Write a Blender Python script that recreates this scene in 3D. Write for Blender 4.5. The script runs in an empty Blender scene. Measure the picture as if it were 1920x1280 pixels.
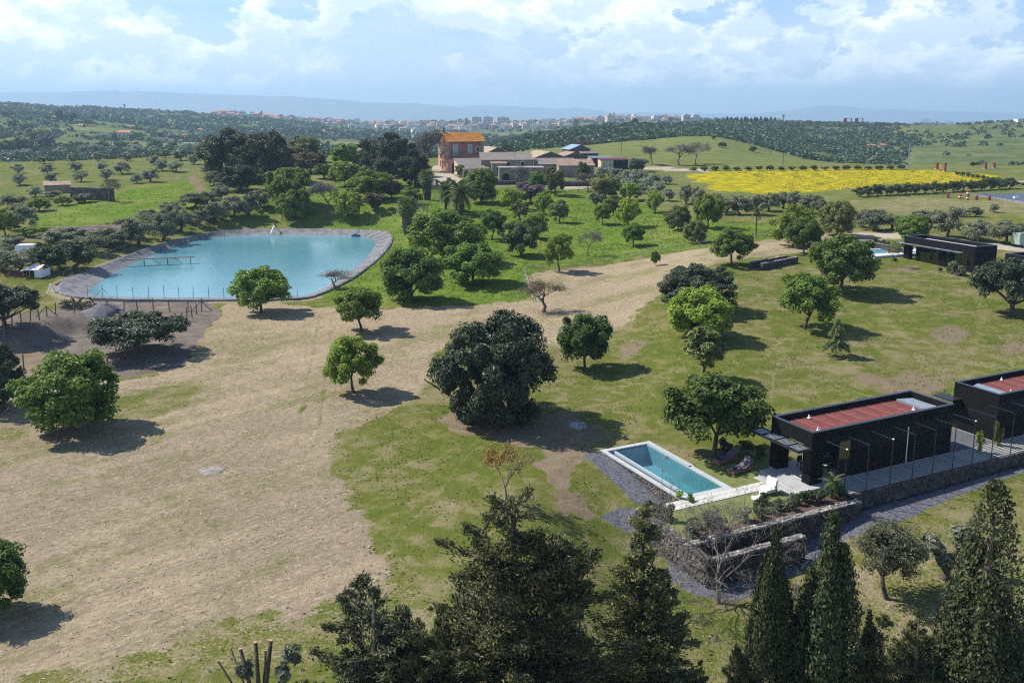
import bpy, math, random
import numpy as np
from mathutils import Vector, Matrix

R = math.radians
random.seed(7)
RNG = np.random.default_rng(7)
SC = bpy.context.scene
COL = SC.collection

# ------------------------------------------------------------------ camera
CAM_H = 25.0
FPX, CYP, HOR = 1680.0, 540.0, 222.0        # focal length / principal row / horizon row in 1920x1280 pixels
PITCH = math.atan((CYP - HOR) / FPX)
cam_d = bpy.data.cameras.new('camera')
cam = bpy.data.objects.new('camera', cam_d)
COL.objects.link(cam)
cam.location = (0, 0, CAM_H)
cam.rotation_euler = (math.pi / 2 - PITCH, 0, 0)
cam_d.sensor_width = 36.0
cam_d.lens = FPX / 1920 * 36.0
cam_d.shift_y = -(640 - CYP) / 1920
cam_d.clip_start = 0.5
cam_d.clip_end = 40000
SC.camera = cam

# ------------------------------------------------------------------ sun, sky, exposure
SUN_EL, SUN_AZ = R(47), R(-70)              # azimuth clockwise from +Y
to_sun = Vector((math.sin(SUN_AZ) * math.cos(SUN_EL), math.cos(SUN_AZ) * math.cos(SUN_EL), math.sin(SUN_EL)))
sd = bpy.data.lights.new('sun', 'SUN')
sd.energy = 5.0
sd.angle = R(0.53)
sd.color = (1.0, 0.955, 0.88)
sun = bpy.data.objects.new('sun', sd)
COL.objects.link(sun)
sun.rotation_euler = (-to_sun).to_track_quat('-Z', 'Y').to_euler()
sun.location = (0, 0, 200)

SC.view_settings.view_transform = 'Standard'
SC.view_settings.look = 'None'
SC.view_settings.exposure = 0.65
SC.view_settings.gamma = 1.0
SC.view_settings.use_curve_mapping = False
SC.cycles.max_bounces = 6
SC.cycles.transparent_max_bounces = 12
SC.cycles.volume_bounces = 0
SC.cycles.use_denoising = False
SC.cycles.filter_width = 1.15
SC.cycles.sample_clamp_indirect = 4.0

world = bpy.data.worlds.new('World')
SC.world = world
world.use_nodes = True


class NT:
    """small node-tree helper"""
    def __init__(self, tree):
        self.t = tree
        self.n = tree.nodes
        self.l = tree.links

    def node(self, typ, **kw):
        n = self.n.new(typ)
        for k, v in kw.items():
            if k.startswith('i_'):
                n.inputs[k[2:].replace('_', ' ')].default_value = v
            else:
                setattr(n, k, v)
        return n

    def put(self, sock, v):
        if isinstance(v, bpy.types.NodeSocket):
            self.l.new(v, sock)
        elif isinstance(v, (tuple, list)) and sock.type == 'RGBA' and len(v) == 3:
            sock.default_value = (*v, 1)
        else:
            sock.default_value = v

    def math(self, op, a, b=0.0, c=None, clamp=False):
        n = self.n.new('ShaderNodeMath')
        n.operation = op
        n.use_clamp = clamp
        self.put(n.inputs[0], a)
        self.put(n.inputs[1], b)
        if c is not None:
            self.put(n.inputs[2], c)
        return n.outputs[0]

    def ramp(self, x, a, b, lo=0.0, hi=1.0):
        n = self.n.new('ShaderNodeMapRange')
        n.interpolation_type = 'SMOOTHSTEP'
        for i, v in enumerate((x, a, b, lo, hi)):
            self.put(n.inputs[i], v)
        return n.outputs[0]

    def mix(self, f, a, b, blend='MIX'):
        n = self.n.new('ShaderNodeMix')
        n.data_type = 'RGBA'
        n.blend_type = blend
        self.put(n.inputs[0], f)
        self.put(n.inputs[6], a)
        self.put(n.inputs[7], b)
        return n.outputs[2]

    def noise(self, vec, scale, detail=3.0, rough=0.55, lac=2.0, dist=0.0, out=0):
        n = self.n.new('ShaderNodeTexNoise')
        self.put(n.inputs['Scale'], scale)
        n.inputs['Detail'].default_value = detail
        n.inputs['Roughness'].default_value = rough
        n.inputs['Lacunarity'].default_value = lac
        n.inputs['Distortion'].default_value = dist
        if vec is not None:
            self.l.new(vec, n.inputs['Vector'])
        return n.outputs[out]

    def mapping(self, vec, scale=(1, 1, 1), rot=(0, 0, 0), loc=(0, 0, 0)):
        n = self.n.new('ShaderNodeMapping')
        n.inputs['Scale'].default_value = scale
        n.inputs['Rotation'].default_value = rot
        n.inputs['Location'].default_value = loc
        self.l.new(vec, n.inputs['Vector'])
        return n.outputs[0]


def build_world():
    w = NT(world.node_tree)
    w.n.clear()
    out = w.node('ShaderNodeOutputWorld')
    bg = w.node('ShaderNodeBackground')
    sky = w.node('ShaderNodeTexSky')
    sky.sky_type = 'NISHITA'
    sky.sun_disc = False
    sky.sun_elevation = SUN_EL
    sky.sun_rotation = SUN_AZ % (2 * math.pi)
    sky.altitude = 300
    sky.air_density = 1.0
    sky.dust_density = 0.6
    sky.ozone_density = 1.6
    tc = w.node('ShaderNodeTexCoord')
    d = tc.outputs['Generated']
    sep = w.node('ShaderNodeSeparateXYZ')
    w.l.new(d, sep.inputs[0])
    z = sep.outputs[2]
    # clouds as seen over the whole dome; stretched flat because one looks along their layer
    v1 = w.mapping(d, scale=(1.0, 1.0, 3.2))
    base = w.noise(v1, 3.1, 2.0, 0.5, dist=0.3)
    v2 = w.mapping(d, scale=(1.0, 1.0, 1.7), loc=(3.1, 1.7, 0.4))
    puff = w.noise(v2, 17.0, 10.0, 0.58, dist=0.15)
    v3 = w.mapping(d, scale=(1.0, 1.0, 5.0), loc=(0.4, 5.2, 2.0))
    veil = w.noise(v3, 5.0, 5.0, 0.55, dist=0.4)
    low = w.ramp(z, 0.006, 0.045)                       # no crisp cloud right down at the horizon
    right = w.ramp(sep.outputs[0], 0.20, 0.55)         # clearer to the right
    cov = w.math('ADD', w.math('MULTIPLY', puff, 0.62), w.math('MULTIPLY', base, 0.55))
    clear = w.ramp(z, 0.16, 0.46)                      # the hard shadows say the sky overhead is clear
    cov = w.math('SUBTRACT', cov, w.math('MULTIPLY', right, 0.05))
    cov = w.math('SUBTRACT', cov, w.math('MULTIPLY', clear, 0.22))
    dens = w.ramp(cov, 0.525, 0.585)
    dens = w.math('MULTIPLY', dens, low)
    # the undersides of the clouds are greyer: compare with the density a little higher up
    v2b = w.mapping(d, scale=(1.0, 1.0, 1.7), loc=(3.1 + 0.012, 1.7, 0.4 - 0.034))
    puffb = w.noise(v2b, 17.0, 6.0, 0.58, dist=0.15)
    shade = w.ramp(w.math('SUBTRACT', puffb, puff), -0.10, 0.16)
    white = w.mix(shade, (11.6, 13.0, 14.8), (19.0, 19.0, 18.8))
    veil_f = w.math('MULTIPLY', w.ramp(veil, 0.38, 0.66), 0.6)
    veil_f = w.math('MULTIPLY', veil_f, w.math('SUBTRACT', 1.0, w.math('MULTIPLY', right, 0.45)))
    veil_f = w.math('MULTIPLY', veil_f, w.math('SUBTRACT', 1.0, w.math('MULTIPLY', clear, 0.8)))
    hz = w.math('MULTIPLY', w.ramp(z, 0.0, 0.15, 0.85, 0.0), w.math('SUBTRACT', 1.0, w.math('MULTIPLY', right, 0.4)))
    # milky air in front of the blue
    skyc = w.mix(1.0, sky.outputs[0], (1.2, 1.5, 1.95), 'MULTIPLY')
    c0 = w.mix(hz, skyc, (12.2, 13.3, 14.6))
    c1 = w.mix(veil_f, c0, (10.6, 12.0, 13.6))
    c2 = w.mix(w.math('MULTIPLY', dens, 0.95), c1, white)
    w.l.new(c2, bg.inputs[0])
    bg.inputs[1].default_value = 0.056
    w.l.new(bg.outputs[0], out.inputs[0])


build_world()


# ------------------------------------------------------------------ pixel <-> place (only used to measure where things stand)
def ray(px, py):
    a, b = (px - 960) / FPX, (CYP - py) / FPX
    c, s = math.cos(PITCH), math.sin(PITCH)
    return np.array([a, c + b * s, -s + b * c])


def at_height(px, py, z):
    d = ray(px, py)
    t = (z - CAM_H) / d[2]
    return np.array([d[0] * t, d[1] * t, z])


def depth_of(p):
    return p[1] * math.cos(PITCH) - (p[2] - CAM_H) * math.sin(PITCH)


def row_of(p):
    v = p[1] * math.sin(PITCH) + (p[2] - CAM_H) * math.cos(PITCH)
    return CYP - FPX * v / depth_of(p)


def height_to_row(p, top):
    """height over p of the point that shows at picture row top"""
    b = (CYP - top) / FPX
    c, s = math.cos(PITCH), math.sin(PITCH)
    return CAM_H + p[1] * (-s + b * c) / (c + b * s) - p[2]


def z_at_row(y, row):
    b = (CYP - row) / FPX
    c, s = math.cos(PITCH), math.sin(PITCH)
    return CAM_H + y * (-s + b * c) / (c + b * s)


# ------------------------------------------------------------------ numeric noise
def _hash(ix, iy, s):
    h = (ix * 374761393 + iy * 668265263 + s * 974634777) & 0x7fffffff
    h = ((h ^ (h >> 13)) * 1274126177) & 0x7fffffff
    return ((h ^ (h >> 16)) & 0xffff) / 65535.0


def vnoise(x, y, s=0):
    x = np.asarray(x, float); y = np.asarray(y, float)
    ix = np.floor(x).astype(np.int64); iy = np.floor(y).astype(np.int64)
    fx = x - ix; fy = y - iy
    fx = fx * fx * (3 - 2 * fx); fy = fy * fy * (3 - 2 * fy)
    a = _hash(ix, iy, s); b = _hash(ix + 1, iy, s); c = _hash(ix, iy + 1, s); d = _hash(ix + 1, iy + 1, s)
    return (a + (b - a) * fx) * (1 - fy) + (c + (d - c) * fx) * fy


def fbm(x, y, o=4, s=0):
    v = 0; a = 0.5; t = 0
    for k in range(o):
        v = v + a * vnoise(np.asarray(x) * 2 ** k, np.asarray(y) * 2 ** k, s + k * 17)
        t += a; a *= 0.55
    return v / t


def sstep(x, a, b):
    t = np.clip((np.asarray(x, float) - a) / (b - a), 0, 1)
    return t * t * (3 - 2 * t)


def poly_sd(x, y, poly):
    """signed distance to a polygon, negative inside"""
    x = np.asarray(x, float); y = np.asarray(y, float)
    P = np.asarray(poly, float)
    best = np.full(x.shape, 1e18); inside = np.zeros(x.shape, bool)
    for i in range(len(P)):
        ax, ay = P[i][:2]; bx, by = P[(i + 1) % len(P)][:2]
        dx, dy = bx - ax, by - ay
        t = np.clip(((x - ax) * dx + (y - ay) * dy) / (dx * dx + dy * dy + 1e-12), 0, 1)
        best = np.minimum(best, (x - ax - t * dx) ** 2 + (y - ay - t * dy) ** 2)
        c = ((ay > y) != (by > y))
        xi = (bx - ax) * (y - ay) / (by - ay if by != ay else 1e-12) + ax
        inside ^= c & (x < xi)
    d = np.sqrt(best)
    return np.where(inside, -d, d)


def smooth_loop(pts, per=4, closed=True):
    P = [np.asarray(p, float) for p in pts]; n = len(P); out = []
    rng = range(n) if closed else range(n - 1)
    for i in rng:
        g = (lambda k: P[k % n]) if closed else (lambda k: P[min(max(k, 0), n - 1)])
        p0, p1, p2, p3 = g(i - 1), g(i), g(i + 1), g(i + 2)
        for k in range(per):
            t = k / per
            out.append(0.5 * (2 * p1 + (p2 - p0) * t + (2 * p0 - 5 * p1 + 4 * p2 - p3) * t * t + (3 * p1 - p0 - 3 * p2 + p3) * t ** 3))
    if not closed:
        out.append(P[-1])
    return np.array(out)


# ------------------------------------------------------------------ the lie of the land
# villa frame: corner near the camera, length direction, depth direction
VA = R(26.3)
E1 = np.array([math.cos(VA), math.sin(VA)]); E2 = np.array([-math.sin(VA), math.cos(VA)])
VB = np.array([20.62, 58.5])

NEAR = [(1, 0), (60, 0), (80, .1), (125, 1.0), (160, 2.2), (195, 3.6), (240, 6.2), (288, 9.0), (330, 10.2)]
NEARR = [(1, 0), (58, 0), (66, .1), (90, 1.5), (125, 3.3), (160, 4.0), (195, 4.6), (240, 6.4), (288, 9.0), (330, 9.4)]


def prof(near, far):
    return near + [(y, z_at_row(y, r)) for y, r in far]


TABLE = {
    -500: prof(NEAR, [(450, 318), (700, 285), (1000, 245), (1300, 205), (2100, 190), (2600, 210)]),
    0: prof(NEAR, [(360, 312), (460, 322), (650, 290), (900, 252), (1250, 211), (1500, 214), (2000, 194), (2500, 206)]),
    200: prof(NEAR, [(350, 298), (470, 312), (700, 286), (950, 252), (1300, 226), (1600, 222), (2200, 203), (2600, 212)]),
    350: prof(NEAR, [(350, 287), (480, 303), (700, 282), (1050, 262), (1500, 238), (2000, 212), (2600, 214)]),
    600: prof(NEAR, [(360, 290), (600, 296), (1000, 268), (1500, 248), (2000, 234), (2500, 224)]),
    760: prof(NEAR, [(360, 298), (560, 303), (900, 284), (1300, 268), (1600, 256), (2000, 240), (2400, 228)]),
    900: prof(NEAR, [(350, 294), (480, 300), (800, 284), (1200, 270), (1600, 258), (2000, 243), (2400, 228)]),
    980: prof(NEAR, [(380, 284), (430, 279), (520, 290), (760, 254), (860, 262), (1200, 268), (1600, 256), (2000, 243), (2400, 227)]),
    1150: prof(NEAR, [(400, 279), (480, 266), (560, 272), (800, 244), (1000, 231), (1200, 245), (1800, 236), (2400, 223)]),
    1340: prof(NEARR, [(400, 268), (480, 251), (600, 262), (900, 241), (1120, 229), (1500, 243), (2000, 232), (2600, 223)]),
    1450: prof(NEARR, [(400, 287), (470, 279), (600, 300), (850, 258), (1150, 229), (1600, 245), (2600, 226)]),
    1560: prof(NEARR, [(380, 304), (460, 312), (600, 312), (850, 268), (1200, 229), (1600, 250), (2600, 230)]),
    1700: prof(NEARR, [(340, 318), (440, 336), (580, 312), (830, 268), (1150, 232), (1600, 250), (2600, 232)]),
    1920: prof(NEARR, [(340, 325), (430, 340), (560, 310), (780, 262), (1100, 229), (1600, 250), (2600, 232)]),
    2500: prof(NEARR, [(340, 330), (430, 340), (560, 305), (780, 255), (1100, 222), (1600, 250), (2600, 232)]),
}
_ly = np.linspace(0, math.log(12000), 320)
_tt = np.linspace(-0.95, 0.95, 241)


def _build_table():
    cols = sorted(TABLE)
    ts = np.array([(c - 960) / 1710 for c in cols])
    M = []
    for c in cols:
        p = TABLE[c] + [(3400, -18), (12000, -30)]
        M.append(np.interp(np.exp(_ly), [a for a, b in p], [b for a, b in p]))
    M = np.array(M)
    Z = np.array([np.interp(_tt, ts, M[:, j]) for j in range(len(_ly))])     # rows: distance
    k = np.exp(-0.5 * (np.arange(-6, 7) / 2.2) ** 2); k /= k.sum()
    Zp = np.pad(Z, ((6, 6), (6, 6)), mode='edge')
    Zp = np.apply_along_axis(lambda v: np.convolve(v, k, 'valid'), 1, Zp)
    k2 = np.exp(-0.5 * (np.arange(-6, 7) / 1.3) ** 2); k2 /= k2.sum()
    return np.apply_along_axis(lambda v: np.convolve(v, k2, 'valid'), 0, Zp)


ZT = _build_table()


def z_base(x, y):
    x = np.asarray(x, float); y = np.maximum(np.asarray(y, float), 1.0)
    u = (np.clip(x / y, -0.949, 0.949) + 0.95) / 1.9 * 240
    v = np.clip(np.log(y) / math.log(12000), 0, 0.9999) * 319
    iu = np.clip(u.astype(int), 0, 239); iv = np.clip(v.astype(int), 0, 318)
    fu = u - iu; fv = v - iv
    return (ZT[iv, iu] * (1 - fu) + ZT[iv, iu + 1] * fu) * (1 - fv) + (ZT[iv + 1, iu] * (1 - fu) + ZT[iv + 1, iu + 1] * fu) * fv


# reservoir rim (picture trace at the rim's level)
RIM_PX = [(112, 544), (118, 530), (150, 515), (230, 483), (310, 455), (390, 437), (450, 431), (540, 429), (640, 430), (700, 432),
          (728, 438), (733, 450), (722, 468), (700, 490), (670, 512), (640, 530), (602, 548), (560, 558), (430, 561), (300, 561), (180, 558), (130, 552)]
WAT_PX = [(166, 550), (171, 541), (190, 527), (240, 498), (318, 466), (387, 448), (455, 441), (545, 440), (640, 441), (682, 444),
          (700, 449), (704, 457), (697, 472), (678, 492), (652, 513), (625, 530), (592, 547), (556, 555), (430, 557.5), (300, 557.5), (200, 556), (184, 553)]
RIM_Z, WAT_Z = 0.5, -0.5
RIM = smooth_loop([at_height(a, b, RIM_Z) for a, b in RIM_PX], 4)
WATER = smooth_loop([at_height(a, b, WAT_Z) for a, b in WAT_PX], 4)

# dug pit on the left
PIT = [at_height(a, b, 0)[:2] for a, b in [(-60, 655), (40, 625), (130, 600), (230, 596), (300, 600), (330, 625), (300, 655), (215, 660), (130, 655), (60, 690), (-60, 735)]]
HEAP = at_height(200, 582, 0.3)
MOUND = at_height(265, 665, 0.2)


def villa_s(x, y):
    """how far in front (towards the camera) of the villas' back line"""
    return -((x - VB[0]) * E2[0] + (y - VB[1]) * E2[1] - 4.2)


def ground_z(x, y, detail=True):
    x = np.asarray(x, float); y = np.asarray(y, float)
    z = z_base(x, y)
    # terraced fall in front of the villas and beside the pool
    s = villa_s(x, y)
    al = (x - VB[0]) * E1[0] + (y - VB[1]) * E1[1]
    wl = 1 - sstep(al, -8.5, -4.0)
    near = sstep(x, 0.0, 8.0)
    z = z - 0.42 * near * (1 - sstep(-s, 9.0, 20.0)) * (y < 120)
    z = z - near * ((1 - wl) * (.75 + .9 * (1 - sstep(al, -6.0, 3.0))) * sstep(s, 0.5, 6.5) + 1.65 * wl * sstep(s, -8.0, 6.5))
    b = 4.2 - s
    inpool = sstep(al, -8.75, -8.55) * (1 - sstep(al, -4.85, -4.65)) * sstep(b, 2.7, 2.9) * (1 - sstep(b, 12.55, 12.75))
    inlawn = sstep(al, -12.0, -11.8) * sstep(b, -2.5, -2.3) * np.maximum((1 - sstep(b, 2.3, 2.5)) * (1 - sstep(al, 33, 34)), (1 - sstep(b, 7.0, 7.3)) * sstep(al, -4.4, -4.2) * (1 - sstep(al, .9, 1.2)))
    z = z - 2.2 * np.maximum(inpool, inlawn)
    z = z - 0.9 * sstep(s, 8.0, 30.0) * sstep(x, -5, 12.0)
    if np.any((y > 95) & (y < 240) & (x < 30)):
        d = poly_sd(x, y, RIM[::2])
        w = 1 - sstep(d, 0.0, 16.0)
        z = z * (1 - w) + (RIM_Z - 0.25) * w
        z = z - 3.5 * (1 - sstep(d, -2.6, 0.6))
    if np.any((y > 85) & (y < 130) & (x < -25)):
        d = poly_sd(x, y, PIT)
        z = z - 1.7 * (1 - sstep(d, -3.2, 0.6))
        z = z + 0.5 * np.exp(-((x - MOUND[0]) ** 2 + (y - MOUND[1]) ** 2) / 16.0)
    if detail:
        far = sstep(y, 120, 500)
        z = z + (fbm(x / 9.0, y / 9.0, 3, 3) - 0.5) * (0.35 + 0.9 * far) + (fbm(x / 90.0, y / 90.0, 3, 5) - 0.5) * 7.0 * sstep(y, 420, 1200)
    return z


_TS = np.concatenate([np.linspace(20, 150, 700), np.geomspace(150.2, 9000, 900)])


def G(px, py):
    """the ground point that shows at a picture position"""
    d = ray(px, py)
    t = _TS / d[1]
    X, Y, Zr = d[0] * t, d[1] * t, CAM_H + d[2] * t
    below = Zr - ground_z(X, Y) < 0
    if not below.any():
        i = len(_TS) - 1
        return np.array([X[i], Y[i], float(ground_z(X[i], Y[i]))])
    i = int(np.argmax(below))
    lo, hi = t[max(i - 1, 0)], t[i]
    tt = np.linspace(lo, hi, 12)
    b2 = CAM_H + d[2] * tt - ground_z(d[0] * tt, d[1] * tt) < 0
    t1 = tt[int(np.argmax(b2))]
    x, y = d[0] * t1, d[1] * t1
    return np.array([x, y, float(ground_z(x, y))])


def on_ground(x, y):
    return np.array([x, y, float(ground_z(x, y))])
# ------------------------------------------------------------------ mesh and object helpers
def mesh_np(name, V, F, mats=(), smooth=False, midx=None):
    V = np.asarray(V, np.float32); F = np.asarray(F, np.int32)
    k = F.shape[1]
    m = bpy.data.meshes.new(name)
    m.vertices.add(len(V)); m.vertices.foreach_set('co', V.ravel())
    m.loops.add(F.size); m.loops.foreach_set('vertex_index', F.ravel())
    m.polygons.add(len(F))
    m.polygons.foreach_set('loop_start', np.arange(0, F.size, k, dtype=np.int32))
    try:
        m.polygons.foreach_set('loop_total', np.full(len(F), k, np.int32))
    except Exception:
        pass
    if midx is not None:
        m.polygons.foreach_set('material_index', np.asarray(midx, np.int32))
    m.polygons.foreach_set('use_smooth', np.full(len(F), smooth, bool))
    m.update(calc_edges=True)
    for a in (mats if isinstance(mats, (list, tuple)) else [mats]):
        m.materials.append(a)
    return m


class MB:
    """collects shapes into one mesh"""
    def __init__(self):
        self.v = []; self.f = []

    def add(self, vs, fs):
        o = len(self.v)
        self.v += [tuple(map(float, p)) for p in vs]
        self.f += [tuple(o + i for i in f) for f in fs]
        return self

    def box(self, c, s, rz=0.0, M=None):
        x, y, z = s[0] / 2, s[1] / 2, s[2] / 2
        P = [(-x, -y, -z), (x, -y, -z), (x, y, -z), (-x, y, -z), (-x, -y, z), (x, -y, z), (x, y, z), (-x, y, z)]
        ca, sa = math.cos(rz), math.sin(rz)
        if M is not None:
            P = [tuple(M @ Vector(p)) for p in P]
        P = [(c[0] + ca * p[0] - sa * p[1], c[1] + sa * p[0] + ca * p[1], c[2] + p[2]) for p in P]
        return self.add(P, [(0, 3, 2, 1), (4, 5, 6, 7), (0, 1, 5, 4), (1, 2, 6, 5), (2, 3, 7, 6), (3, 0, 4, 7)])

    def b2(self, x0, x1, y0, y1, z0, z1):
        return self.box(((x0 + x1) / 2, (y0 + y1) / 2, (z0 + z1) / 2), (x1 - x0, y1 - y0, z1 - z0))

    def tube(self, pts, rad, n=6, cap=True):
        pts = [Vector(p) for p in pts]
        if not isinstance(rad, (list, tuple)):
            rad = [rad] * len(pts)
        rings = []
        for i, p in enumerate(pts):
            t = (pts[min(i + 1, len(pts) - 1)] - pts[max(i - 1, 0)])
            t = t.normalized() if t.length > 1e-9 else Vector((0, 0, 1))
            u = t.cross(Vector((0.13, 0.99, 0.05)))
            if u.length < 0.1:
                u = t.cross(Vector((1, 0, 0)))
            u.normalize(); w = t.cross(u)
            rings.append([p + (u * math.cos(2 * math.pi * k / n) + w * math.sin(2 * math.pi * k / n)) * rad[i] for k in range(n)])
        vs = [q for r in rings for q in r]; fs = []
        for i in range(len(pts) - 1):
            for k in range(n):
                a, b = i * n + k, i * n + (k + 1) % n
                fs.append((a, b, b + n, a + n))
        if cap:
            fs.append(tuple(range(n))[::-1]); fs.append(tuple((len(pts) - 1) * n + k for k in range(n)))
        return self.add(vs, fs)

    def prism(self, poly, z0, z1):
        n = len(poly)
        a = sum(poly[i][0] * poly[(i + 1) % n][1] - poly[(i + 1) % n][0] * poly[i][1] for i in range(n))
        if a < 0:
            poly = poly[::-1]
        vs = [(p[0], p[1], z0) for p in poly] + [(p[0], p[1], z1) for p in poly]
        return self.add(vs, [tuple(range(n))[::-1], tuple(range(n, 2 * n))] + [(i, (i + 1) % n, n + (i + 1) % n, n + i) for i in range(n)])

    def mesh(self, name, mat=None, smooth=False):
        m = bpy.data.meshes.new(name)
        m.from_pydata(self.v, [], self.f)
        m.update()
        if mat is not None:
            m.materials.append(mat)
        if smooth:
            m.polygons.foreach_set('use_smooth', [True] * len(m.polygons))
        return m


def link(name, data, parent=None, loc=(0, 0, 0), rz=0.0, scale=None, mat=None):
    o = bpy.data.objects.new(name, data)
    COL.objects.link(o)
    o.location = loc
    if rz:
        o.rotation_euler = (0, 0, rz)
    if scale is not None:
        o.scale = scale
    if parent is not None:
        o.parent = parent
    if mat is not None:
        o.material_slots[0].link = 'OBJECT'
        o.material_slots[0].material = mat
    return o


def tag(o, label=None, cat=None, group=None, kind=None):
    if label: o['label'] = label
    if cat: o['category'] = cat
    if group: o['group'] = group
    if kind: o['kind'] = kind
    return o


def thing(name, label, cat, loc=(0, 0, 0), rz=0.0, group=None, scale=None):
    o = link(name, None, None, loc, rz, scale)
    o.empty_display_size = 0.5
    return tag(o, label, cat, group)


def part(name, mb, mat, parent, loc=(0, 0, 0), rz=0.0, smooth=False, kind=None, label=None):
    o = link(name, mb.mesh(name, mat, smooth) if isinstance(mb, MB) else mb, parent, loc, rz)
    return tag(o, label, None, None, kind)


# ------------------------------------------------------------------ materials
def pmat(name, col, rough=0.7, metal=0.0, spec=0.3, var=0.0, vscale=2.0, bump=0.0, bscale=20.0, col2=None, emit=None, island=0.0, alpha_t=0.0):
    """plain surface with procedural colour variation, optional relief"""
    m = bpy.data.materials.new(name)
    m.use_nodes = True
    w = NT(m.node_tree)
    b = w.n['Principled BSDF']
    b.inputs['Roughness'].default_value = rough
    b.inputs['Metallic'].default_value = metal
    b.inputs['Specular IOR Level'].default_value = spec
    tc = w.node('ShaderNodeTexCoord')
    v = tc.outputs['Object']
    c = (*col, 1)
    src = None
    if var or col2:
        n = w.noise(v, vscale, 5, 0.62)
        c2 = col2 if col2 else tuple(max(0.0, x * (1 - var)) for x in col)
        c1 = col if col2 else tuple(x * (1 + var * 0.6) for x in col)
        src = w.mix(w.ramp(n, 0.33, 0.67), (*c1, 1), (*c2, 1))
    if island:
        g = w.node('ShaderNodeNewGeometry')
        hs = w.node('ShaderNodeHueSaturation')
        w.put(hs.inputs['Color'], src if src is not None else c)
        w.put(hs.inputs['Value'], w.ramp(g.outputs['Random Per Island'], 0, 1, 1 - island, 1 + island))
        src = hs.outputs[0]
    if src is not None:
        w.l.new(src, b.inputs['Base Color'])
    else:
        b.inputs['Base Color'].default_value = c
    if bump:
        bn = w.node('ShaderNodeBump')
        bn.inputs['Strength'].default_value = bump
        bn.inputs['Distance'].default_value = 0.05
        w.l.new(w.noise(v, bscale, 4, 0.6), bn.inputs['Height'])
        w.l.new(bn.outputs[0], b.inputs['Normal'])
    if emit:
        b.inputs['Emission Color'].default_value = (*emit[0], 1)
        b.inputs['Emission Strength'].default_value = emit[1]
    return m


def leaf_mat(name, a, b, trans=0.3, clump=1.3, rough=0.55, spec=0.25):
    """foliage: two greens mixed by clump and by leaf, some light passing through; every tree a little different"""
    m = bpy.data.materials.new(name)
    m.use_nodes = True
    w = NT(m.node_tree)
    p = w.n['Principled BSDF']; out = w.n['Material Output']
    tc = w.node('ShaderNodeTexCoord'); g = w.node('ShaderNodeNewGeometry'); oi = w.node('ShaderNodeObjectInfo')
    f = w.math('ADD', w.math('MULTIPLY', w.noise(tc.outputs['Object'], clump, 3, 0.6), 0.9),
               w.math('MULTIPLY', w.math('SUBTRACT', g.outputs['Random Per Island'], 0.5), 0.55))
    c = w.mix(w.ramp(f, 0.22, 0.72), (*a, 1), (*b, 1))
    hs = w.node('ShaderNodeHueSaturation')
    w.l.new(c, hs.inputs['Color'])
    w.put(hs.inputs['Value'], w.ramp(oi.outputs['Random'], 0, 1, 0.82, 1.16))
    w.put(hs.inputs['Hue'], w.ramp(w.math('FRACT', w.math('MULTIPLY', oi.outputs['Random'], 7.3)), 0, 1, 0.488, 0.512))
    p.inputs['Roughness'].default_value = rough
    p.inputs['Specular IOR Level'].default_value = spec
    w.l.new(hs.outputs[0], p.inputs['Base Color'])
    if trans:
        t = w.node('ShaderNodeBsdfTranslucent')
        tcol = w.mix(1.0, hs.outputs[0], (1.25, 1.3, 0.55, 1), 'MULTIPLY')
        w.l.new(tcol, t.inputs[0])
        mx = w.node('ShaderNodeMixShader')
        mx.inputs[0].default_value = trans
        w.l.new(p.outputs[0], mx.inputs[1]); w.l.new(t.outputs[0], mx.inputs[2])
        w.l.new(mx.outputs[0], out.inputs[0])
    return m


M = {}
M['bark'] = pmat('bark', (.085, .062, .045), .9, var=.45, vscale=3, bump=.5, bscale=14)
M['bark_pale'] = pmat('pale_bark', (.26, .22, .18), .9, var=.4, vscale=3, bump=.4, bscale=14)
M['bark_grey'] = pmat('grey_bark', (.16, .135, .11), .9, var=.4, vscale=3, bump=.4, bscale=14)
M['lf_bright'] = leaf_mat('bright_leaves', (.15, .225, .026), (.31, .385, .055))
M['lf_mid'] = leaf_mat('mid_green_leaves', (.088, .155, .024), (.235, .325, .048))
M['lf_dark'] = leaf_mat('dark_green_leaves', (.048, .09, .018), (.155, .22, .042))
M['lf_blue'] = leaf_mat('bluish_green_leaves', (.10, .155, .055), (.21, .28, .10))
M['lf_yellow'] = leaf_mat('yellow_green_leaves', (.16, .21, .028), (.27, .31, .055))
M['lf_khaki'] = leaf_mat('khaki_leaves', (.13, .145, .04), (.215, .23, .08))
M['lf_brown'] = leaf_mat('brown_leaves', (.10, .08, .045), (.17, .135, .075))
M['lf_carob'] = leaf_mat('carob_leaves', (.024, .038, .016), (.088, .112, .05), .12, rough=.5, spec=.3)
M['lf_olive'] = leaf_mat('olive_leaves', (.14, .155, .10), (.30, .31, .22), .3, rough=.6, spec=.2)
M['lf_olive2'] = leaf_mat('silver_olive_leaves', (.19, .22, .15), (.40, .43, .33), .15, rough=.6, spec=.2)
M['lf_con'] = leaf_mat('conifer_sprays', (.036, .040, .013), (.155, .15, .055), .1, clump=.9)
M['lf_con2'] = leaf_mat('blue_green_sprays', (.028, .037, .015), (.108, .12, .052), .1, clump=.9)
M['lf_con3'] = leaf_mat('light_conifer_sprays', (.05, .062, .02), (.17, .18, .062), .12, clump=.9)
M['lf_cyp'] = leaf_mat('cypress_sprays', (.022, .031, .011), (.088, .10, .034), .08, clump=1.2)
M['lf_deodar'] = leaf_mat('cedar_needles', (.19, .215, .08), (.28, .30, .13), .2)
M['lf_purple'] = leaf_mat('purple_blossom', (.16, .105, .15), (.27, .19, .25), .25)
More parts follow.
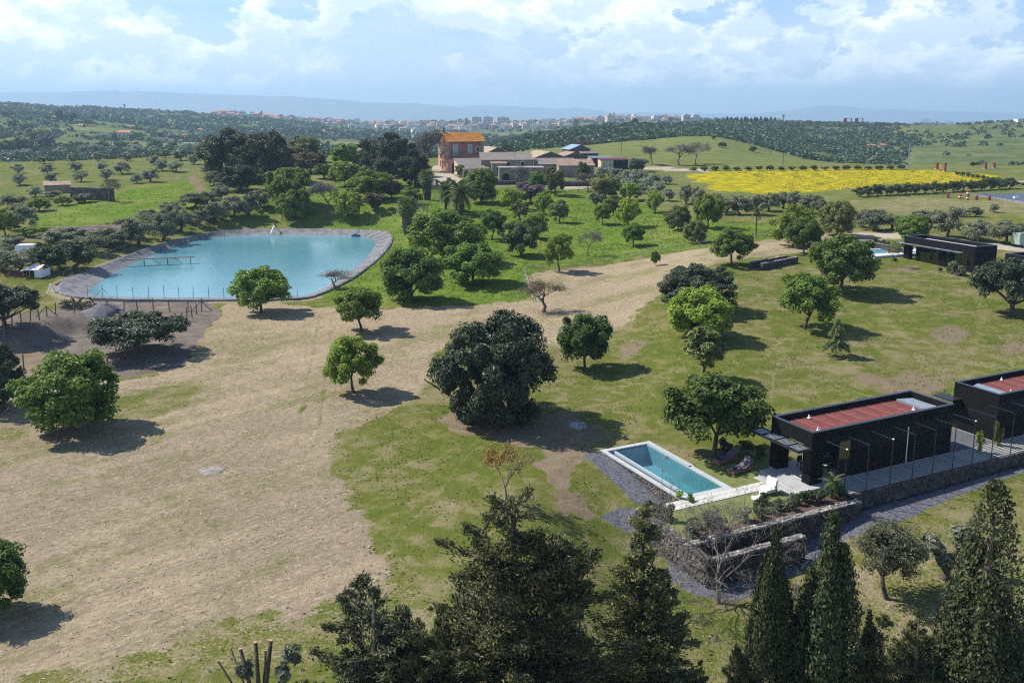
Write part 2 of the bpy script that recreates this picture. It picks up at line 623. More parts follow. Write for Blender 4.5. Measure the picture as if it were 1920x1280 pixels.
M['lf_orange'] = leaf_mat('orange_buds', (.22, .13, .035), (.32, .19, .05), .25)
M['lf_twig'] = leaf_mat('bare_twigs', (.12, .10, .085), (.20, .17, .15), .0)
M['lf_palm'] = leaf_mat('palm_fronds', (.06, .085, .02), (.125, .15, .04), .2)
M['lf_shrub'] = leaf_mat('shrub_leaves', (.045, .072, .025), (.11, .14, .058), .2)
M['lf_cactus'] = leaf_mat('cactus_pads', (.06, .085, .045), (.15, .17, .11), 0)
M['lf_pine'] = leaf_mat('pine_needles', (.028, .040, .014), (.095, .112, .045), .1, clump=.6)
M['lf_airy'] = leaf_mat('airy_olive_leaves', (.085, .09, .045), (.20, .195, .115), .3)
M['lf_far'] = leaf_mat('far_woodland_leaves', (.045, .074, .03), (.078, .106, .046), .1, clump=.02)


# ------------------------------------------------------------------ foliage
def quads(P, N, size, asp=1.0, rng=RNG, D=None):
    """one small leaf quad per point: P centres, N normals, size (n,), asp length/width, D preferred long direction"""
    n = len(P)
    N = N / (np.linalg.norm(N, axis=1, keepdims=True) + 1e-9)
    A = rng.normal(size=(n, 3)) if D is None else D + rng.normal(size=(n, 3)) * 0.35
    U = A - N * (A * N).sum(1, keepdims=True)
    U /= np.linalg.norm(U, axis=1, keepdims=True) + 1e-9
    W = np.cross(N, U)
    a = (size * 0.5 * asp)[:, None] * U; b = (size * 0.5)[:, None] * W
    bend = N * (size * 0.18)[:, None]
    V = np.stack([P - a - bend * .6, P + b * .9 + bend, P + a - bend * .6, P - b * .9 + bend], 1).reshape(-1, 3)
    F = np.arange(4 * n).reshape(n, 4)
    return V, F


def rand_dirs(n, rng, up=0.0):
    d = rng.normal(size=(n, 3)); d[:, 2] += up
    return d / (np.linalg.norm(d, axis=1, keepdims=True) + 1e-9)


def blob_crown(rng, c, r, nclump, per, leaf, clump_r=(.2, .34), up=.25, fill=.62, flat_bottom=-.55, asp=1.6):
    """leaf clumps spread through an ellipsoid crown; c centre, r radii"""
    c = np.array(c); r = np.array(r)
    Ps, Ns, Ss = [], [], []
    dirs = rand_dirs(nclump * 2, rng, .15)
    dirs = dirs[dirs[:, 2] > flat_bottom][:nclump]
    for d in dirs:
        k = fill + (1 - fill) * rng.random() ** .7
        if rng.random() < .30: k *= rng.uniform(.25, .7)
        cr = rng.uniform(*clump_r) * r.mean()
        k = min(k, 1.04 - cr / r.mean() * .55)
        k *= .82 + .32 * rng.random()
        cc = c + d * r * k
        m = int(per * rng.uniform(.7, 1.3))
        q = rand_dirs(m, rng, .35)
        P = cc + q * (cr * rng.random(m) ** .33 * rng.uniform(.85, 1.12, m))[:, None] * np.array([1, 1, .8])
        Ps.append(P)
        Ns.append(q * .75 + d * .4 + np.array([0, 0, up + .5]) + rng.normal(size=(m, 3)) * .42)
        Ss.append(leaf * rng.uniform(.6, 1.35, m))
    P = np.concatenate(Ps); N = np.concatenate(Ns); S = np.concatenate(Ss)
    return quads(P, N, S, asp, rng)


def limbs(rng, h0, tip_pts, r0, base=(0, 0, 0), lean=(0, 0), n=6):
    """trunk to height h0 and limbs on to the given points"""
    mb = MB()
    top = (base[0] + lean[0], base[1] + lean[1], base[2] + h0)
    mid = ((base[0] + top[0]) / 2 + rng.normal() * r0 * .5, (base[1] + top[1]) / 2 + rng.normal() * r0 * .5, base[2] + h0 * .5)
    mb.tube([(base[0], base[1], base[2] - .5), (base[0], base[1], base[2]), mid, top], [r0 * 1.5, r0 * 1.25, r0, r0 * .85], n + 1)
    for p in tip_pts:
        p = np.array(p); t = np.array(top)
        m1 = t + (p - t) * .45 + rng.normal(size=3) * .08 * np.linalg.norm(p - t) + np.array([0, 0, -.06]) * np.linalg.norm(p - t)
        mb.tube([tuple(t - np.array([0, 0, r0 * .5])), tuple(m1), tuple(p)], [r0 * .6, r0 * .38, r0 * .1], 5, cap=False)
    return mb


def twig_tree(rng, h, w, levels=5, trunk=.25, r0=None, spread=.55, droop=0.0, mind=.012):
    """a leafless tree of forking branches; returns the branches' mesh and the twig tips"""
    mb = MB(); tips = []
    r0 = r0 or h * .022

    def grow(p, d, L, r, lv):
        q = p + d * L * .5 + rng.normal(size=3) * L * .05
        e = p + d * L + rng.normal(size=3) * L * .07
        mb.tube([tuple(p), tuple(q), tuple(e)], [r, r * .85, r * .66], 6 if lv > levels - 2 else 4 if lv > 1 else 3, cap=False)
        if lv == 0:
            tips.append(e); return
        for _ in range(3 if lv > levels - 2 or rng.random() < .45 else 2):
            a = rng.normal(size=3)
            a -= d * a.dot(d); a /= np.linalg.norm(a) + 1e-9
            sp = spread * rng.uniform(.7, 1.35)
            nd = d * math.cos(sp) + a * math.sin(sp) + np.array([0, 0, .10 - droop])
            nd[0] *= 1 + .25 * (w / h - .8); nd[1] *= 1 + .25 * (w / h - .8)
            nd /= np.linalg.norm(nd)
            grow(e, nd, L * rng.uniform(.62, .82), max(r * .58, mind), lv - 1)
    mb.tube([(0, 0, -.5), (0, 0, 0), (0, 0, .06 * h)], [r0 * 1.6, r0 * 1.35, r0], 7, cap=False)
    grow(np.array([0, 0, .04 * h]), np.array([rng.normal() * .05, rng.normal() * .05, 1.0]), trunk * h, r0, levels)
    v = np.array(mb.v)
    top = v[:, 2].max(); wid = np.percentile(np.abs(v[:, :2]), 99)
    return mb, np.array(tips), top, wid * 2


def vase_tree(rng, trunk_h, limbs_n, L0, levels, r0, mind):
    mb = MB(); tips = []
    top = np.array([.15, -.05, trunk_h])
    mb.tube([(0, 0, -.5), (0, 0, 0), (.05, 0, trunk_h * .5), tuple(top)], [r0 * 1.35, r0 * 1.15, r0, r0 * .95], 8, cap=False)

    def grow(p, d, L, r, lv):
        q = p + d * L * .5 + rng.normal(size=3) * L * .07
        e = p + d * L + rng.normal(size=3) * L * .06
        mb.tube([tuple(p), tuple(q), tuple(e)], [r, r * .82, r * .62], 5 if lv > 2 else 3, cap=False)
        if lv == 0:
            tips.append(e); return
        for _ in range(3 if rng.random() < .6 else 2):
            a = rng.normal(size=3); a -= d * a.dot(d); a /= np.linalg.norm(a)
            sp = rng.uniform(.3, .75)
            nd = d * math.cos(sp) + a * math.sin(sp) + np.array([0, 0, .08]); nd /= np.linalg.norm(nd)
            grow(e, nd, L * rng.uniform(.58, .85), max(r * .56, mind), lv - 1)
    for k in range(limbs_n):
        az = k * 6.283 / limbs_n + rng.normal() * .25; el = rng.uniform(.35, 1.15)
        d = np.array([math.cos(az) * math.cos(el), math.sin(az) * math.cos(el), math.sin(el)])
        grow(top - np.array([0, 0, rng.uniform(0, .45) * trunk_h]), d, L0 * rng.uniform(.75, 1.25), r0 * rng.uniform(.4, .62), levels)
    v = np.array(mb.v)
    return mb, np.array(tips), v[:, 2].max(), 2 * float(np.percentile(np.hypot(v[:, 0], v[:, 1]), 97))


PROTO = {}


def crown_width(V):
    return 2 * float(np.percentile(np.hypot(V[:, 0], V[:, 1]), 97.5))


def proto(name, trunk, crown, leafkey, h, w, barkkey='bark'):
    PROTO[name] = dict(trunk=trunk.mesh(name + '_trunk', M[barkkey], True) if trunk else None,
                       crown=mesh_np(name + '_crown', crown[0], crown[1], M[leafkey]) if crown is not None else None, h=h, w=w)


def make_protos():
    # round broadleaf trees, several habits
    for i in range(5):
        g = np.random.default_rng(100 + i)
        lift = [.10, .15, .10, .17, .03][i]
        hh = [4.6, 5.2, 5.0, 5.4, 5.0][i]
        r = (2.6, 2.6, hh * (1 - lift) / 2)
        hc = hh * lift + r[2]
        cr = blob_crown(g, (0, 0, hc), r, [84, 70, 92, 76, 100][i], 210, .165, up=.3, clump_r=(.17, .31), flat_bottom=-.85)
        pts = [(g.normal() * 1.1, g.normal() * 1.1, hc + g.uniform(-.6, 1.2)) for _ in range(6)]
        V = cr[0]
        proto('broad%d' % i, limbs(g, hh * lift + .6, pts, .13, lean=(g.normal() * .15, g.normal() * .15)), cr, 'lf_mid', V[:, 2].max(), crown_width(V))
    # small far version of the same
    for i in range(3):
        g = np.random.default_rng(150 + i)
        cr = blob_crown(g, (0, 0, 2.75), (2.5, 2.5, 2.3), 46, 90, .27, flat_bottom=-.9)
        proto('small%d' % i, limbs(g, 1.0, [(g.normal(), g.normal(), 3.0) for _ in range(3)], .17), cr, 'lf_mid', cr[0][:, 2].max(), crown_width(cr[0]))
    # carobs: dense dark domes to the ground
    for i in range(2):
        g = np.random.default_rng(200 + i)
        cr = blob_crown(g, (0, 0, 3.6), (4.6, 4.6, 3.7), 190, 240, .19, clump_r=(.12, .22), flat_bottom=-.92, fill=.7)
        pts = [(g.normal() * 1.8, g.normal() * 1.8, 3.5 + g.uniform(-1, 1.5)) for _ in range(8)]
        proto('carob%d' % i, limbs(g, 1.0, pts, .38), cr, 'lf_carob', cr[0][:, 2].max(), crown_width(cr[0]))
    # spreading carob with clear stem
    for i in range(2):
        g = np.random.default_rng(220 + i)
        cr = blob_crown(g, (0, 0, 3.1), (3.9, 3.9, 1.9), 130, 170, .18, clump_r=(.15, .27), flat_bottom=-.6, fill=.55)
        pts = [(g.normal() * 1.7, g.normal() * 1.7, 2.7 + g.uniform(0, 1.0)) for _ in range(8)]
        proto('spread%d' % i, limbs(g, 1.1, pts, .26), cr, 'lf_carob', cr[0][:, 2].max(), crown_width(cr[0]))
    # olives
    for i in range(4):
        g = np.random.default_rng(300 + i)
        cr = blob_crown(g, (0, 0, 2.0), (2.1, 2.1, 1.65), 44, 100, .15, clump_r=(.2, .36), flat_bottom=-.9, fill=.5, asp=2.2)
        pts = [(g.normal() * .9, g.normal() * .9, 2.5 + g.uniform(-.2, .7)) for _ in range(5)]
        proto('olive%d' % i, limbs(g, .7, pts, .19, lean=(g.normal() * .25, g.normal() * .2)), cr, 'lf_olive', cr[0][:, 2].max(), crown_width(cr[0]))
    # airy olive close to the camera
    g = np.random.default_rng(330)
    cr = blob_crown(g, (0, 0, 3.1), (1.9, 1.9, 1.75), 90, 95, .085, clump_r=(.22, .40), flat_bottom=-.8, fill=.45, asp=2.6)
    proto('olive_airy', limbs(g, 1.5, [(g.normal() * .8, g.normal() * .8, 3 + g.normal() * .7) for _ in range(9)], .13, lean=(-.3, .2)), cr, 'lf_olive', cr[0][:, 2].max(), crown_width(cr[0]), 'bark')
    # upright greyish tree
    g = np.random.default_rng(340)
    cr = blob_crown(g, (0, 0, 3.6), (1.45, 1.45, 2.2), 46, 110, .2, clump_r=(.22, .36), flat_bottom=-.9, fill=.45, asp=2.2)
    proto('upright', limbs(g, 1.5, [(g.normal() * .5, g.normal() * .5, 3.4 + g.normal()) for _ in range(7)], .12), cr, 'lf_olive', cr[0][:, 2].max(), crown_width(cr[0]))
    # big rounded pines / oaks at the farm
    for i in range(2):
        g = np.random.default_rng(360 + i)
        cr = blob_crown(g, (0, 0, 7.4), (6.5, 6.5, 7.0), 110, 210, .36, clump_r=(.16, .28), flat_bottom=-.95, fill=.62)
        proto('pine%d' % i, limbs(g, 4.5, [(g.normal() * 2.5, g.normal() * 2.5, 8 + g.normal() * 2) for _ in range(7)], .42), cr, 'lf_pine', cr[0][:, 2].max(), crown_width(cr[0]))
    # leafless trees
    for i, (h, w, lv, sp) in enumerate([(6, 6, 5, .55), (5, 5.5, 5, .62), (6, 5, 6, .45)]):
        g = np.random.default_rng(400 + i)
        mb, tips, top, wid = twig_tree(g, h, w, lv, .22, spread=sp, mind=.02)
        n = len(tips)
        P = np.repeat(tips, 9, 0) + g.normal(size=(n * 9, 3)) * .26
        cr = quads(P, g.normal(size=P.shape), np.full(len(P), .05), 7, g, D=rand_dirs(len(P), g, .4))
        PROTO['bare%d' % i] = dict(trunk=mb.mesh('bare_branches', M['bark_grey'], True), crown=mesh_np('bare_twigs', *cr, M['lf_twig']), h=top, w=wid)
    # orange budding tree
    g = np.random.default_rng(420)
    mb, tips, top, wid = twig_tree(g, 5, 5, 6, .2, r0=.09, spread=.5, mind=.012)
    P = np.repeat(tips, 5, 0) + g.normal(size=(len(tips) * 5, 3)) * .14
    keep = (P[:, 0] * .8 + g.normal(size=len(P)) * .8 + (P[:, 2] - 3) * .5) > -.2
    P = P[keep]
    PROTO['budding'] = dict(trunk=mb.mesh('budding_branches', M['bark_pale'], True), crown=mesh_np('orange_buds', *quads(P, g.normal(size=P.shape), np.full(len(P), .10), 1.6, g), M['lf_orange']), h=top, w=wid)
    # conifers and cypresses
    for i, (h, w, cnt, seed) in enumerate([(10, 7.2, 215, 510), (8, 5.6, 175, 511), (10, 5.4, 170, 512)]):
        g = np.random.default_rng(seed)
        mb = MB()
        mb.tube([(0, 0, -.5), (0, 0, h * .5), (.1, 0, h * .96)], [.26, .17, .03], 7)
        Ps, Ns, Ds, Ss = [], [], [], []
        leaders = [(0, 0, 1.0)] + [(g.normal() * .16 * w, g.normal() * .16 * w, g.uniform(.78, .96)) for _ in range([5, 3, 1][i])]
        for _ in range(cnt):
            lx, ly, lt = leaders[g.integers(len(leaders))]
            u = g.random() ** (1.0 if i < 2 else .9)
            z0 = h * (.03 + .95 * u) * lt
            env = [(1 - u) ** .55 * (.55 + .45 * min(1, u / .25)), (1 - u) ** .7, (1 - u) ** .8][i]
            L = w * .5 * (env * g.uniform(.55, 1.15) + .06)
            az = g.uniform(0, 2 * math.pi)
            el = g.uniform(-.15, .5) + u * .5
            d = np.array([math.cos(az) * math.cos(el), math.sin(az) * math.cos(el), math.sin(el)])
            p0 = np.array([lx * min(1, u * 1.6), ly * min(1, u * 1.6), z0])
            tipz = p0 + d * L
            mb.tube([tuple(p0), tuple(p0 + d * L * .6), tuple(tipz)], [.05, .03, .012], 4, cap=False)
            m = int(230 * (L / (w * .3)) ** .8) + 60
            t = g.random(m) ** .68
            wd = .115 * L * (1.05 - t) + .075
            P = p0 + d * (L * t * 1.03)[:, None] + g.normal(size=(m, 3)) * wd[:, None] * np.array([1, 1, .6])
            P[:, 2] -= .10 * L * t * t * g.random(m)
            Ps.append(P); Ds.append(np.repeat(d[None], m, 0) + np.array([0, 0, .35]))
            Ns.append(g.normal(size=(m, 3)) * .6 + np.array([0, 0, .8]) - d * .2)
            Ss.append(g.uniform(.045, .09, m))
        P = np.concatenate(Ps); k = P[:, 2] > .1
        cr = quads(P[k], np.concatenate(Ns)[k], np.concatenate(Ss)[k], 2.6, g, D=np.concatenate(Ds)[k])
        proto('conifer%d' % i, mb, cr, ['lf_con', 'lf_con2', 'lf_con2'][i], cr[0][:, 2].max(), crown_width(cr[0]))
    for i, (h, w, top) in enumerate([(11, 3.0, .25), (9, 2.2, .34)]):
        g = np.random.default_rng(540 + i)
        Ps, Ns, Ds = [], [], []
        ns = 15
        for q in range(ns):
            az0 = q * 2.399; off = 0 if q == 0 else w * .30 * g.uniform(.55, 1.1)
            top_ = 1.0 if q == 0 else (g.uniform(.35, .80) if i == 0 else g.uniform(.42, .93)); bot = 0 if q < 7 else g.uniform(.05, .4)
            rad = w * ((.43 if i == 0 else .27) if q == 0 else g.uniform(.13, .21))
            n = int(4200 * (top_ - bot)) + 700
            u = g.random(n) ** .9; az = g.uniform(0, 6.283, n)
            env = np.minimum(1, .55 + u * 1.6) * np.clip(1 - u, 0, 1) ** (.5 if q else .62)
            rr = rad * env * (1 - .4 * g.random(n) ** 2) * (.84 + .32 * fbm(az * 1.6 + q * 9, u * 9, 2, q))
            zz = h * (bot + (top_ - bot) * u)
            pull = off * (1 - .55 * u ** 2)
            d = np.stack([np.cos(az), np.sin(az), np.zeros(n)], 1)
            Ps.append(np.stack([math.cos(az0) * pull, math.sin(az0) * pull, zz], 1) + d * rr[:, None] + g.normal(size=(n, 3)) * .05)
            Ns.append(d + np.array([math.cos(az0), math.sin(az0), .3]) * .4 + g.normal(size=(n, 3)) * .5)
            Ds.append(d * .55 + np.array([0, 0, 1.5]))
        P = np.concatenate(Ps)
        cr = quads(P, np.concatenate(Ns), g.uniform(.035, .078, len(P)), 2.4, g, D=np.concatenate(Ds))
        mb = MB(); mb.tube([(0, 0, -.5), (0, 0, h * .5), (0, 0, h * .9)], [.22, .14, .03], 7)
        proto('cypress%d' % i, mb, cr, 'lf_cyp', cr[0][:, 2].max(), crown_width(cr[0]))
    # tiny far cypress / pine
    g = np.random.default_rng(560)
    u = g.random(260); az = g.uniform(0, 6.28, 260); rr = (1 - u) ** .6 * 1.4
    P = np.stack([np.cos(az) * rr, np.sin(az) * rr, .6 + u * 8.4], 1)
    mb = MB(); mb.tube([(0, 0, -.5), (0, 0, 4)], .15, 5)
    proto('farcypress', mb, quads(P, P - np.array([0, 0, 4]) + g.normal(size=P.shape), np.full(260, .9), 1.8, g), 'lf_cyp', 9.0, 2.6)
    # young cedar: drooping tiers
    g = np.random.default_rng(570)
    mb = MB(); mb.tube([(0, 0, -.3), (0, 0, 2), (.05, 0, 4.6)], [.06, .045, .012], 6)
    Ps, Ds = [], []
    for _ in range(85):
        u = g.random(); z0 = 1.05 + 3.4 * u; L = 1.35 * (1 - u) ** .8 + .12; az = g.uniform(0, 6.28)
        m = int(60 * L) + 12; t = g.random(m) ** .6
        d = np.array([math.cos(az), math.sin(az), 0.18])
        P = np.array([0, 0, z0]) + d * (L * t)[:, None] + g.normal(size=(m, 3)) * .06
        P[:, 2] -= .5 * L * t ** 2 + .06 * g.random(m)
        Ps.append(P); Ds.append(np.repeat((d + np.array([0, 0, -.9]))[None], m, 0))
        mb.tube([(0, 0, z0), tuple(d * L * .9 + np.array([0, 0, z0 - .35 * L]))], [.018, .006], 3, cap=False)
    P = np.concatenate(Ps)
    cr = quads(P, g.normal(size=P.shape) + np.array([0, 0, .7]), np.full(len(P), .11), 2.6, g, D=np.concatenate(Ds))
    proto('deodar', mb, cr, 'lf_deodar', cr[0][:, 2].max(), crown_width(cr[0]))
    # shrubs
    for i in range(3):
        g = np.random.default_rng(600 + i)
        cr = blob_crown(g, (0, 0, .55), (.75, .75, .62), 16, 60, .11, clump_r=(.25, .45), flat_bottom=-.9, fill=.4)
        mb = MB()
        for _ in range(5):
            mb.tube([(0, 0, -.1), (g.normal() * .25, g.normal() * .25, .6)], [.03, .012], 4, cap=False)
        proto('shrub%d' % i, mb, cr, 'lf_shrub', cr[0][:, 2].max(), crown_width(cr[0]))


make_protos()

TREES = []


def plant(kind, base, h, w, name, label, cat, mat=None, group=None, rz=None, bark=None, crown_name='crown', trunk_name='trunk'):
    p = PROTO[kind]
    t = thing(name, label, cat, tuple(base), random.uniform(0, 6.28) if rz is None else rz, group, (w / p['w'], w / p['w'], h / p['h']))
    if p['trunk']:
        link(trunk_name, p['trunk'], t, mat=M[bark] if bark else None)
    if p['crown']:
        link(crown_name, p['crown'], t, mat=M[mat] if mat else None)
    TREES.append(t)
    return t


def tree(kind, bx, by, top, w, label, mat=None, name='broadleaf_tree', cat='tree', group=None, rz=None, bark=None, crown_name='crown'):
    b = G(bx, by)
    h = height_to_row(b, top)
    return plant(kind, b, h * 1.0, w * depth_of(b) / FPX, name, label, cat, mat, group, rz, bark, crown_name)
# ------------------------------------------------------------------ ground sheet with its kinds of cover
def trace(px):
    return [tuple(G(a, b)[:2]) for a, b in px]


POLY = {
    'straw': trace([(-80, 858), (-80, 1290), (60, 1275), (200, 1240), (330, 1210), (430, 1172), (560, 1150), (640, 1135), (722, 1085), (715, 1040), (680, 985), (655, 930),
                    (640, 880), (625, 835), (650, 805), (720, 775), (800, 745), (800, 700), (830, 650), (880, 610), (960, 600), (1010, 640), (1050, 655), (1150, 625),
                    (1200, 580), (1225, 560), (1270, 525), (1330, 497), (1420, 482), (1500, 475), (1600, 457), (1700, 445), (1690, 433), (1560, 437), (1400, 455),
                    (1330, 465), (1240, 478), (1100, 500), (1010, 510), (985, 520), (1000, 545), (990, 562), (900, 572), (760, 578), (640, 580), (560, 572), (500, 568),
                    (430, 570), (400, 605), (345, 680), (280, 705), (220, 715), (120, 715), (30, 720), (-80, 740)]),
    'patch': trace([(185, 800), (212, 742), (300, 722), (400, 706), (425, 722), (380, 748), (330, 768), (270, 795)]),
    'patch2': trace([(-60, 800), (40, 790), (75, 812), (40, 850), (-60, 850)]),
    'lush': trace([(575, 556), (640, 532), (680, 507), (735, 462), (732, 433), (600, 424), (450, 425), (400, 430), (480, 392), (560, 360), (700, 335), (860, 352),
                   (1000, 352), (1130, 362), (1180, 377), (1260, 397), (1330, 414), (1450, 422), (1560, 432), (1400, 452), (1330, 462), (1240, 474), (1100, 496),
                   (1010, 506), (978, 520), (998, 560), (900, 570), (760, 576), (640, 574)]),
    'lush2': trace([(40, 438), (100, 392), (190, 372), (250, 350), (330, 340), (385, 345), (390, 380), (330, 410), (230, 430), (150, 440)]),
    'yellow': trace([(1285, 331), (1330, 322), (1500, 317), (1750, 318), (1870, 331), (1885, 341), (1750, 346), (1640, 351), (1560, 358), (1420, 362), (1340, 359), (1300, 345)]),
    'yellow2': trace([(1800, 405), (1990, 392), (1990, 440), (1880, 435), (1820, 425)]),
    'mown': trace([(1580, 377), (1700, 370), (1830, 372), (1990, 382), (1990, 398), (1820, 402), (1700, 398), (1600, 395)]),
    'soil': trace([(-60, 590), (60, 585), (150, 575), (280, 565), (385, 566), (415, 590), (370, 640), (345, 690), (250, 705), (210, 690), (130, 665), (60, 700), (-60, 720)]),
    'bare': trace([(825, 775), (900, 752), (1010, 765), (1085, 788), (1120, 815), (1100, 850), (1085, 900), (1095, 960), (1050, 965), (1035, 905), (1010, 850), (950, 828), (850, 812)]),
    'bare2': trace([(-60, 640), (60, 640), (120, 690), (40, 735), (-60, 745)]),
    'bare3': trace([(1250, 1140), (1450, 1120), (1640, 1090), (1700, 1170), (1560, 1270), (1250, 1290), (1050, 1290), (1150, 1180)]),
    'gravel': trace([(1090, 852), (1132, 844), (1290, 938), (1245, 950), (1190, 942), (1128, 884)]),
    'gravel2': trace([(1122, 966), (1165, 953), (1230, 958), (1290, 1035), (1335, 1080), (1500, 1030), (1600, 945), (1960, 838), (1960, 872), (1790, 932), (1680, 985),
                      (1590, 1012), (1510, 1062), (1470, 1097), (1380, 1128), (1290, 1112), (1250, 1085), (1258, 1040), (1180, 1000)]),
    'yard': trace([(805, 352), (800, 322), (818, 310), (840, 321), (882, 345), (900, 352), (860, 356)]),
    'yard2': trace([(1045, 344), (1130, 340), (1135, 350), (1060, 356)]),
    'track': trace([(1215, 312), (1330, 318), (1330, 322), (1200, 318)]),
    'track2': trace([(1700, 322), (1800, 329), (1960, 345), (1960, 352), (1800, 333), (1700, 325)]),
    'lane': trace([(1600, 437), (1700, 438), (1960, 466), (1960, 475), (1690, 448), (1600, 443)]),
    'mixed': trace([(-80, 1215), (200, 1185), (560, 1115), (720, 1060), (800, 1090), (800, 1290), (-80, 1290)]),
    'mixed2': trace([(1050, 1110), (1250, 1125), (1400, 1130), (1600, 1040), (1930, 905), (1990, 905), (1990, 1290), (1050, 1290)]),
    'worn': trace([(1735, 622), (1790, 610), (1840, 628), (1800, 650), (1750, 645)]),
    'worn2': trace([(1850, 640), (1930, 632), (1960, 660), (1880, 668)]),
    'worn3': trace([(1590, 700), (1700, 690), (1790, 705), (1760, 735), (1650, 740)]),
    'worn4': trace([(1660, 500), (1720, 498), (1730, 512), (1670, 514)]),
    'worn5': trace([(1150, 650), (1200, 640), (1215, 665), (1165, 675)]),
    'scrape': trace([(350, 335), (365, 325), (385, 355), (372, 362)]),
}


RUTS = [[(575, 830), (590, 730), (603, 650), (610, 600)], [(-40, 1020), (250, 960), (560, 860), (800, 765)], [(-40, 1160), (300, 1065), (560, 975), (700, 930)], [(430, 860), (560, 760), (760, 690), (980, 600), (1180, 520)]]
TRACKS = [[(1395, 570), (1440, 600), (1480, 650), (1505, 700), (1515, 740)], [(1560, 590), (1480, 640), (1440, 690), (1430, 745)], [(1290, 730), (1380, 700), (1480, 665), (1620, 655)],
          [(1640, 560), (1700, 600), (1760, 660), (1800, 690)], [(1210, 600), (1260, 640), (1300, 690), (1320, 760)], [(760, 1010), (840, 930), (900, 850), (960, 830)], [(1120, 900), (1090, 960), (1060, 1040), (1050, 1110)]]


def edge(x, y, key, w, amp, sc, sel=None):
    P = np.array(POLY[key]); lo = P.min(0) - 40; hi = P.max(0) + 40
    m = (x > lo[0]) & (x < hi[0]) & (y > lo[1]) & (y < hi[1])
    r = np.zeros(x.shape)
    if m.any():
        d = poly_sd(x[m], y[m], P) + (fbm(x[m] / sc, y[m] / sc, 4, hash(key) % 97 if False else len(key) * 7) - .5) * amp
        r[m] = 1 - sstep(d, -w, w)
    return r


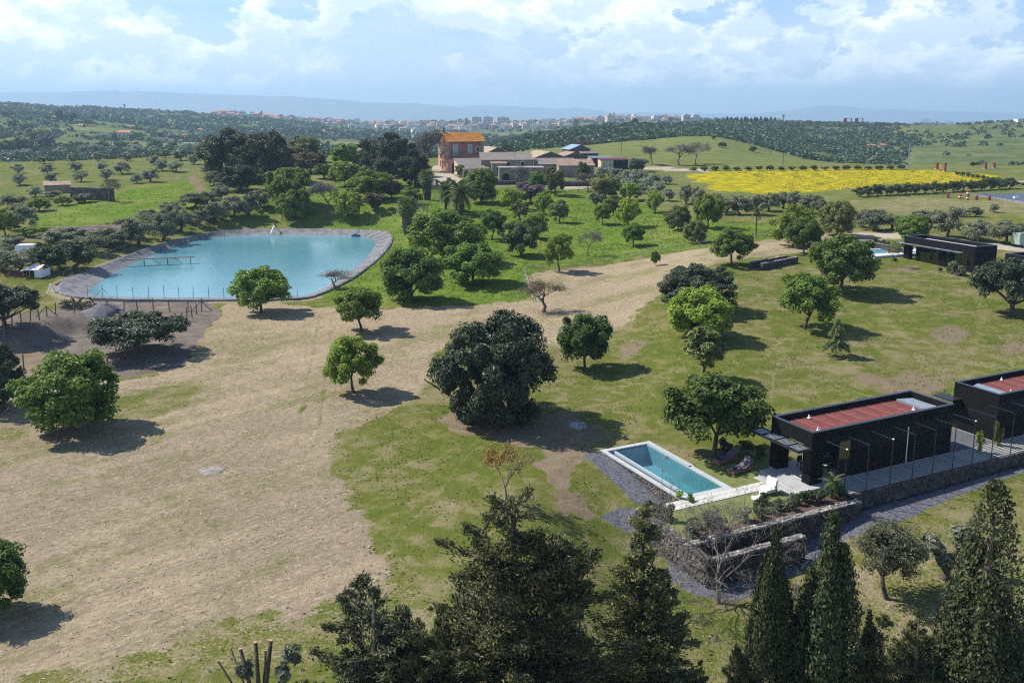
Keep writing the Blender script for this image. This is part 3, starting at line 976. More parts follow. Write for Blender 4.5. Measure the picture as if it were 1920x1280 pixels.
def make_ground():
    th = [HOR + 2.2 + 0 * k for k in range(1)]
    rows = np.concatenate([np.arange(1750, 620, -3.6), np.arange(620, 330, -2.2), np.arange(330, 262, -1.0)])
    ang = PITCH + np.arctan((rows - CYP) / FPX)
    ds = 25.0 / np.tan(ang)
    ds = np.concatenate([[6, 10, 14], ds[ds > 16], np.geomspace(ds[-1] * 1.012, 16400, 150)])
    tin = np.arange(-1040, 1041, 3.8) / 1710
    t = np.concatenate([-np.geomspace(1.75, .62, 45), tin, np.geomspace(.62, 1.75, 45)])
    Tm, Dm = np.meshgrid(t, ds)
    X = (Tm * Dm).ravel(); Y = Dm.ravel()
    Z = ground_z(X, Y)
    nr, nc = Dm.shape
    idx = np.arange(nr * nc).reshape(nr, nc)
    F = np.stack([idx[:-1, :-1], idx[:-1, 1:], idx[1:, 1:], idx[1:, :-1]], -1).reshape(-1, 4)
    straw = edge(X, Y, 'straw', 1.3, 3.2, 1.6)
    straw0 = straw.copy()
    pt = np.maximum(edge(X, Y, 'patch', 2.6, 5, 2), edge(X, Y, 'patch2', 2.6, 5, 2) * .8)
    straw = straw * (1 - pt * .66)
    lush = np.maximum(edge(X, Y, 'lush', 1.2, 4, 6), edge(X, Y, 'lush2', 3, 8, 9))
    yel = np.maximum(edge(X, Y, 'yellow', 3.0, 14, 8) * .9, edge(X, Y, 'yellow2', 2, 9, 8) * .35)
    soil = np.maximum(edge(X, Y, 'soil', .5, 3.5, 3), 0)
    bare = np.maximum.reduce([edge(X, Y, 'bare', .8, 4, 2.5), edge(X, Y, 'bare2', 1.0, 5, 4), edge(X, Y, 'bare3', 1.5, 6, 2) * .40, edge(X, Y, 'scrape', 1, 3, 3)])
    bare = np.maximum.reduce([bare] + [edge(X, Y, k, 1.2, 5, 2) * .62 for k in ('worn', 'worn2', 'worn3', 'worn4', 'worn5')])
    gravel = np.maximum(edge(X, Y, 'gravel', .10, .5, 1.5), edge(X, Y, 'gravel2', .10, .6, 1.5))
    road = np.maximum.reduce([edge(X, Y, k, .8, 2, 3) for k in ('yard', 'yard2', 'track', 'track2', 'lane')])
    rim = 1 - sstep(poly_sd(X, Y, RIM), .3, 3.5) if True else 0
    rim = rim * (Y > 90) * (Y < 240)
    mown = edge(X, Y, 'mown', 2, 7, 9)
    straw = np.maximum(straw, mown * .45)
    straw = np.maximum(straw, rim * (1 - lush) * .8)
    for line in TRACKS:                                # faint wheel tracks in the lawn and the straw
        P = smooth_loop([np.array(q) for q in trace(line)], 4, False)
        lo = P.min(0) - 3; hi = P.max(0) + 3
        m = (X > lo[0]) & (X < hi[0]) & (Y > lo[1]) & (Y < hi[1])
        d = np.full(m.sum(), 1e9)
        for a, b in zip(P[:-1], P[1:]):
            t = np.clip(((X[m] - a[0]) * (b - a)[0] + (Y[m] - a[1]) * (b - a)[1]) / ((b - a) @ (b - a) + 1e-9), 0, 1)
            d = np.minimum(d, np.hypot(X[m] - a[0] - t * (b - a)[0], Y[m] - a[1] - t * (b - a)[1]))
        k = np.maximum(1 - sstep(np.abs(d - .75), .06, .42), 0) * .43
        straw[m] = np.maximum(straw[m], k)
    straw = np.maximum(straw, np.maximum(edge(X, Y, 'mixed', 1.5, 5, 3) * .45, edge(X, Y, 'mixed2', 1.5, 5, 3) * .43))
    for line in RUTS:                                  # faint wheel lines where some green stays in the cut straw
        P = smooth_loop([np.array(q) for q in trace(line)], 4, False)
        lo = P.min(0) - 3; hi = P.max(0) + 3
        m = (X > lo[0]) & (X < hi[0]) & (Y > lo[1]) & (Y < hi[1])
        d = np.full(m.sum(), 1e9)
        for a, b in zip(P[:-1], P[1:]):
            t = np.clip(((X[m] - a[0]) * (b - a)[0] + (Y[m] - a[1]) * (b - a)[1]) / ((b - a) @ (b - a) + 1e-9), 0, 1)
            d = np.minimum(d, np.hypot(X[m] - a[0] - t * (b - a)[0], Y[m] - a[1] - t * (b - a)[1]))
        straw[m] = straw[m] * (1 - .42 * (1 - sstep(np.abs(d - .8), .06, .5)))
    far = sstep(Y, 330, 520)
    # far land: woodland floor against open slopes
    T = X / Y * 1710 + 960
    lw = (1 - sstep(T, 560, 660)) * .13
    wood = far * sstep(fbm(X / 160, Y / 160, 4, 21), .42 - lw, .54 - lw)
    hill = (1 - sstep(Y, 470, 560)) * sstep(Y, 320, 350) * sstep(T, 930, 980) * (1 - sstep(T, 1540, 1640))
    green_hill = sstep(T, 1690, 1740) * sstep(Y, 480, 560) * (1 - sstep(Y, 1080, 1200))
    wood = wood * (1 - hill) * (1 - .75 * green_hill)
    dense = sstep(T, 960, 1000) * (1 - sstep(T, 1650, 1720)) * sstep(Y, 540, 600) * (1 - sstep(Y, 1250, 1400))
    wood = np.maximum(wood, dense * .9)
    me = mesh_np('ground', np.stack([X, Y, Z], 1), F, [], True)
    for nm, ch in (('cover_a', (straw, lush, yel)), ('cover_b', (bare, gravel, soil)), ('cover_c', (road, wood, hill + green_hill * .8))):
        at = me.color_attributes.new(nm, 'FLOAT_COLOR', 'POINT')
        at.data.foreach_set('color', np.stack([np.clip(c, 0, 1) for c in ch] + [np.ones_like(X)], 1).astype(np.float32).ravel())
    m = bpy.data.materials.new('ground_cover')
    m.use_nodes = True
    w = NT(m.node_tree)
    b = w.n['Principled BSDF']
    b.inputs['Roughness'].default_value = .95
    b.inputs['Specular IOR Level'].default_value = .0
    pos = w.node('ShaderNodeNewGeometry').outputs['Position']
    flat = w.mapping(pos, scale=(1, 1, .001))
    A = []
    for nm in ('cover_a', 'cover_b', 'cover_c'):
        at = w.node('ShaderNodeAttribute', attribute_name=nm)
        s = w.node('ShaderNodeSeparateColor'); w.l.new(at.outputs['Color'], s.inputs[0])
        A.append(s.outputs)
    fine = w.noise(flat, 5.5, 4, .7)                    # tufts, decimetres
    fleck = w.noise(flat, 13.0, 2, .8)
    mid = w.noise(flat, .55, 5, .68, dist=.6)
    big = w.noise(flat, .085, 4, .6)
    huge = w.noise(flat, .012, 4, .6)
    # lawn: greens broken by tan patches of cut grass
    lawn = w.mix(w.ramp(mid, .36, .64), (.078, .106, .016), (.126, .136, .027))
    lawn = w.mix(w.ramp(big, .40, .62), lawn, w.mix(w.ramp(fine, .4, .65), (.10, .112, .02), (.155, .142, .042)))
    tanp = w.math('ADD', w.math('MULTIPLY', mid, .6), w.math('MULTIPLY', big, .45))
    tanp = w.math('ADD', tanp, w.math('MULTIPLY', fine, .16))
    lawn = w.mix(w.math('MULTIPLY', w.ramp(tanp, .57, .72), .75), lawn, (.245, .20, .115))
    lawn = w.mix(w.ramp(fleck, .5, .76, 0, .55), lawn, (.20, .178, .08))
    lawn = w.mix(w.ramp(fleck, .24, .48, .6, 0), lawn, (.036, .05, .012))
    # straw: cut and dried, with mowing lines
    turned = w.mapping(flat, rot=(0, 0, R(-42)))
    lines = w.noise(w.mapping(turned, scale=(.45, 3.0, 1)), 1.0, 6, .74, dist=.3)
    clod = w.noise(w.mapping(turned, scale=(1.0, 1.9, 1)), 2.1, 4, .72)
    swath = w.noise(w.mapping(turned, scale=(.05, .8, 1)), .55, 3, .55)
    straw_c = w.mix(w.ramp(mid, .3, .7), (.30, .235, .155), (.22, .172, .118))
    straw_c = w.mix(w.ramp(swath, .45, .7, 0, .45), straw_c, (.40, .325, .205))
    straw_c = w.mix(w.ramp(big, .36, .62, .62, 0), straw_c, (.205, .158, .115))
    straw_c = w.mix(w.ramp(clod, .5, .68, 0, .65), straw_c, (.46, .375, .25))
    straw_c = w.mix(w.ramp(clod, .3, .48, .6, 0), straw_c, (.15, .115, .075))
    straw_c = w.mix(w.ramp(lines, .53, .68, 0, .7), straw_c, (.105, .082, .052))
    straw_c = w.mix(w.ramp(fleck, .54, .8, 0, .75), straw_c, (.52, .43, .29))
    straw_c = w.mix(w.ramp(fleck, .2, .45, .75, 0), straw_c, (.11, .085, .053))
    sy = w.node('ShaderNodeSeparateXYZ'); w.l.new(pos, sy.inputs[0])
    straw_c = w.mix(w.ramp(sy.outputs[1], 62, 100, 0, .28), straw_c, w.mix(w.ramp(clod, .3, .66), (.27, .205, .115), (.50, .39, .235)))   # drier hay up the slope
    gtint = w.math('ADD', w.math('MULTIPLY', w.noise(w.mapping(turned, scale=(.35, 1.0, 1)), .16, 5, .7), .8), w.math('MULTIPLY', mid, .3))
    straw_c = w.mix(w.math('MULTIPLY', w.ramp(gtint, .51, .68), .6), straw_c, w.mix(w.ramp(clod, .35, .6), (.085, .092, .026), (.18, .175, .062)))
    lawn = w.mix(w.ramp(clod, .52, .7, 0, .45), lawn, (.185, .175, .06))
    lawn = w.mix(w.ramp(clod, .28, .46, .5, 0), lawn, (.05, .064, .012))
    # tall meadow
    lush_c = w.mix(w.ramp(mid, .35, .66), (.075, .13, .016), (.14, .195, .03))
    lush_c = w.mix(w.ramp(big, .45, .7), lush_c, w.mix(fine, (.14, .175, .032), (.21, .215, .065)))
    lush_c = w.mix(w.ramp(fine, .25, .5, .55, 0), lush_c, (.035, .068, .01))
    lush_c = w.mix(w.ramp(fleck, .6, .8, 0, .4), lush_c, (.24, .26, .06))
    yel_c = w.mix(w.ramp(w.noise(w.mapping(flat, scale=(.5, 1.3, .001)), .55, 6, .75), .39, .62), (.12, .15, .018), (.50, .385, .012))
    bare_c = w.mix(w.ramp(mid, .3, .7), (.235, .178, .118), (.16, .12, .08))
    bare_c = w.mix(w.ramp(fleck, .55, .8, 0, .5), bare_c, (.33, .26, .18))
    vor = w.node('ShaderNodeTexVoronoi'); vor.inputs['Scale'].default_value = 9.0; w.l.new(flat, vor.inputs['Vector'])
    vs = w.node('ShaderNodeSeparateColor'); w.l.new(vor.outputs['Color'], vs.inputs[0])
    grav_c = w.mix(vs.outputs[0], (.065, .066, .078), (.16, .16, .175))
    soil_c = w.mix(w.ramp(mid, .3, .72), (.12, .098, .082), (.20, .165, .135))
    soil_c = w.mix(w.ramp(fleck, .5, .8, 0, .5), soil_c, (.26, .21, .16))
    soil_c = w.mix(w.ramp(lines, .5, .72, 0, .5), soil_c, (.08, .068, .055))
    road_c = w.mix(mid, (.42, .36, .28), (.33, .28, .21))
    wood_c = w.mix(w.ramp(huge, .35, .65), (.065, .095, .034), (.12, .14, .06))
    hill_c = w.mix(w.ramp(w.noise(w.mapping(flat, scale=(.6, 1.6, .001)), .16, 5, .65), .35, .65), (.108, .135, .038), (.165, .175, .068))
    farm = w.mix(w.ramp(w.noise(flat, .008, 5, .6), .4, .6), (.09, .115, .036), (.15, .16, .065))

    def over(c, f, c2, k=.55, lo=.36, hi=.62):
        g = w.ramp(w.math('ADD', w.math('ADD', f, w.math('MULTIPLY', w.math('SUBTRACT', mid, .5), k * .75)), w.math('MULTIPLY', w.math('SUBTRACT', fine, .5), k * 1.35)), lo, hi)
        return w.mix(g, c, c2)
    sepp = w.node('ShaderNodeSeparateXYZ'); w.l.new(pos, sepp.inputs[0])
    col = w.mix(w.ramp(sepp.outputs[1], 150, 230), lawn, w.mix(.5, lawn, hill_c))
    col = w.mix(w.ramp(sepp.outputs[1], 360, 600), col, farm)
    hill_c = w.mix(w.ramp(sepp.outputs[1], 500, 570), hill_c, w.mix(w.ramp(w.noise(flat, .03, 6, .7), .38, .62), (.07, .098, .03), (.125, .14, .055)))
    col = over(col, A[2][2], hill_c)
    col = over(col, A[2][1], wood_c)
    col = over(col, A[0][1], lush_c, .9)
    col = over(col, A[0][0], straw_c, .95)
    col = over(col, A[1][2], soil_c, .5)
    col = over(col, A[1][0], bare_c, .9)
    col = over(col, A[2][0], road_c, .4)
    col = over(col, A[0][2], yel_c, .7)
    col = over(col, A[1][1], grav_c, .25, .44, .56)
    w.l.new(col, b.inputs['Base Color'])
    bn = w.node('ShaderNodeBump')
    bn.inputs['Strength'].default_value = .9
    bn.inputs['Distance'].default_value = .10
    hgt = w.math('ADD', w.math('MULTIPLY', fine, .8), w.math('ADD', w.math('MULTIPLY', mid, 1.3), w.math('MULTIPLY', fleck, .5)))
    w.l.new(hgt, bn.inputs['Height'])
    w.l.new(bn.outputs[0], b.inputs['Normal'])
    me.materials.append(m)
    tag(link('ground', me), kind='structure')


make_ground()


# ------------------------------------------------------------------ far mountains
def mountains():
    m = pmat('mountain_slopes', (.10, .12, .07), .95, col2=(.16, .15, .10), vscale=.002)
    for Y0, crest in ((12500, [(-900, 195), (-500, 182), (-200, 178), (0, 173), (120, 174), (205, 170), (300, 173), (420, 177), (520, 180), (640, 187), (690, 193), (780, 194), (830, 198),
                               (900, 205), (960, 211), (1040, 222), (1100, 228)]),
                      (15000, [(760, 224), (840, 207), (880, 197), (950, 198), (1000, 202), (1040, 204), (1080, 201), (1110, 206), (1160, 212), (1220, 211), (1300, 213), (1400, 213), (1470, 208), (1500, 204), (1540, 197), (1580, 200), (1640, 205),
                               (1700, 206), (1760, 208), (1830, 210), (1920, 212), (2100, 214), (2500, 218), (2900, 224)])):
        xs = np.linspace(crest[0][0], crest[-1][0], 420)
        cr = np.interp(xs, [c[0] for c in crest], [c[1] for c in crest]) + (fbm(xs / 34., xs * 0, 4, 5) - .5) * 2.6
        prof_ = [(0, -40), (300, .28), (650, .62), (950, .9), (1150, 1.0), (1400, .82), (1700, -.1)]
        ts = (xs - 960) / 1710
        V = []
        for k, (dy, f) in enumerate(prof_):
            Y = Y0 - 1150 * 1.6 + dy * 1.6
            zc = np.array([z_at_row(Y0, r) for r in cr])
            n = (fbm(xs / 22. + k * 3.1, xs * 0 + k * .35, 4, 9) - .5)
            z = (zc + 30) * np.clip(f + (n * .35 if 0 < k < 4 else 0), -.2, 1.0) - 30 if k else np.full_like(zc, -45.)
            V.append(np.stack([ts * Y, np.full_like(ts, Y) + n * 300 * (k not in (4,)), z], 1))
        n = len(xs)
        idx = np.arange(n * len(prof_)).reshape(len(prof_), n)
        F = np.stack([idx[:-1, :-1], idx[:-1, 1:], idx[1:, 1:], idx[1:, :-1]], -1).reshape(-1, 4)
        tag(link('mountains', mesh_np('mountains', np.concatenate(V), F, m, True)), kind='structure')


mountains()

# ------------------------------------------------------------------ air
def haze():
    m = bpy.data.materials.new('haze_air')
    m.use_nodes = True
    w = NT(m.node_tree); w.n.clear()
    o = w.node('ShaderNodeOutputMaterial'); v = w.node('ShaderNodeVolumePrincipled')
    v.inputs['Color'].default_value = (.52, .77, 1.0, 1)
    v.inputs['Density'].default_value = HAZE
    v.inputs['Anisotropy'].default_value = .15
    w.l.new(v.outputs[0], o.inputs['Volume'])
    b = MB().b2(-28000, 28000, -60, 16900, -60, 520)
    tag(link('haze', b.mesh('haze', m)), kind='stuff')


HAZE = 0.00015
haze()
# ------------------------------------------------------------------ the villas, pool and terrace
M['black'] = pmat('black_render', (.0065, .006, .006), .8, spec=.12, var=.35, vscale=1.2, bump=.25, bscale=30)
M['blackmetal'] = pmat('black_metal', (.014, .015, .018), .45, spec=.5)
M['coping_metal'] = pmat('dark_coping', (.028, .033, .045), .35, spec=.6, metal=.3)
M['redroof'] = pmat('red_corrugated_sheet', (.175, .06, .054), .8, spec=.04, var=.3, vscale=1.5)
M['white'] = pmat('white_paint', (.78, .77, .74), .6)
M['seam'] = pmat('pale_flashing', (.30, .15, .135), .6)
M['zinc'] = pmat('zinc_sheet', (.30, .34, .37), .45, metal=.4, var=.15, vscale=2)
M['palegrey'] = pmat('pale_membrane', (.50, .51, .50), .8, var=.12, vscale=1.0)
M['concrete'] = pmat('terrace_concrete', (.37, .365, .35), .85, var=.12, vscale=1.3, bump=.1)
M['soffit'] = pmat('soffit', (.05, .05, .05), .8)
M['travertine'] = pmat('pale_paving', (.47, .45, .405), .8, var=.16, vscale=2.5, island=.06)
M['pool_coping'] = pmat('pool_coping', (.40, .41, .40), .7, var=.15, vscale=2)
M['board'] = pmat('grey_deck_board', (.31, .30, .275), .75, var=.25, vscale=2.5)
M['stone'] = pmat('lava_and_lime_stone', (.085, .072, .066), .9, col2=(.042, .038, .037), vscale=1.6, island=.5, bump=.4, bscale=9)
M['stone_sunlit'] = pmat('sunlit_wall_stone', (.15, .128, .108), .9, col2=(.075, .067, .062), vscale=1.6, island=.45, bump=.4, bscale=9)  # sunlit copy of the dark wall stone, the sun's brightening put into its colour
M['stone_cap'] = pmat('pale_rubble_capping', (.29, .27, .235), .9, col2=(.16, .15, .135), vscale=2.2, island=.35)
M['mortar'] = pmat('mortar', (.075, .066, .06), .95, var=.3, vscale=3)
M['tile'] = pmat('pool_tile', (.35, .45, .48), .5, var=.12, vscale=3)
M['tile_rim'] = pmat('pool_rim', (.34, .40, .43), .45)
M['channel'] = pmat('channel_grey', (.075, .085, .09), .6)
M['lawn'] = pmat('trim_lawn', (.115, .145, .032), .95, col2=(.17, .175, .06), vscale=1.8, bump=.8, bscale=22)
M['mulch'] = pmat('bark_mulch', (.13, .075, .05), .95, col2=(.07, .042, .03), vscale=9, bump=.8, bscale=18)
M['cushion'] = pmat('mauve_grey_cushion', (.135, .11, .135), .9, var=.1)
M['teak'] = pmat('orange_teak', (.42, .17, .045), .6, var=.3, vscale=4)
M['copper'] = pmat('copper', (.6, .28, .14), .35, metal=.8)
M['wicker'] = pmat('tan_wicker', (.42, .28, .18), .8, var=.3, vscale=9)
M['gravel'] = pmat('lava_gravel', (.055, .057, .066), .95, col2=(.14, .14, .15), vscale=14, bump=.8, bscale=30)


def glass_mat(name, tint=(.55, .6, .6), f=.35):
    m = bpy.data.materials.new(name); m.use_nodes = True
    w = NT(m.node_tree); w.n.clear()
    o = w.node('ShaderNodeOutputMaterial'); t = w.node('ShaderNodeBsdfTransparent'); g = w.node('ShaderNodeBsdfGlossy')
    t.inputs[0].default_value = (*tint, 1); g.inputs['Roughness'].default_value = .02
    fr = w.node('ShaderNodeFresnel'); fr.inputs[0].default_value = 1.5
    mx = w.node('ShaderNodeMixShader')
    w.l.new(w.math('ADD', w.math('MULTIPLY', fr.outputs[0], 1.0), f * .3, clamp=True), mx.inputs[0])
    w.l.new(t.outputs[0], mx.inputs[1]); w.l.new(g.outputs[0], mx.inputs[2]); w.l.new(mx.outputs[0], o.inputs[0])
    return m


def water_mat(name, tint, bump=.15, scale=3.0):
    m = glass_mat(name, tint, .12)
    w = NT(m.node_tree)
    g = [n for n in w.n if n.type == 'BSDF_GLOSSY'][0]; fr = [n for n in w.n if n.type == 'FRESNEL'][0]
    fr.inputs[0].default_value = 1.33
    bn = w.node('ShaderNodeBump'); bn.inputs['Strength'].default_value = bump; bn.inputs['Distance'].default_value = .05
    tc = w.node('ShaderNodeTexCoord')
    w.l.new(w.noise(tc.outputs['Object'], scale, 3, .6), bn.inputs['Height'])
    w.l.new(bn.outputs[0], g.inputs['Normal'])
    return m


M['glass'] = glass_mat('window_glass')
M['poolwater'] = water_mat('pool_water', (.44, .71, .75))


def W(a, b, z=0.0):
    p = VB + a * E1 + b * E2
    return (p[0], p[1], z)


def stones(p, u, n, L, z0, z1, size=.3, seed=1, proud=.06):
    """irregular stones standing proud of a wall face; z0/z1 may be functions of the distance along the wall"""
    g = np.random.default_rng(seed); mb = MB()
    zf0 = z0 if callable(z0) else (lambda s: z0); zf1 = z1 if callable(z1) else (lambda s: z1)
    hmax = max(zf1(s) - zf0(s) for s in np.linspace(0, L, 9))
    rows = max(1, int(round(hmax / (size * .62))))
    for r in range(rows):
        s = -g.random() * size
        while s < L:
            ln = size * g.uniform(.65, 1.5); s0, s1 = max(s + .012, 0), min(s + ln - .012, L)
            s += ln
            if s1 - s0 < .06: continue
            sm = (s0 + s1) / 2; zb, zt = zf0(sm), zf1(sm)
            hh = (zt - zb) / rows
            q0, q1 = zb + hh * r + .012, zb + hh * (r + 1) - .012
            if hh < .05: continue
            j = lambda k=.03: g.normal() * k
            base = [(s0 + j(), q0 + j()), (s1 + j(), q0 + j()), (s1 + j(), q1 + j()), (s0 + j(), q1 + j())]
            cx, cy = sm, (q0 + q1) / 2
            pr = proud * g.uniform(.5, 1.4)
            top = [(cx + (a - cx) * .72 + j(.015), cy + (b - cy) * .7 + j(.015)) for a, b in base]
            vs = [(p[0] + u[0] * a, p[1] + u[1] * a, b) for a, b in base] + [(p[0] + u[0] * a + n[0] * pr, p[1] + u[1] * a + n[1] * pr, b) for a, b in top]
            mb.add(vs, [(4, 5, 6, 7), (0, 1, 5, 4), (1, 2, 6, 5), (2, 3, 7, 6), (3, 0, 4, 7)])
    return mb


def cap_stones(p, u, n, L, wd, zf, seed=1, size=.26):
    g = np.random.default_rng(seed); mb = MB()
    k = max(2, int(wd / .2)); s = 0
    while s < L:
        ln = size * g.uniform(.6, 1.4)
        for i in range(k):
            w0 = wd * i / k; w1 = wd * (i + 1) / k
            z = zf(s) if callable(zf) else zf
            h = g.uniform(.02, .09)
            c = [(s + .01, w0 + .01), (min(s + ln, L) - .01, w0 + .01), (min(s + ln, L) - .01, w1 - .01), (s + .01, w1 - .01)]
            m = [sum(q[0] for q in c) / 4, sum(q[1] for q in c) / 4]
            t = [(m[0] + (q[0] - m[0]) * .65 + g.normal() * .02, m[1] + (q[1] - m[1]) * .65 + g.normal() * .02) for q in c]
            P = [(p[0] + u[0] * a + n[0] * b, p[1] + u[1] * a + n[1] * b, z) for a, b in c] + [(p[0] + u[0] * a + n[0] * b, p[1] + u[1] * a + n[1] * b, z + h) for a, b in t]
            mb.add(P, [(4, 5, 6, 7), (0, 1, 5, 4), (1, 2, 6, 5), (2, 3, 7, 6), (3, 0, 4, 7)])
        s += ln
    return mb


def stone_wall(a0, b0, a1, b1, thick, z0, z1, label, seed, faces=(1,), cap=True, frame=None, endcap=False, size=.3, mat='stone'):
    """dry stone wall between two points of the villa frame; faces: which sides carry stones (+1 right of the direction)"""
    loc, rz = frame or ((VB[0], VB[1], 0), VA)
    t = thing('stone_wall', label, 'stone wall', loc, rz)
    d = np.array([a1 - a0, b1 - b0]); L = np.linalg.norm(d); u = d / L; nr = np.array([u[1], -u[0]])
    zf0 = z0 if callable(z0) else (lambda s: z0); zf1 = z1 if callable(z1) else (lambda s: z1)
    A = np.array([a0, b0])
    mb = MB(); K = max(1, int(L / 2.5))
    for k in range(K):
        s0, s1 = L * k / K, L * (k + 1) / K
        c = A + u * (s0 + s1) / 2
        mb.box((c[0], c[1], (zf0((s0 + s1) / 2) - .6 + zf1(s0)) / 2), (s1 - s0, thick, zf1(s0) - zf0((s0 + s1) / 2) + .6), math.atan2(u[1], u[0]))
    part('core', mb, M['mortar'], t)
    sm = MB()
    for f in faces:
        q = stones(A + nr * f * (thick / 2 - .005), u, nr * f, L, z0, z1, size, seed + int(f))
        sm.add(q.v, q.f)
    if endcap:
        for e, (P, dirn, un) in enumerate(((A + u * L + nr * thick / 2, -nr, u), (A - nr * thick / 2, nr, -u))):
            q = stones(P, dirn, un, thick, z0, z1, size, seed + 9 + e); sm.add(q.v, q.f)
    part('stones', sm, M[mat], t, kind='stuff')
    if cap:
        part('capping_stones', cap_stones(A - nr * thick / 2, u, nr, L, thick, (lambda s: zf1(s) - .01), seed + 5), M['stone_cap'], t, kind='stuff')
    return t


def corrugated(Lx, Ly, pitch=.24, h=.05):
    mb = MB(); n = int(round(Lx / pitch)); xs = []
    for i in range(n):
        x = Lx * i / n; p = Lx / n
        xs += [(x, 0), (x + p * .45, 0), (x + p * .55, h), (x + p * .9, h)]
    xs.append((Lx, 0))
    vs = [(x, 0, z) for x, z in xs] + [(x, Ly, z) for x, z in xs]
    k = len(xs)
    mb.add(vs, [(i, i + 1, k + i + 1, k + i) for i in range(k - 1)])
    return mb.mesh('roof_sheet', M['redroof'])


def villa(label, origin, rz, L, Wd, H, walls, columns, glazing, front_canopy=None, end_canopy=None, red=None, tray=None, roof_mat='soffit', slit=None, vents=(), porch=None, doors=(), end_wall=True):
    t = thing('villa', label, 'villa', origin, rz)
    soff = 2.78
    ring = MB()
    ring.b2(0, L, 0, .22, soff, H); ring.b2(0, L, Wd - .22, Wd, soff, H)
    ring.b2(0, .22, .22, Wd - .22, soff, H); ring.b2(L - .22, L, .22, Wd - .22, soff, H)
    part('fascia', ring, M['black'], t)
    cp = MB()
    cp.b2(-.03, L + .03, -.03, .25, H, H + .035); cp.b2(-.03, L + .03, Wd - .25, Wd + .03, H, H + .035)
    cp.b2(-.03, .25, .25, Wd - .25, H, H + .035); cp.b2(L - .25, L + .03, .25, Wd - .25, H, H + .035)
    part('coping', cp, M['coping_metal'], t)
    part('roof_slab', MB().b2(.22, L - .22, .22, Wd - .22, soff, H - .52), M[roof_mat], t)
    part('floor', MB().b2(0, L, 0, Wd, -.25, 0), M['concrete'], t)
    for w in walls:                                   # (a0, a1, b0, b1[, z0, z1])
        z0, z1 = (w[4], w[5]) if len(w) > 4 else (0, soff)
        part('wall', MB().b2(*w[:4], z0, z1), M['black'], t)
    for c in columns:
        part('column', MB().b2(*c, 0, soff), M['black'], t)
    for (a0, b0, a1, b1, n) in glazing:                # glazed runs with n panes
        d = np.array([a1 - a0, b1 - b0]); Lg = np.linalg.norm(d); an = math.atan2(d[1], d[0])
        fr = MB(); c = np.array([a0 + a1, b0 + b1]) / 2
        for z in (.04, soff - .05):
            fr.box((c[0], c[1], z), (Lg, .08, .08 if z < 1 else .1), an)
        for k in range(n + 1):
            q = np.array([a0, b0]) + d * min(max(k / n, .03 / Lg), 1 - .03 / Lg)
            fr.box((q[0], q[1], soff / 2), (.07, .084, soff - .17), an)
        f = part('window_frame', fr, M['blackmetal'], t)
        for k in range(n):
            q = np.array([a0, b0]) + d * (k + .5) / n
            part('pane', MB().box((q[0], q[1], soff / 2), (Lg / n - .08, .016, soff - .19), an), M['glass'], f)
    if slit:
        a0, a1 = slit
        fr = MB().b2(a0, a0 + .04, .06, .2, 0, soff).b2(a1 - .04, a1, .06, .2, 0, soff)
        f = part('slit_window', fr, M['blackmetal'], t)
        part('pane', MB().b2(a0 + .2, a1 - .04, .1, .13, 0, soff), M['glass'], f)
        part('sky_reflection', MB().b2(a0 + .04, a0 + .2, .08, .12, .02, soff - .05), M['white'], f)  # white strip painted in place of the sky's reflection in the slit glass
    if red:
        a0, a1, n = red
        ln = (a1 - a0) / n
        me = corrugated(ln - .015, Wd - .56)
        for k in range(n):
            part('roof_sheet', me, None, t, (a0 + ln * k, .28, H - .42))
        sm = MB().b2(-.014, .014, .28, Wd - .28, H - .40, H - .352).mesh('roof_seam', M['seam'])
        for k in range(1, n):
            part('roof_seam', sm, None, t, (a0 + ln * k, 0, 0))
    if tray:
        part('roof_hatch', MB().add([(tray[0][0], tray[0][1], H - .30), (tray[1][0], tray[1][1], H - .30), (tray[2][0], tray[2][1], H - .22), (tray[3][0], tray[3][1], H - .22)] + [(q[0], q[1], H - .50) for q in tray],
                                    [(0, 1, 2, 3), (0, 4, 5, 1), (1, 5, 6, 2), (2, 6, 7, 3), (3, 7, 4, 0)]), M['zinc'], t)
        part('gutter_board', MB().b2(L - .85 if tray[0][0] > L / 2 else .3, L - .25 if tray[0][0] > L / 2 else .8, .3, Wd - .3, H - .52, H - .47), M['palegrey'], t)
    for (a, b) in vents:
        v = MB().box((a, b, H - .33), (.34, .2, .05), .5).tube([(a, b, H - .5), (a, b, H - .12)], .05, 8)
        part('roof_vent', v, M['white'], t)
    if end_canopy:
        b0, b1, z, ex = end_canopy
        fr = MB()
        fr.b2(-ex, -ex + .1, b0, b1, z - .09, z + .09); fr.b2(-.1, -.0, b0, b1, z - .09, z + .09)
        nn = 4
        for k in range(nn + 1):
            y = b0 + (b1 - b0) * k / nn
            y = min(max(y, b0 + .05), b1 - .05)
            fr.b2(-ex + .1, -.1, y - .05, y + .05, z - .09, z + .09)
        f = part('canopy', fr, M['blackmetal'], t)
        for k in range(nn):
            y0 = b0 + (b1 - b0) * k / nn + .08; y1 = b0 + (b1 - b0) * (k + 1) / nn - .08
            if k == nn - 1:
                part('canopy_panel', MB().b2(-ex + .1, -.1, y0, y1, z + .0, z + .03), M['palegrey'], f)
            else:
                sl = MB()
                for q in range(6):
                    yy = y0 + (y1 - y0) * (q + .5) / 6
                    sl.b2(-ex + .1, -.1, yy - .045, yy + .045, z + .02, z + .05)
                part('canopy_slats', sl, M['zinc'], f)
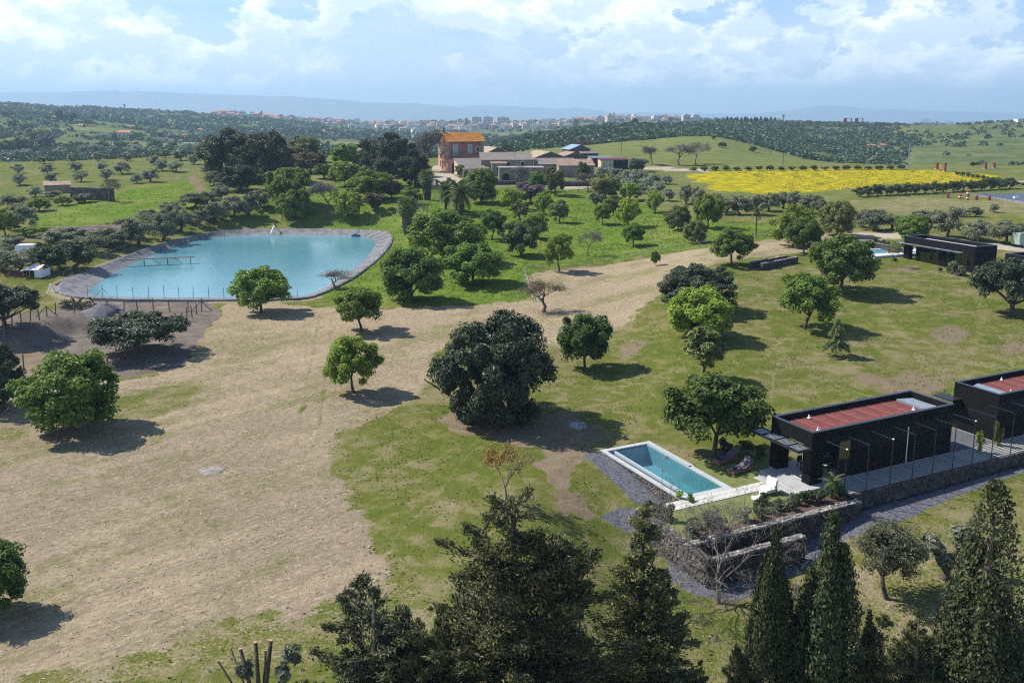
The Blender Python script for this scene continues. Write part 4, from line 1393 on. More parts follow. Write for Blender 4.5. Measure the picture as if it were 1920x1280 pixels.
    if front_canopy:
        a0, a1, z, ex = front_canopy
        fr = MB().b2(a0, a1, -ex, -ex + .1, z - .06, z + .06)
        n = 7
        for k in range(n + 1):
            x = a0 + (a1 - a0) * k / n
            fr.b2(x - .04, x + .04, -ex + .1, 0, z - .06, z + .06)
        f = part('canopy', fr, M['blackmetal'], t)
        pm = MB().b2(.06, (a1 - a0) / n - .06, -ex + .12, -.03, z + .01, z + .04).mesh('canopy_panel', M['zinc'])
        for k in range(n):
            part('canopy_panel', pm, None, f, (a0 + (a1 - a0) * k / n, 0, 0))
    return t


V1 = villa('black villa with a red corrugated roof beside the near swimming pool', (VB[0], VB[1], 0), VA, 14.2, 4.0, 3.8,
           walls=[(3.9, 9.42, 0, .25), (9.8, 14.2, 0, .25), (3.9, 14.2, 3.75, 4.0), (13.95, 14.2, .25, 3.75), (7.0, 7.2, .25, 3.75)],
           columns=[(0, 1.15, 0, .78), (0, 1.15, 3.3, 4.0)],
           glazing=[(3.95, .3, 3.95, 3.7, 3), (2.7, .12, 3.9, .12, 1)],
           end_canopy=(0, 5.0, 2.62, 1.2), red=(.45, 12.0, 8), tray=[(12.05, .35), (13.35, .35), (13.35, 3.0), (12.05, 3.4)], slit=(9.42, 9.8),
           vents=[(1.5, 1.0), (2.9, 3.3), (11.3, 1.2)])
V3 = villa('black villa at the right edge with a grey hatch at its near roof corner', W(19.45, 0, 0), VA, 14.2, 4.0, 3.8,
           walls=[(0, 3.35, 0, .25), (4.3, 8.0, 0, .25), (8.9, 14.2, 0, .25), (0, 14.2, 3.75, 4.0), (0, .25, .25, 3.75), (13.95, 14.2, .25, 3.75)],
           columns=[], glazing=[(3.35, .12, 4.3, .12, 1), (8.0, .12, 8.9, .12, 1)], red=(2.1, 13.9, 8), tray=[(.75, .35), (2.05, .35), (2.05, 3.4), (.75, 3.0)], vents=[(2.5, .8), (5, 3.4)])
part('side_canopy', MB().b2(-1.2, -.02, 3.2, 5.0, 2.5, 2.6), M['blackmetal'], V3)

v2d = R(-68.2)
V2 = villa('black villa with a glazed front and pale flat roof beyond the far lawn', (61.05, 138.3, 3.25), v2d, 13.0, 4.3, 3.8,
           walls=[(6.7, 8.1, 0, .25), (8.6, 9.5, 0, .25), (11.8, 13.0, 0, .25), (3.2, 13.0, 4.05, 4.3), (12.75, 13.0, .25, 4.05)],
           columns=[(0, 1.1, 0, .7), (2.4, 3.0, 0, .5), (0, .6, 3.7, 4.3)], glazing=[(3.0, .1, 6.7, .1, 3), (8.1, .1, 8.6, .1, 1), (9.5, .1, 11.8, .1, 2), (3.2, 4.15, .6, 4.15, 2)],
           front_canopy=(-1.2, 11.4, 2.72, 1.15), roof_mat='palegrey', vents=[(3.0, 2.2)])
V4 = villa('corner of a black villa behind the dark tree at the right edge', (66.6, 119.7, 3.3), v2d, 13.0, 4.3, 3.8,
           walls=[(0, 13.0, 0, .25), (0, .25, .25, 4.05), (0, 13.0, 4.05, 4.3), (12.75, 13.0, .25, 4.05)], columns=[], glazing=[],
           front_canopy=(-.6, 11.4, 2.72, 1.15), roof_mat='palegrey')
fl = MB().b2(-3.0, 14.5, -1.0, 6.0, -.7, -.06)
tag(link('villa_plinth', fl.mesh('villa_plinth', M['concrete']), None, (61.05, 138.3, 3.25), v2d), kind='structure')
tag(link('villa_plinth', fl.mesh('villa_plinth', M['concrete']), None, (66.6, 119.7, 3.3), v2d), kind='structure')

# terrace: lawn platform, concrete plinth with steps, paved path, decked walkway
tag(link('terrace_lawn', MB().prism([(-12.15, -2.75), (1.5, -2.75), (1.5, 7.9), (-1.0, 8.4), (-4.0, 7.5), (-4.2, 7.05), (-4.52, 7.05), (-4.52, 2.56), (-12.15, 2.56)], -3.2, -.3).mesh('terrace_lawn', M['lawn']), None, (VB[0], VB[1], 0), VA), kind='structure')
st = thing('terrace_steps', 'light concrete terrace with two low steps below the porch of the villa by the pool', 'steps', (VB[0], VB[1], 0), VA)
part('landing', MB().b2(-1.2, -.004, -.6, 3.65, -.6, -.004).b2(-.004, 1.5, -.6, -.004, -.6, -.006), M['concrete'], st)
part('step', MB().b2(-1.62, -1.2, -.62, 3.4, -.6, -.11), M['concrete'], st)
part('step', MB().b2(-2.05, -1.62, -.64, 3.3, -.6, -.21), M['concrete'], st)
path = tag(link('path', MB().b2(-11.6, -2.06, 1.32, 2.5, -.36, -.292).mesh('path', M['mortar']), None, (VB[0], VB[1], 0), VA), kind='structure')
slab = MB().b2(.012, .588, .012, .573, -.29, -.262).mesh('paving_slab', M['travertine'])
for i in range(16):
    for j in range(2):
        part('paving_slab', slab, None, path, (-11.6 + i * .596, 1.33 + j * .586, random.uniform(-.004, .004)))
walk = tag(link('walkway', MB().b2(1.5, 36, -2.2, -.004, -3.2, -.10).mesh('walkway', M['mortar']), None, (VB[0], VB[1], 0), VA), kind='structure')
bd = MB().b2(.01, 4.29, .0, .135, -.085, -.02).mesh('plank', M['board'])
for i in range(8):
    for j in range(9):
        part('plank', bd, None, walk, (1.5 + 4.3 * i, -2.18 + j * .242, 0))
tag(link('gravel_bed', MB().b2(14.21, 19.44, 0, 5.5, -1.5, -.05).mesh('gravel_bed', M['gravel']), None, (VB[0], VB[1], 0), VA), kind='structure')

pg = thing('pergola', 'thin black steel pergola of posts and wires along the front of the villas', 'pergola', (VB[0], VB[1], 0), VA)
pa = [.9, 2.95, 5.25, 7.45, 9.55, 11.65, 13.75, 15.9, 18.1, 20.3, 22.5, 24.7, 26.9]
pm = MB().tube([(0, -2.24, -2.0), (0, -2.24, 3.22)], .035, 6).mesh('post', M['blackmetal'])
bm = MB().b2(-.025, .025, -2.24, 0, 3.2, 3.25).mesh('beam', M['coping_metal'])
for a in pa:
    part('post', pm, None, pg, (a, 0, 0))
    part('beam', bm, None, pg, (a, 0, 0))
wm = MB().tube([(pa[0], 0, 3.26), (pa[-1], 0, 3.26)], .009, 4).mesh('wire', M['blackmetal'])
for k in range(7):
    part('wire', wm, None, pg, (0, -2.2 + k * .33, 0))
lamp = MB().box((0, -2.24, 3.27), (.10, .10, .07)).mesh('post_cap', M['white'])
for a in (pa[0], pa[2], pa[6], pa[9]):
    part('post_cap', lamp, None, pg, (a, 0, 0))

stone_wall(36, -2.32, 1.3, -2.32, .22, -1.5, -.04, 'long dark stone retaining wall under the pergola posts', 11, faces=(-1,), cap=False, size=.26)
stone_wall(-12.3, -2.9, 1.6, -2.9, .55, -2.4, -.25, 'stone retaining wall with pale rubble top edging the terrace lawn', 21, faces=(1,), endcap=True)
stone_wall(-12.4, 2.6, -12.4, -5.0, .55, lambda s: -1.6 - .09 * s, lambda s: -.22 - .035 * s, 'sloping stone wall running from the path end down to the wall corner', 31, faces=(1, -1), endcap=True, mat='stone_sunlit')
stone_wall(-12.1, -4.75, -5.1, -4.75, .55, -2.4, lambda s: -.48, 'short low stone wall with pale top in front of the terrace wall', 41, faces=(1, -1), endcap=True)

# swimming pool
pool = thing('swimming_pool', 'small turquoise swimming pool with pale coping on the terrace below the villas', 'pool', (VB[0], VB[1], 0), VA)
cz0, cz1 = -.42, -.3
for bx in ((-8.95, -4.4, 12.46, 12.9), (-4.95, -4.4, 7.05, 12.46), (-4.95, -4.54, 3.05, 7.05), (-8.95, -4.54, 2.57, 3.05), (-8.95, -8.62, 3.05, 12.46)):
    part('coping', MB().b2(*bx, cz0, cz1), M['pool_coping'], pool)
part('upstand', MB().b2(-4.96, -4.72, 7.06, 12.44, -.296, -.20), M['tile_rim'], pool)
part('channel', MB().b2(-8.6, -8.05, 3.05, 12.45, -1.2, -.58), M['channel'], pool)
part('rim', MB().b2(-8.05, -7.85, 3.05, 12.45, -2.2, -.40), M['tile_rim'], pool)
bs = MB().b2(-7.85, -4.95, 3.05, 12.45, -2.2, -1.75)
bs.b2(-4.95, -4.6, 3.05, 12.45, -2.2, -.42).b2(-8.6, -4.6, 12.45, 12.8, -2.2, -.42).b2(-8.6, -4.6, 2.7, 3.05, -2.2, -.42)
part('basin', bs, M['tile'], pool)
part('outer_shell', MB().b2(-8.85, -8.6, 2.7, 12.85, -2.4, -.42), M['mortar'], pool)
part('water', MB().add([(-7.85, 3.05, -.395), (-4.95, 3.05, -.395), (-4.95, 12.45, -.395), (-7.85, 12.45, -.395)], [(0, 1, 2, 3)]), M['poolwater'], pool)
part('stones', stones((-8.86, 12.95), (0, -1), (-1, 0), 10.3, lambda s: -.75 - .13 * s, -.44, .3, 77, .05), M['stone_sunlit'], pool, kind='stuff')
for (a, b) in ((-6.9, 10.9), (-6.0, 11.6)):
    part('drain', MB().tube([(a, b, -1.75), (a, b, -1.735)], .13, 10), M['channel'], pool)

# shower post at the pool
sh = thing('garden_shower', 'slim copper outdoor shower on the pool coping', 'shower', W(-8.75, 5.1, -.3), VA)
part('pipe', MB().tube([(0, 0, 0), (0, 0, 2.0), (.08, 0, 2.12), (.28, 0, 2.15), (.36, 0, 2.08)], .022, 6), M['zinc'], sh)
part('shower_head', MB().tube([(.36, 0, 2.08), (.36, 0, 1.98)], [.1, .12], 10), M['copper'], sh)
part('valve', MB().box((.02, 0, 1.1), (.1, .08, .16)), M['copper'], sh)


# loungers, chairs, tables
def lounger(a, b, z, rz, label, frame=None):
    t = thing('sun_lounger', label, 'sun lounger', W(a, b, z) if frame is None else frame, rz, 'mauve cushioned sun loungers on lawns')
    part('frame', MB().b2(-1.05, 1.0, -.36, .36, .10, .2).b2(-1.0, -.9, -.34, .34, 0, .1).b2(.8, .9, -.34, .34, 0, .1), M['teak'], t)
    part('mattress', MB().b2(-1.05, .25, -.36, .36, .2, .34), M['cushion'], t)
    part('backrest', MB().box((.62, 0, .50), (.86, .72, .13), 0, Matrix.Rotation(-R(32), 3, 'Y')), M['cushion'], t)
    part('pillow', MB().box((-.72, 0, .37), (.16, .5, .08)), M['blackmetal'], t)
    return t


lounger(-2.05, 4.75, -.3, VA + R(6), 'mauve sun lounger on the terrace lawn, the one nearer the steps')
lounger(-1.75, 6.7, -.3, VA + R(6), 'mauve sun lounger half in tree shade behind the other on the terrace lawn')
tb = thing('side_table', 'small copper side table standing between the two terrace loungers', 'side table', W(-.55, 5.75, -.3))
part('table_top', MB().tube([(0, 0, .44), (0, 0, .47)], .25, 14), M['copper'], tb)
lg = MB().tube([(.14, 0, 0), (.14, 0, .44)], .02, 5).mesh('leg', M['copper'])
for k in range(3):
    part('leg', lg, None, tb, rz=k * 2.094)


def armchair(a, b, rz, label):
    t = thing('armchair', label, 'armchair', W(a, b, -.3), rz, 'white cushioned armchairs on the terrace lawn')
    part('shell', MB().b2(-.40, .40, .33, .36, .14, .60).tube([(-.43, -.38, .56), (-.43, .32, .60)], .03, 5).tube([(.43, -.38, .56), (.43, .32, .60)], .03, 5).b2(-.40, .40, -.36, .32, .16, .24), M['wicker'], t)
    part('seat', MB().b2(-.40, .40, -.45, .2, .24, .44), M['white'], t)
    part('backrest', MB().box((0, .24, .70), (.84, .18, .70), 0, Matrix.Rotation(R(-14), 3, 'X')), M['white'], t)
    for sx in (-.4, .4):
        for sy in (-.34, .34):
            part('leg', MB().tube([(sx, sy, 0), (sx, sy, .16)], .03, 5), M['wicker'], t)


armchair(-2.9, .8, R(-62), 'white armchair nearest the concrete steps, its back to the villa')
armchair(-4.6, -.25, R(-75), 'white armchair among shrubs at the edge of the terrace lawn')

dt = thing('dining_table', 'dark dining table under the porch of the villa by the pool', 'table', W(2.3, 1.9, 0), VA)
part('table_top', MB().b2(-1.0, 1.0, -.5, .5, .71, .76), M['blackmetal'], dt)
for sx in (-.9, .9):
    for sy in (-.42, .42):
        part('leg', MB().b2(sx - .03, sx + .03, sy - .03, sy + .03, 0, .71), M['blackmetal'], dt)
part('bowl', MB().tube([(.3, .05, .76), (.3, .05, .80), (.3, .05, .85)], [.06, .14, .17], 10), M['channel'], dt)
ci = 0
for (a, b, r, lb) in ((1.9, 1.05, 0, 'dark dining chair on the camera side of the porch table, left'), (2.8, 1.05, 0, 'dark dining chair on the camera side of the porch table, right'),
                      (1.9, 2.75, math.pi, 'dark dining chair on the far side of the porch table, left'), (2.8, 2.75, math.pi, 'dark dining chair on the far side of the porch table, right')):
    c = thing('dining_chair', lb, 'chair', W(a, b, 0), VA + r, 'dining chairs round the porch table')
    part('seat', MB().b2(-.22, .22, -.2, .22, .43, .47), M['blackmetal'], c)
    part('backrest', MB().b2(-.22, .22, -.24, -.2, .47, .84), M['blackmetal'], c)
    for sx in (-.19, .19):
        for sy in (-.19, .19):
            part('leg', MB().b2(sx - .015, sx + .015, sy - .015, sy + .015, 0, .43), M['blackmetal'], c)

# second pool with its loungers by the far villa
fp = thing('swimming_pool', 'far small swimming pool with a pale deck beside the glazed black villa', 'pool', (57.0, 142.4, float(ground_z(57.0, 142.4)) + .22), v2d + math.pi / 2)
part('deck', MB().b2(-2.5, 10, -4.2, -2.1, -.4, .12).b2(-2.5, -1.8, -2.1, 2.3, -.4, .10), M['palegrey'], fp)
part('deck_edge', MB().b2(7.2, 10, -2.1, 2.3, -.4, .08), M['palegrey'], fp)
part('coping', MB().b2(-1.8, 7.2, 1.7, 2.3, -.4, .10), M['travertine'], fp)
part('water', MB().b2(-1.8, 7.2, -2.1, 1.7, -.5, .03), pmat('far_pool_water', (.10, .30, .42), .08, spec=.5), fp)
# ------------------------------------------------------------------ reservoir
M['liner'] = pmat('grey_pond_liner', (.165, .16, .158), .7, var=.35, vscale=.8, bump=.3, bscale=6)
M['liner_top'] = pmat('pale_liner_edge', (.205, .20, .195), .8, var=.3, vscale=1.2)
M['wood'] = pmat('weathered_wood', (.15, .115, .085), .9, var=.35, vscale=4)
M['wood_pale'] = pmat('pale_rail_wood', (.34, .30, .25), .9, var=.3, vscale=4)
M['steel'] = pmat('galvanised_steel', (.30, .32, .33), .5, metal=.5)
M['rubber'] = pmat('black_rubber', (.02, .02, .02), .8)


def make_reservoir():
    m = bpy.data.materials.new('reservoir_water'); m.use_nodes = True
    w = NT(m.node_tree); b = w.n['Principled BSDF']
    tc = w.node('ShaderNodeTexCoord'); v = tc.outputs['Object']
    c = w.mix(w.ramp(w.noise(v, .03, 3, .5), .35, .65), (.085, .245, .295, 1), (.115, .295, .34, 1))
    w.l.new(c, b.inputs['Base Color'])
    b.inputs['Roughness'].default_value = .09
    b.inputs['Specular IOR Level'].default_value = .5
    bn = w.node('ShaderNodeBump'); bn.inputs['Strength'].default_value = .22; bn.inputs['Distance'].default_value = .12
    w.l.new(w.noise(w.mapping(v, scale=(1, 2.2, 1)), 1.5, 4, .65), bn.inputs['Height'])
    w.l.new(bn.outputs[0], b.inputs['Normal'])
    c0 = WATER.mean(0)
    P = [(p[0], p[1], WAT_Z) for p in (c0 + (WATER - c0) * 1.01)]
    me = bpy.data.meshes.new('water'); me.from_pydata(P, [], [tuple(range(len(P)))][::1]); me.update(); me.materials.append(m)
    if me.polygons[0].normal.z < 0:
        me.flip_normals()
    tag(link('water', me), kind='structure')
    t = thing('reservoir_lining', 'grey sheet lining sloping down all round the turquoise irrigation reservoir', 'pond lining', (0, 0, 0))
    n = len(RIM)
    out = RIM + np.array([[(RIM[(i + 1) % n] - RIM[i - 1])[1], -(RIM[(i + 1) % n] - RIM[i - 1])[0], 0] / np.linalg.norm(RIM[(i + 1) % n] - RIM[i - 1]) for i in range(n)]) * 0.35
    if np.linalg.norm(out[0] - c0) < np.linalg.norm(RIM[0] - c0):
        out = 2 * RIM - out
    for i in range(n):
        j = (i + 1) % n
        q = []
        for a in (i, j):
            inn = WATER[a] + (WATER[a] - RIM[a]) * .25; inn[2] = WAT_Z - .35
            mid = (RIM[a] * .5 + WATER[a] * .5) + np.array([0, 0, -.08])
            o2 = out[a] + (out[a] - RIM[a]) * .55
            q.append([(o2[0], o2[1], RIM_Z - .8), (out[a][0], out[a][1], RIM_Z + .02), (RIM[a][0], RIM[a][1], RIM_Z + .05), tuple(mid), tuple(WATER[a] + np.array([0, 0, .02])), tuple(inn)])
        vs = q[0] + q[1]
        fs = [(k, 6 + k, 7 + k, k + 1) for k in range(5)]
        part('liner_sheet', MB().add(vs, fs), M['liner'], t)
        if i % 2 == 0 and 14 < i < 64: part('weight_line', MB().tube([tuple(np.array(p) + np.array([0, 0, .05])) for p in q[0][1:5]], .05, 4, cap=False), M['liner_top'], t)



make_reservoir()


def seg_tube(a, b, r, n=5):
    return MB().tube([tuple(a), tuple(b)], r, n)


# jetty
def make_jetty():
    a = at_height(228, 487, .7); b = at_height(365, 481, .7)
    d = (b - a); L = np.linalg.norm(d); rz = math.atan2(d[1], d[0])
    t = thing('jetty', 'narrow steel jetty standing on thin legs in the reservoir', 'jetty', tuple(a), rz)
    part('walkway', MB().b2(0, L, -.35, .35, -.05, .05), M['wood'], t)
    for s in (-.35, .35):
        part('rail', MB().tube([(0, s, .8), (L, s, .8)], .015, 4), M['wood'], t)
    lm = MB()
    for s in (-.45, .45):
        lm.tube([(0, s * .6, 0), (0, s * 1.6, -2.6)], .045, 5)
    lm = lm.mesh('leg', M['wood'])
    bm_ = MB().tube([(0, .3, 0), (2.1, .3, -1.7)], .04, 5).mesh('brace', M['wood'])
    for f in (.3, .62, .94):
        part('leg', lm, None, t, (L * f, 0, 0))
    for f in (.40, .70):
        part('brace', bm_, None, t, (L * f, 0, 0))


make_jetty()
p = at_height(514, 431, .5)
t = thing('inlet_pipe', 'white inlet pipe reaching down the far bank of the reservoir', 'pipe', tuple(p))
part('pipe', MB().tube([(0, 1.2, .9), (0, .2, .9), (-.2, -2.2, -.6)], .16, 8), M['white'], t)
part('valve', MB().box((0, .9, .95), (.5, .3, .5)).tube([(0, .9, 1.2), (0, .9, 1.6)], .06, 6), M['wood'], t)
p = at_height(667, 443, -.45)
t = thing('pump_float', 'small dark blue float lying at the far right waterline of the reservoir', 'float', tuple(p))
part('hull', MB().prism([(-.9, -.4), (.6, -.5), (1.0, 0), (.6, .5), (-.9, .4)], 0, .35), pmat('blue_float', (.04, .10, .22), .5), t)
part('motor', MB().box((-.1, 0, .5), (.6, .4, .3)), M['steel'], t)
t = thing('pipe_stand', 'two white pipes leaning together beside the left corner of the reservoir', 'pipes', tuple(G(97, 549)))
pp = MB().tube([(0, 0, 0), (.45, 0, 1.35)], .12, 8).mesh('pipe', M['white'])
part('pipe', pp, None, t, (-.5, 0, 0))
part('pipe', pp, None, t, (.5, .1, 0), math.pi)
a, b = G(104, 535), G(170, 506)
tag(link('irrigation_pipe', MB().tube([tuple(a + np.array([0, 0, .15])), tuple((a + b) / 2 + np.array([0, 0, .15])), tuple(b + np.array([0, 0, .15]))], .13, 6).mesh('irrigation_pipe', M['liner'])), 'grey pipe lying along the left outer edge of the reservoir', 'pipe')


# ------------------------------------------------------------------ fences
def fence(pts, label, h, r, mat, wires=(.3, .6, .9), wire_r=.012, rails=False, tilt=.05, step=None, closed=False, brace=()):
    """posts at the given ground points (or every step metres along them), wires or rails between"""
    P = [np.array(p) for p in pts]
    if step:
        Q = []
        for i in range(len(P) - 1):
            n = max(1, int(round(np.linalg.norm(P[i + 1] - P[i]) / step)))
            Q += [on_ground(*(P[i] + (P[i + 1] - P[i]) * k / n)[:2]) for k in range(n)]
        P = Q + [P[-1]]
    t = thing('fence', label, 'fence', tuple(P[0]))
    o = P[0]
    me = MB().tube([(0, 0, -.3), (0, 0, h)], [r, r * .9], 6).mesh('post', mat)
    g = random.Random(len(P))
    for p in P:
        q = link('post', me, t, tuple(p - o), 0, (1, 1, g.uniform(.9, 1.1)))
        q.rotation_euler = (g.uniform(-tilt, tilt), g.uniform(-tilt, tilt), g.uniform(0, 6))
    for f in wires:
        mb = MB()
        mb.tube([tuple(p - o + np.array([0, 0, h * f])) for p in P], wire_r, 4)
        part('rail' if rails else 'wire', mb, mat if rails else M['steel'], t)
    for i in brace:
        p = P[i] - o
        for s in (-1, 1):
            part('brace', seg_tube(p + np.array([0, 0, h * .85]), p + np.array([s * 1.3, .2 * s, 0]), r * .7), mat, t)
    return t


z6 = lambda L: [G(x * .229167, 480 + y * .229167) for x, y in L]
fence([at_height(x, 560.5, .35) for x in (165, 193, 220, 250, 279, 308, 336, 363, 392, 420, 448, 476, 505, 532, 558)], 'thin dark post and wire fence along the near edge of the reservoir', 1.75, .035, M['wood'], wires=(.25, .55, .85), tilt=.02, brace=(1, 13))
fence(z6([(35, 640), (100, 572), (178, 553), (250, 535), (325, 527), (385, 497), (455, 475), (608, 468), (745, 462), (885, 462), (1015, 462), (1130, 455), (1258, 452), (1390, 457), (1540, 455), (1650, 452)]),
      'row of rough wooden fence posts along the far side of the dug pit', 1.55, .075, M['wood'], wires=(.4, .8), tilt=.1, brace=(5, 15))
fence(z6([(1650, 455), (1610, 480), (1572, 507), (1532, 533), (1490, 565), (1437, 590)]), 'short line of wooden posts down the right bank of the dug pit', 1.7, .075, M['wood'], wires=(.4, .8), tilt=.1)
fence(z6([(195, 932), (560, 905), (785, 870), (885, 922), (950, 882), (1022, 822), (1092, 770)]), 'wooden posts below the low dark tree at the near side of the pit', 1.7, .075, M['wood'], wires=(.5,), tilt=.08, brace=(3,))
fence([G(*q) for q in ((1000, 566), (992, 545), (983, 512), (1040, 507), (1100, 500), (1170, 488), (1240, 475), (1310, 466), (1380, 457), (1450, 440))], 'wooden rail fence between the green orchard and the mown straw strip', 1.15, .06, M['wood_pale'], wires=(.45, .9), wire_r=.04, rails=True, step=3.4)
fence([G(*q) for q in ((1008, 366), (1060, 362), (1130, 358))], 'short wooden fence in front of the farm yard behind the orchard', 1.2, .07, M['wood'], wires=(.5, .9), wire_r=.04, rails=True, step=4)
fence([at_height(*q, RIM_Z) for q in ((735, 452), (726, 470), (703, 493), (672, 516), (645, 534))], 'wire fence on the right edge of the reservoir', 1.3, .04, M['steel'], wires=(.4, .9), step=4.2)
fence([G(*q) for q in ((120, 528), (150, 512), (200, 490), (250, 470), (310, 447))], 'wire fence on the left outer edge of the reservoir', 1.6, .035, M['steel'], wires=(.4, .9), step=5)
fence([G(*q) for q in ((1215, 318), (1260, 320), (1290, 321))], 'pale rail fence beside the track left of the yellow field', 1.2, .07, M['wood_pale'], wires=(.5, .95), wire_r=.05, rails=True, step=4)


# poles
def pole(px, py, top, label, arm=True, mat='wood', r=.12):
    b = G(px, py); h = height_to_row(b, top)
    t = thing('utility_pole', label, 'pole', tuple(b))
    part('shaft', MB().tube([(0, 0, -.5), (0, 0, h)], [r, r * .7], 7), M[mat], t)
    if arm:
        part('crossarm', MB().box((0, 0, h - .5), (1.3, .1, .1), .4), M['steel'], t)
        for s in (-.55, .55):
            part('insulator', MB().tube([(s, .2 * s, h - .45), (s, .2 * s, h - .2)], .06, 6), M['steel'], t)


pole(529, 414, 366, 'dark utility pole behind the far bank of the reservoir', False)
pole(1019, 282, 264, 'thin pole on the meadow above the tan barn roof')
pole(1164.5, 291, 267, 'dark pole on the meadow behind the maroon roofed shed')
pole(1468, 309, 285, 'pole at the left back corner of the yellow field')
pole(1445, 292, 272, 'small pole on the slope behind the yellow field')
pole(1585, 314, 278, 'grey pole behind the middle of the yellow field', mat='steel')
pole(1703, 312, 268, 'tallest pale pole behind the right half of the yellow field', mat='steel', r=.2)
pole(1733, 312, 285, 'pale pole just left of the brick gate pillars', mat='steel')
pole(1870, 315, 280, 'pale pole just right of the second pair of gate pillars', mat='steel')
pole(394, 0, 0, '', False) if False else None
M['brick'] = pmat('brick_red', (.24, .08, .052), .85, var=.25, vscale=4)
M['barrel_red'] = pmat('barrel_red', (.24, .055, .048), .7)
M['cream'] = pmat('cream_plaster', (.52, .44, .33), .9, var=.15, vscale=.8)
for i, (px, py, top, lb) in enumerate([(1755.7, 318, 304.9, 'left brick pillar of the gate at the corner of the yellow field'), (1770.6, 321, 305, 'right brick pillar of the gate at the corner of the yellow field'),
                                       (1846.7, 317.5, 304, 'left pillar of the second brick gate, farther right'), (1863, 316, 305, 'right pillar of the second brick gate, farther right')]):
    b = G(px, py); h = height_to_row(b, top)
    t = thing('gate_pillar', lb, 'pillar', tuple(b), .3, 'brick gate pillars beyond the yellow field')
    part('shaft', MB().b2(-.36, .36, -.36, .36, -.3, h - .25), M['brick'], t)
    part('cap', MB().b2(-.45, .45, -.45, .45, h - .25, h - .12).b2(-.25, .25, -.25, .25, h - .12, h), M['brick'], t)
    part('base', MB().b2(-.44, .44, -.44, .44, -.3, .35), M['stone_cap'], t)
for (x0, x1, y) in ((1757.5, 1769, 318), ):
    a, b = G(x0, y), G(x1, y + 2)
    d = b - a; L = np.linalg.norm(d[:2])
    t = thing('field_gate', 'low orange barred gate between the nearer pair of brick pillars', 'gate', tuple(a), math.atan2(d[1], d[0]))
    part('frame', MB().b2(.3, L - .3, -.03, .03, .3, .4).b2(.3, L - .3, -.03, .03, 1.5, 1.6).b2(.3, .38, -.03, .03, .3, 1.6).b2(L - .38, L - .3, -.03, .03, .3, 1.6), M['teak'], t)
    for k in range(5):
        part('bar', MB().b2(.4, L - .4, -.02, .02, .55 + k * .19, .6 + k * .19), M['teak'], t)
for i, (px, py, lb, two) in enumerate([(1777, 371, 'leftmost red barrel on the mown strip below the hedge', 0), (1799.8, 373, 'second red barrel from the left on the mown strip, with a white band', 0), (1814, 375, 'middle red and white barrel with another stacked on top', 1),
                                       (1830.7, 374.8, 'fourth red barrel from the left on the mown strip', 0), (1854.4, 375.3, 'rightmost red barrel on the mown strip', 0)]):
    b = G(px, py)
    for k in range(1 + two):
        t = thing('barrel', lb if not k else 'upper red barrel stacked on the middle one of the row', 'barrel', (b[0], b[1], b[2] + k * 1.12), 0, 'red barrels in a row on the mown strip')
        part('drum', MB().tube([(0, 0, -.05), (0, 0, .35), (0, 0, .4), (0, 0, .7), (0, 0, .75), (0, 0, 1.1)], [.34, .36, .37, .37, .36, .34], 12), M['barrel_red'], t)
        part('band', MB().tube([(0, 0, .42), (0, 0, .68)], .385, 12, cap=False), M['white'] if i in (1, 2) else M['barrel_red'], t)

# blue pond at the right edge
P = [at_height(x, y, G(1850, 372)[2] + .35) for x, y in ((1822, 363), (1850, 360), (1880, 358.5), (2040, 358), (2040, 384), (1920, 377), (1860, 369))]
P2 = [(p[0], p[1]) for p in P]; zc = P[0][2]
tag(link('pond', MB().prism(P2, zc - 2, zc).mesh('pond', pmat('blue_pond_surface', (.075, .09, .14), .55, spec=.15, var=.2, vscale=.4, bump=.2, bscale=2))), kind='structure')
c = np.mean(np.array(P2), 0)
tag(link('pond_bank', MB().prism([tuple(c + (np.array(q) - c) * 1.04) for q in P2], zc - 2.2, zc - .05).mesh('pond_bank', M['liner_top'])), kind='structure')
t = thing('pump_box', 'small white box on the near bank of the blue pond', 'box', tuple(G(1905, 376)))
part('case', MB().b2(-.6, .6, -.4, .4, 0, .9), M['white'], t)
part('lid', MB().b2(-.66, .66, -.46, .46, .9, 1.0), M['palegrey'], t)


# heaps, pit leftovers
def heap(px, py, w, h, label, mat, name='gravel_heap', seed=3, cat='heap'):
    b = G(px, py); n = 28; g = np.random.default_rng(seed); V = [(0, 0, h)]; F = []
    for k, rr in enumerate((.3, .6, .85, 1.05)):
        for i in range(n):
            a = 2 * math.pi * i / n; r = w / 2 * rr * (1 + .12 * g.normal() * (k > 0))
            V.append((math.cos(a) * r, math.sin(a) * r, h * (1 - rr) * 1.02 + g.normal() * .04 * h if rr < 1 else -.3))
    for i in range(n):
        F.append((0, 1 + i, 1 + (i + 1) % n))
        for k in range(3):
            a = 1 + k * n + i; b_ = 1 + k * n + (i + 1) % n
            F.append((a, a + n, b_ + n, b_))
    me = bpy.data.meshes.new(name); me.from_pydata(V, [], F); me.update(); me.materials.append(mat)
    me.polygons.foreach_set('use_smooth', [True] * len(F))
    return tag(link(name, me, None, tuple(b)), label, cat)


heap(195, 585, 5.2, 1.45, 'grey cone of gravel beside the pile of cut branches at the pit', pmat('heap_gravel', (.13, .125, .135), .95, var=.3, vscale=6, bump=.6, bscale=14))
heap(1083, 797, 1.8, .22, 'white patch of ash on bare ground beside the big dark tree', pmat('white_ash', (.42, .42, .44), .95, col2=(.16, .15, .14), vscale=3, bump=.5), 'ash_heap', 5, 'ash')
heap(398, 881, 2.0, .05, 'thin grey patch of ash on the mown straw field', pmat('thin_ash', (.30, .275, .25), .95, col2=(.17, .145, .12), vscale=1.6, bump=.5), 'ash_heap', 6, 'ash')


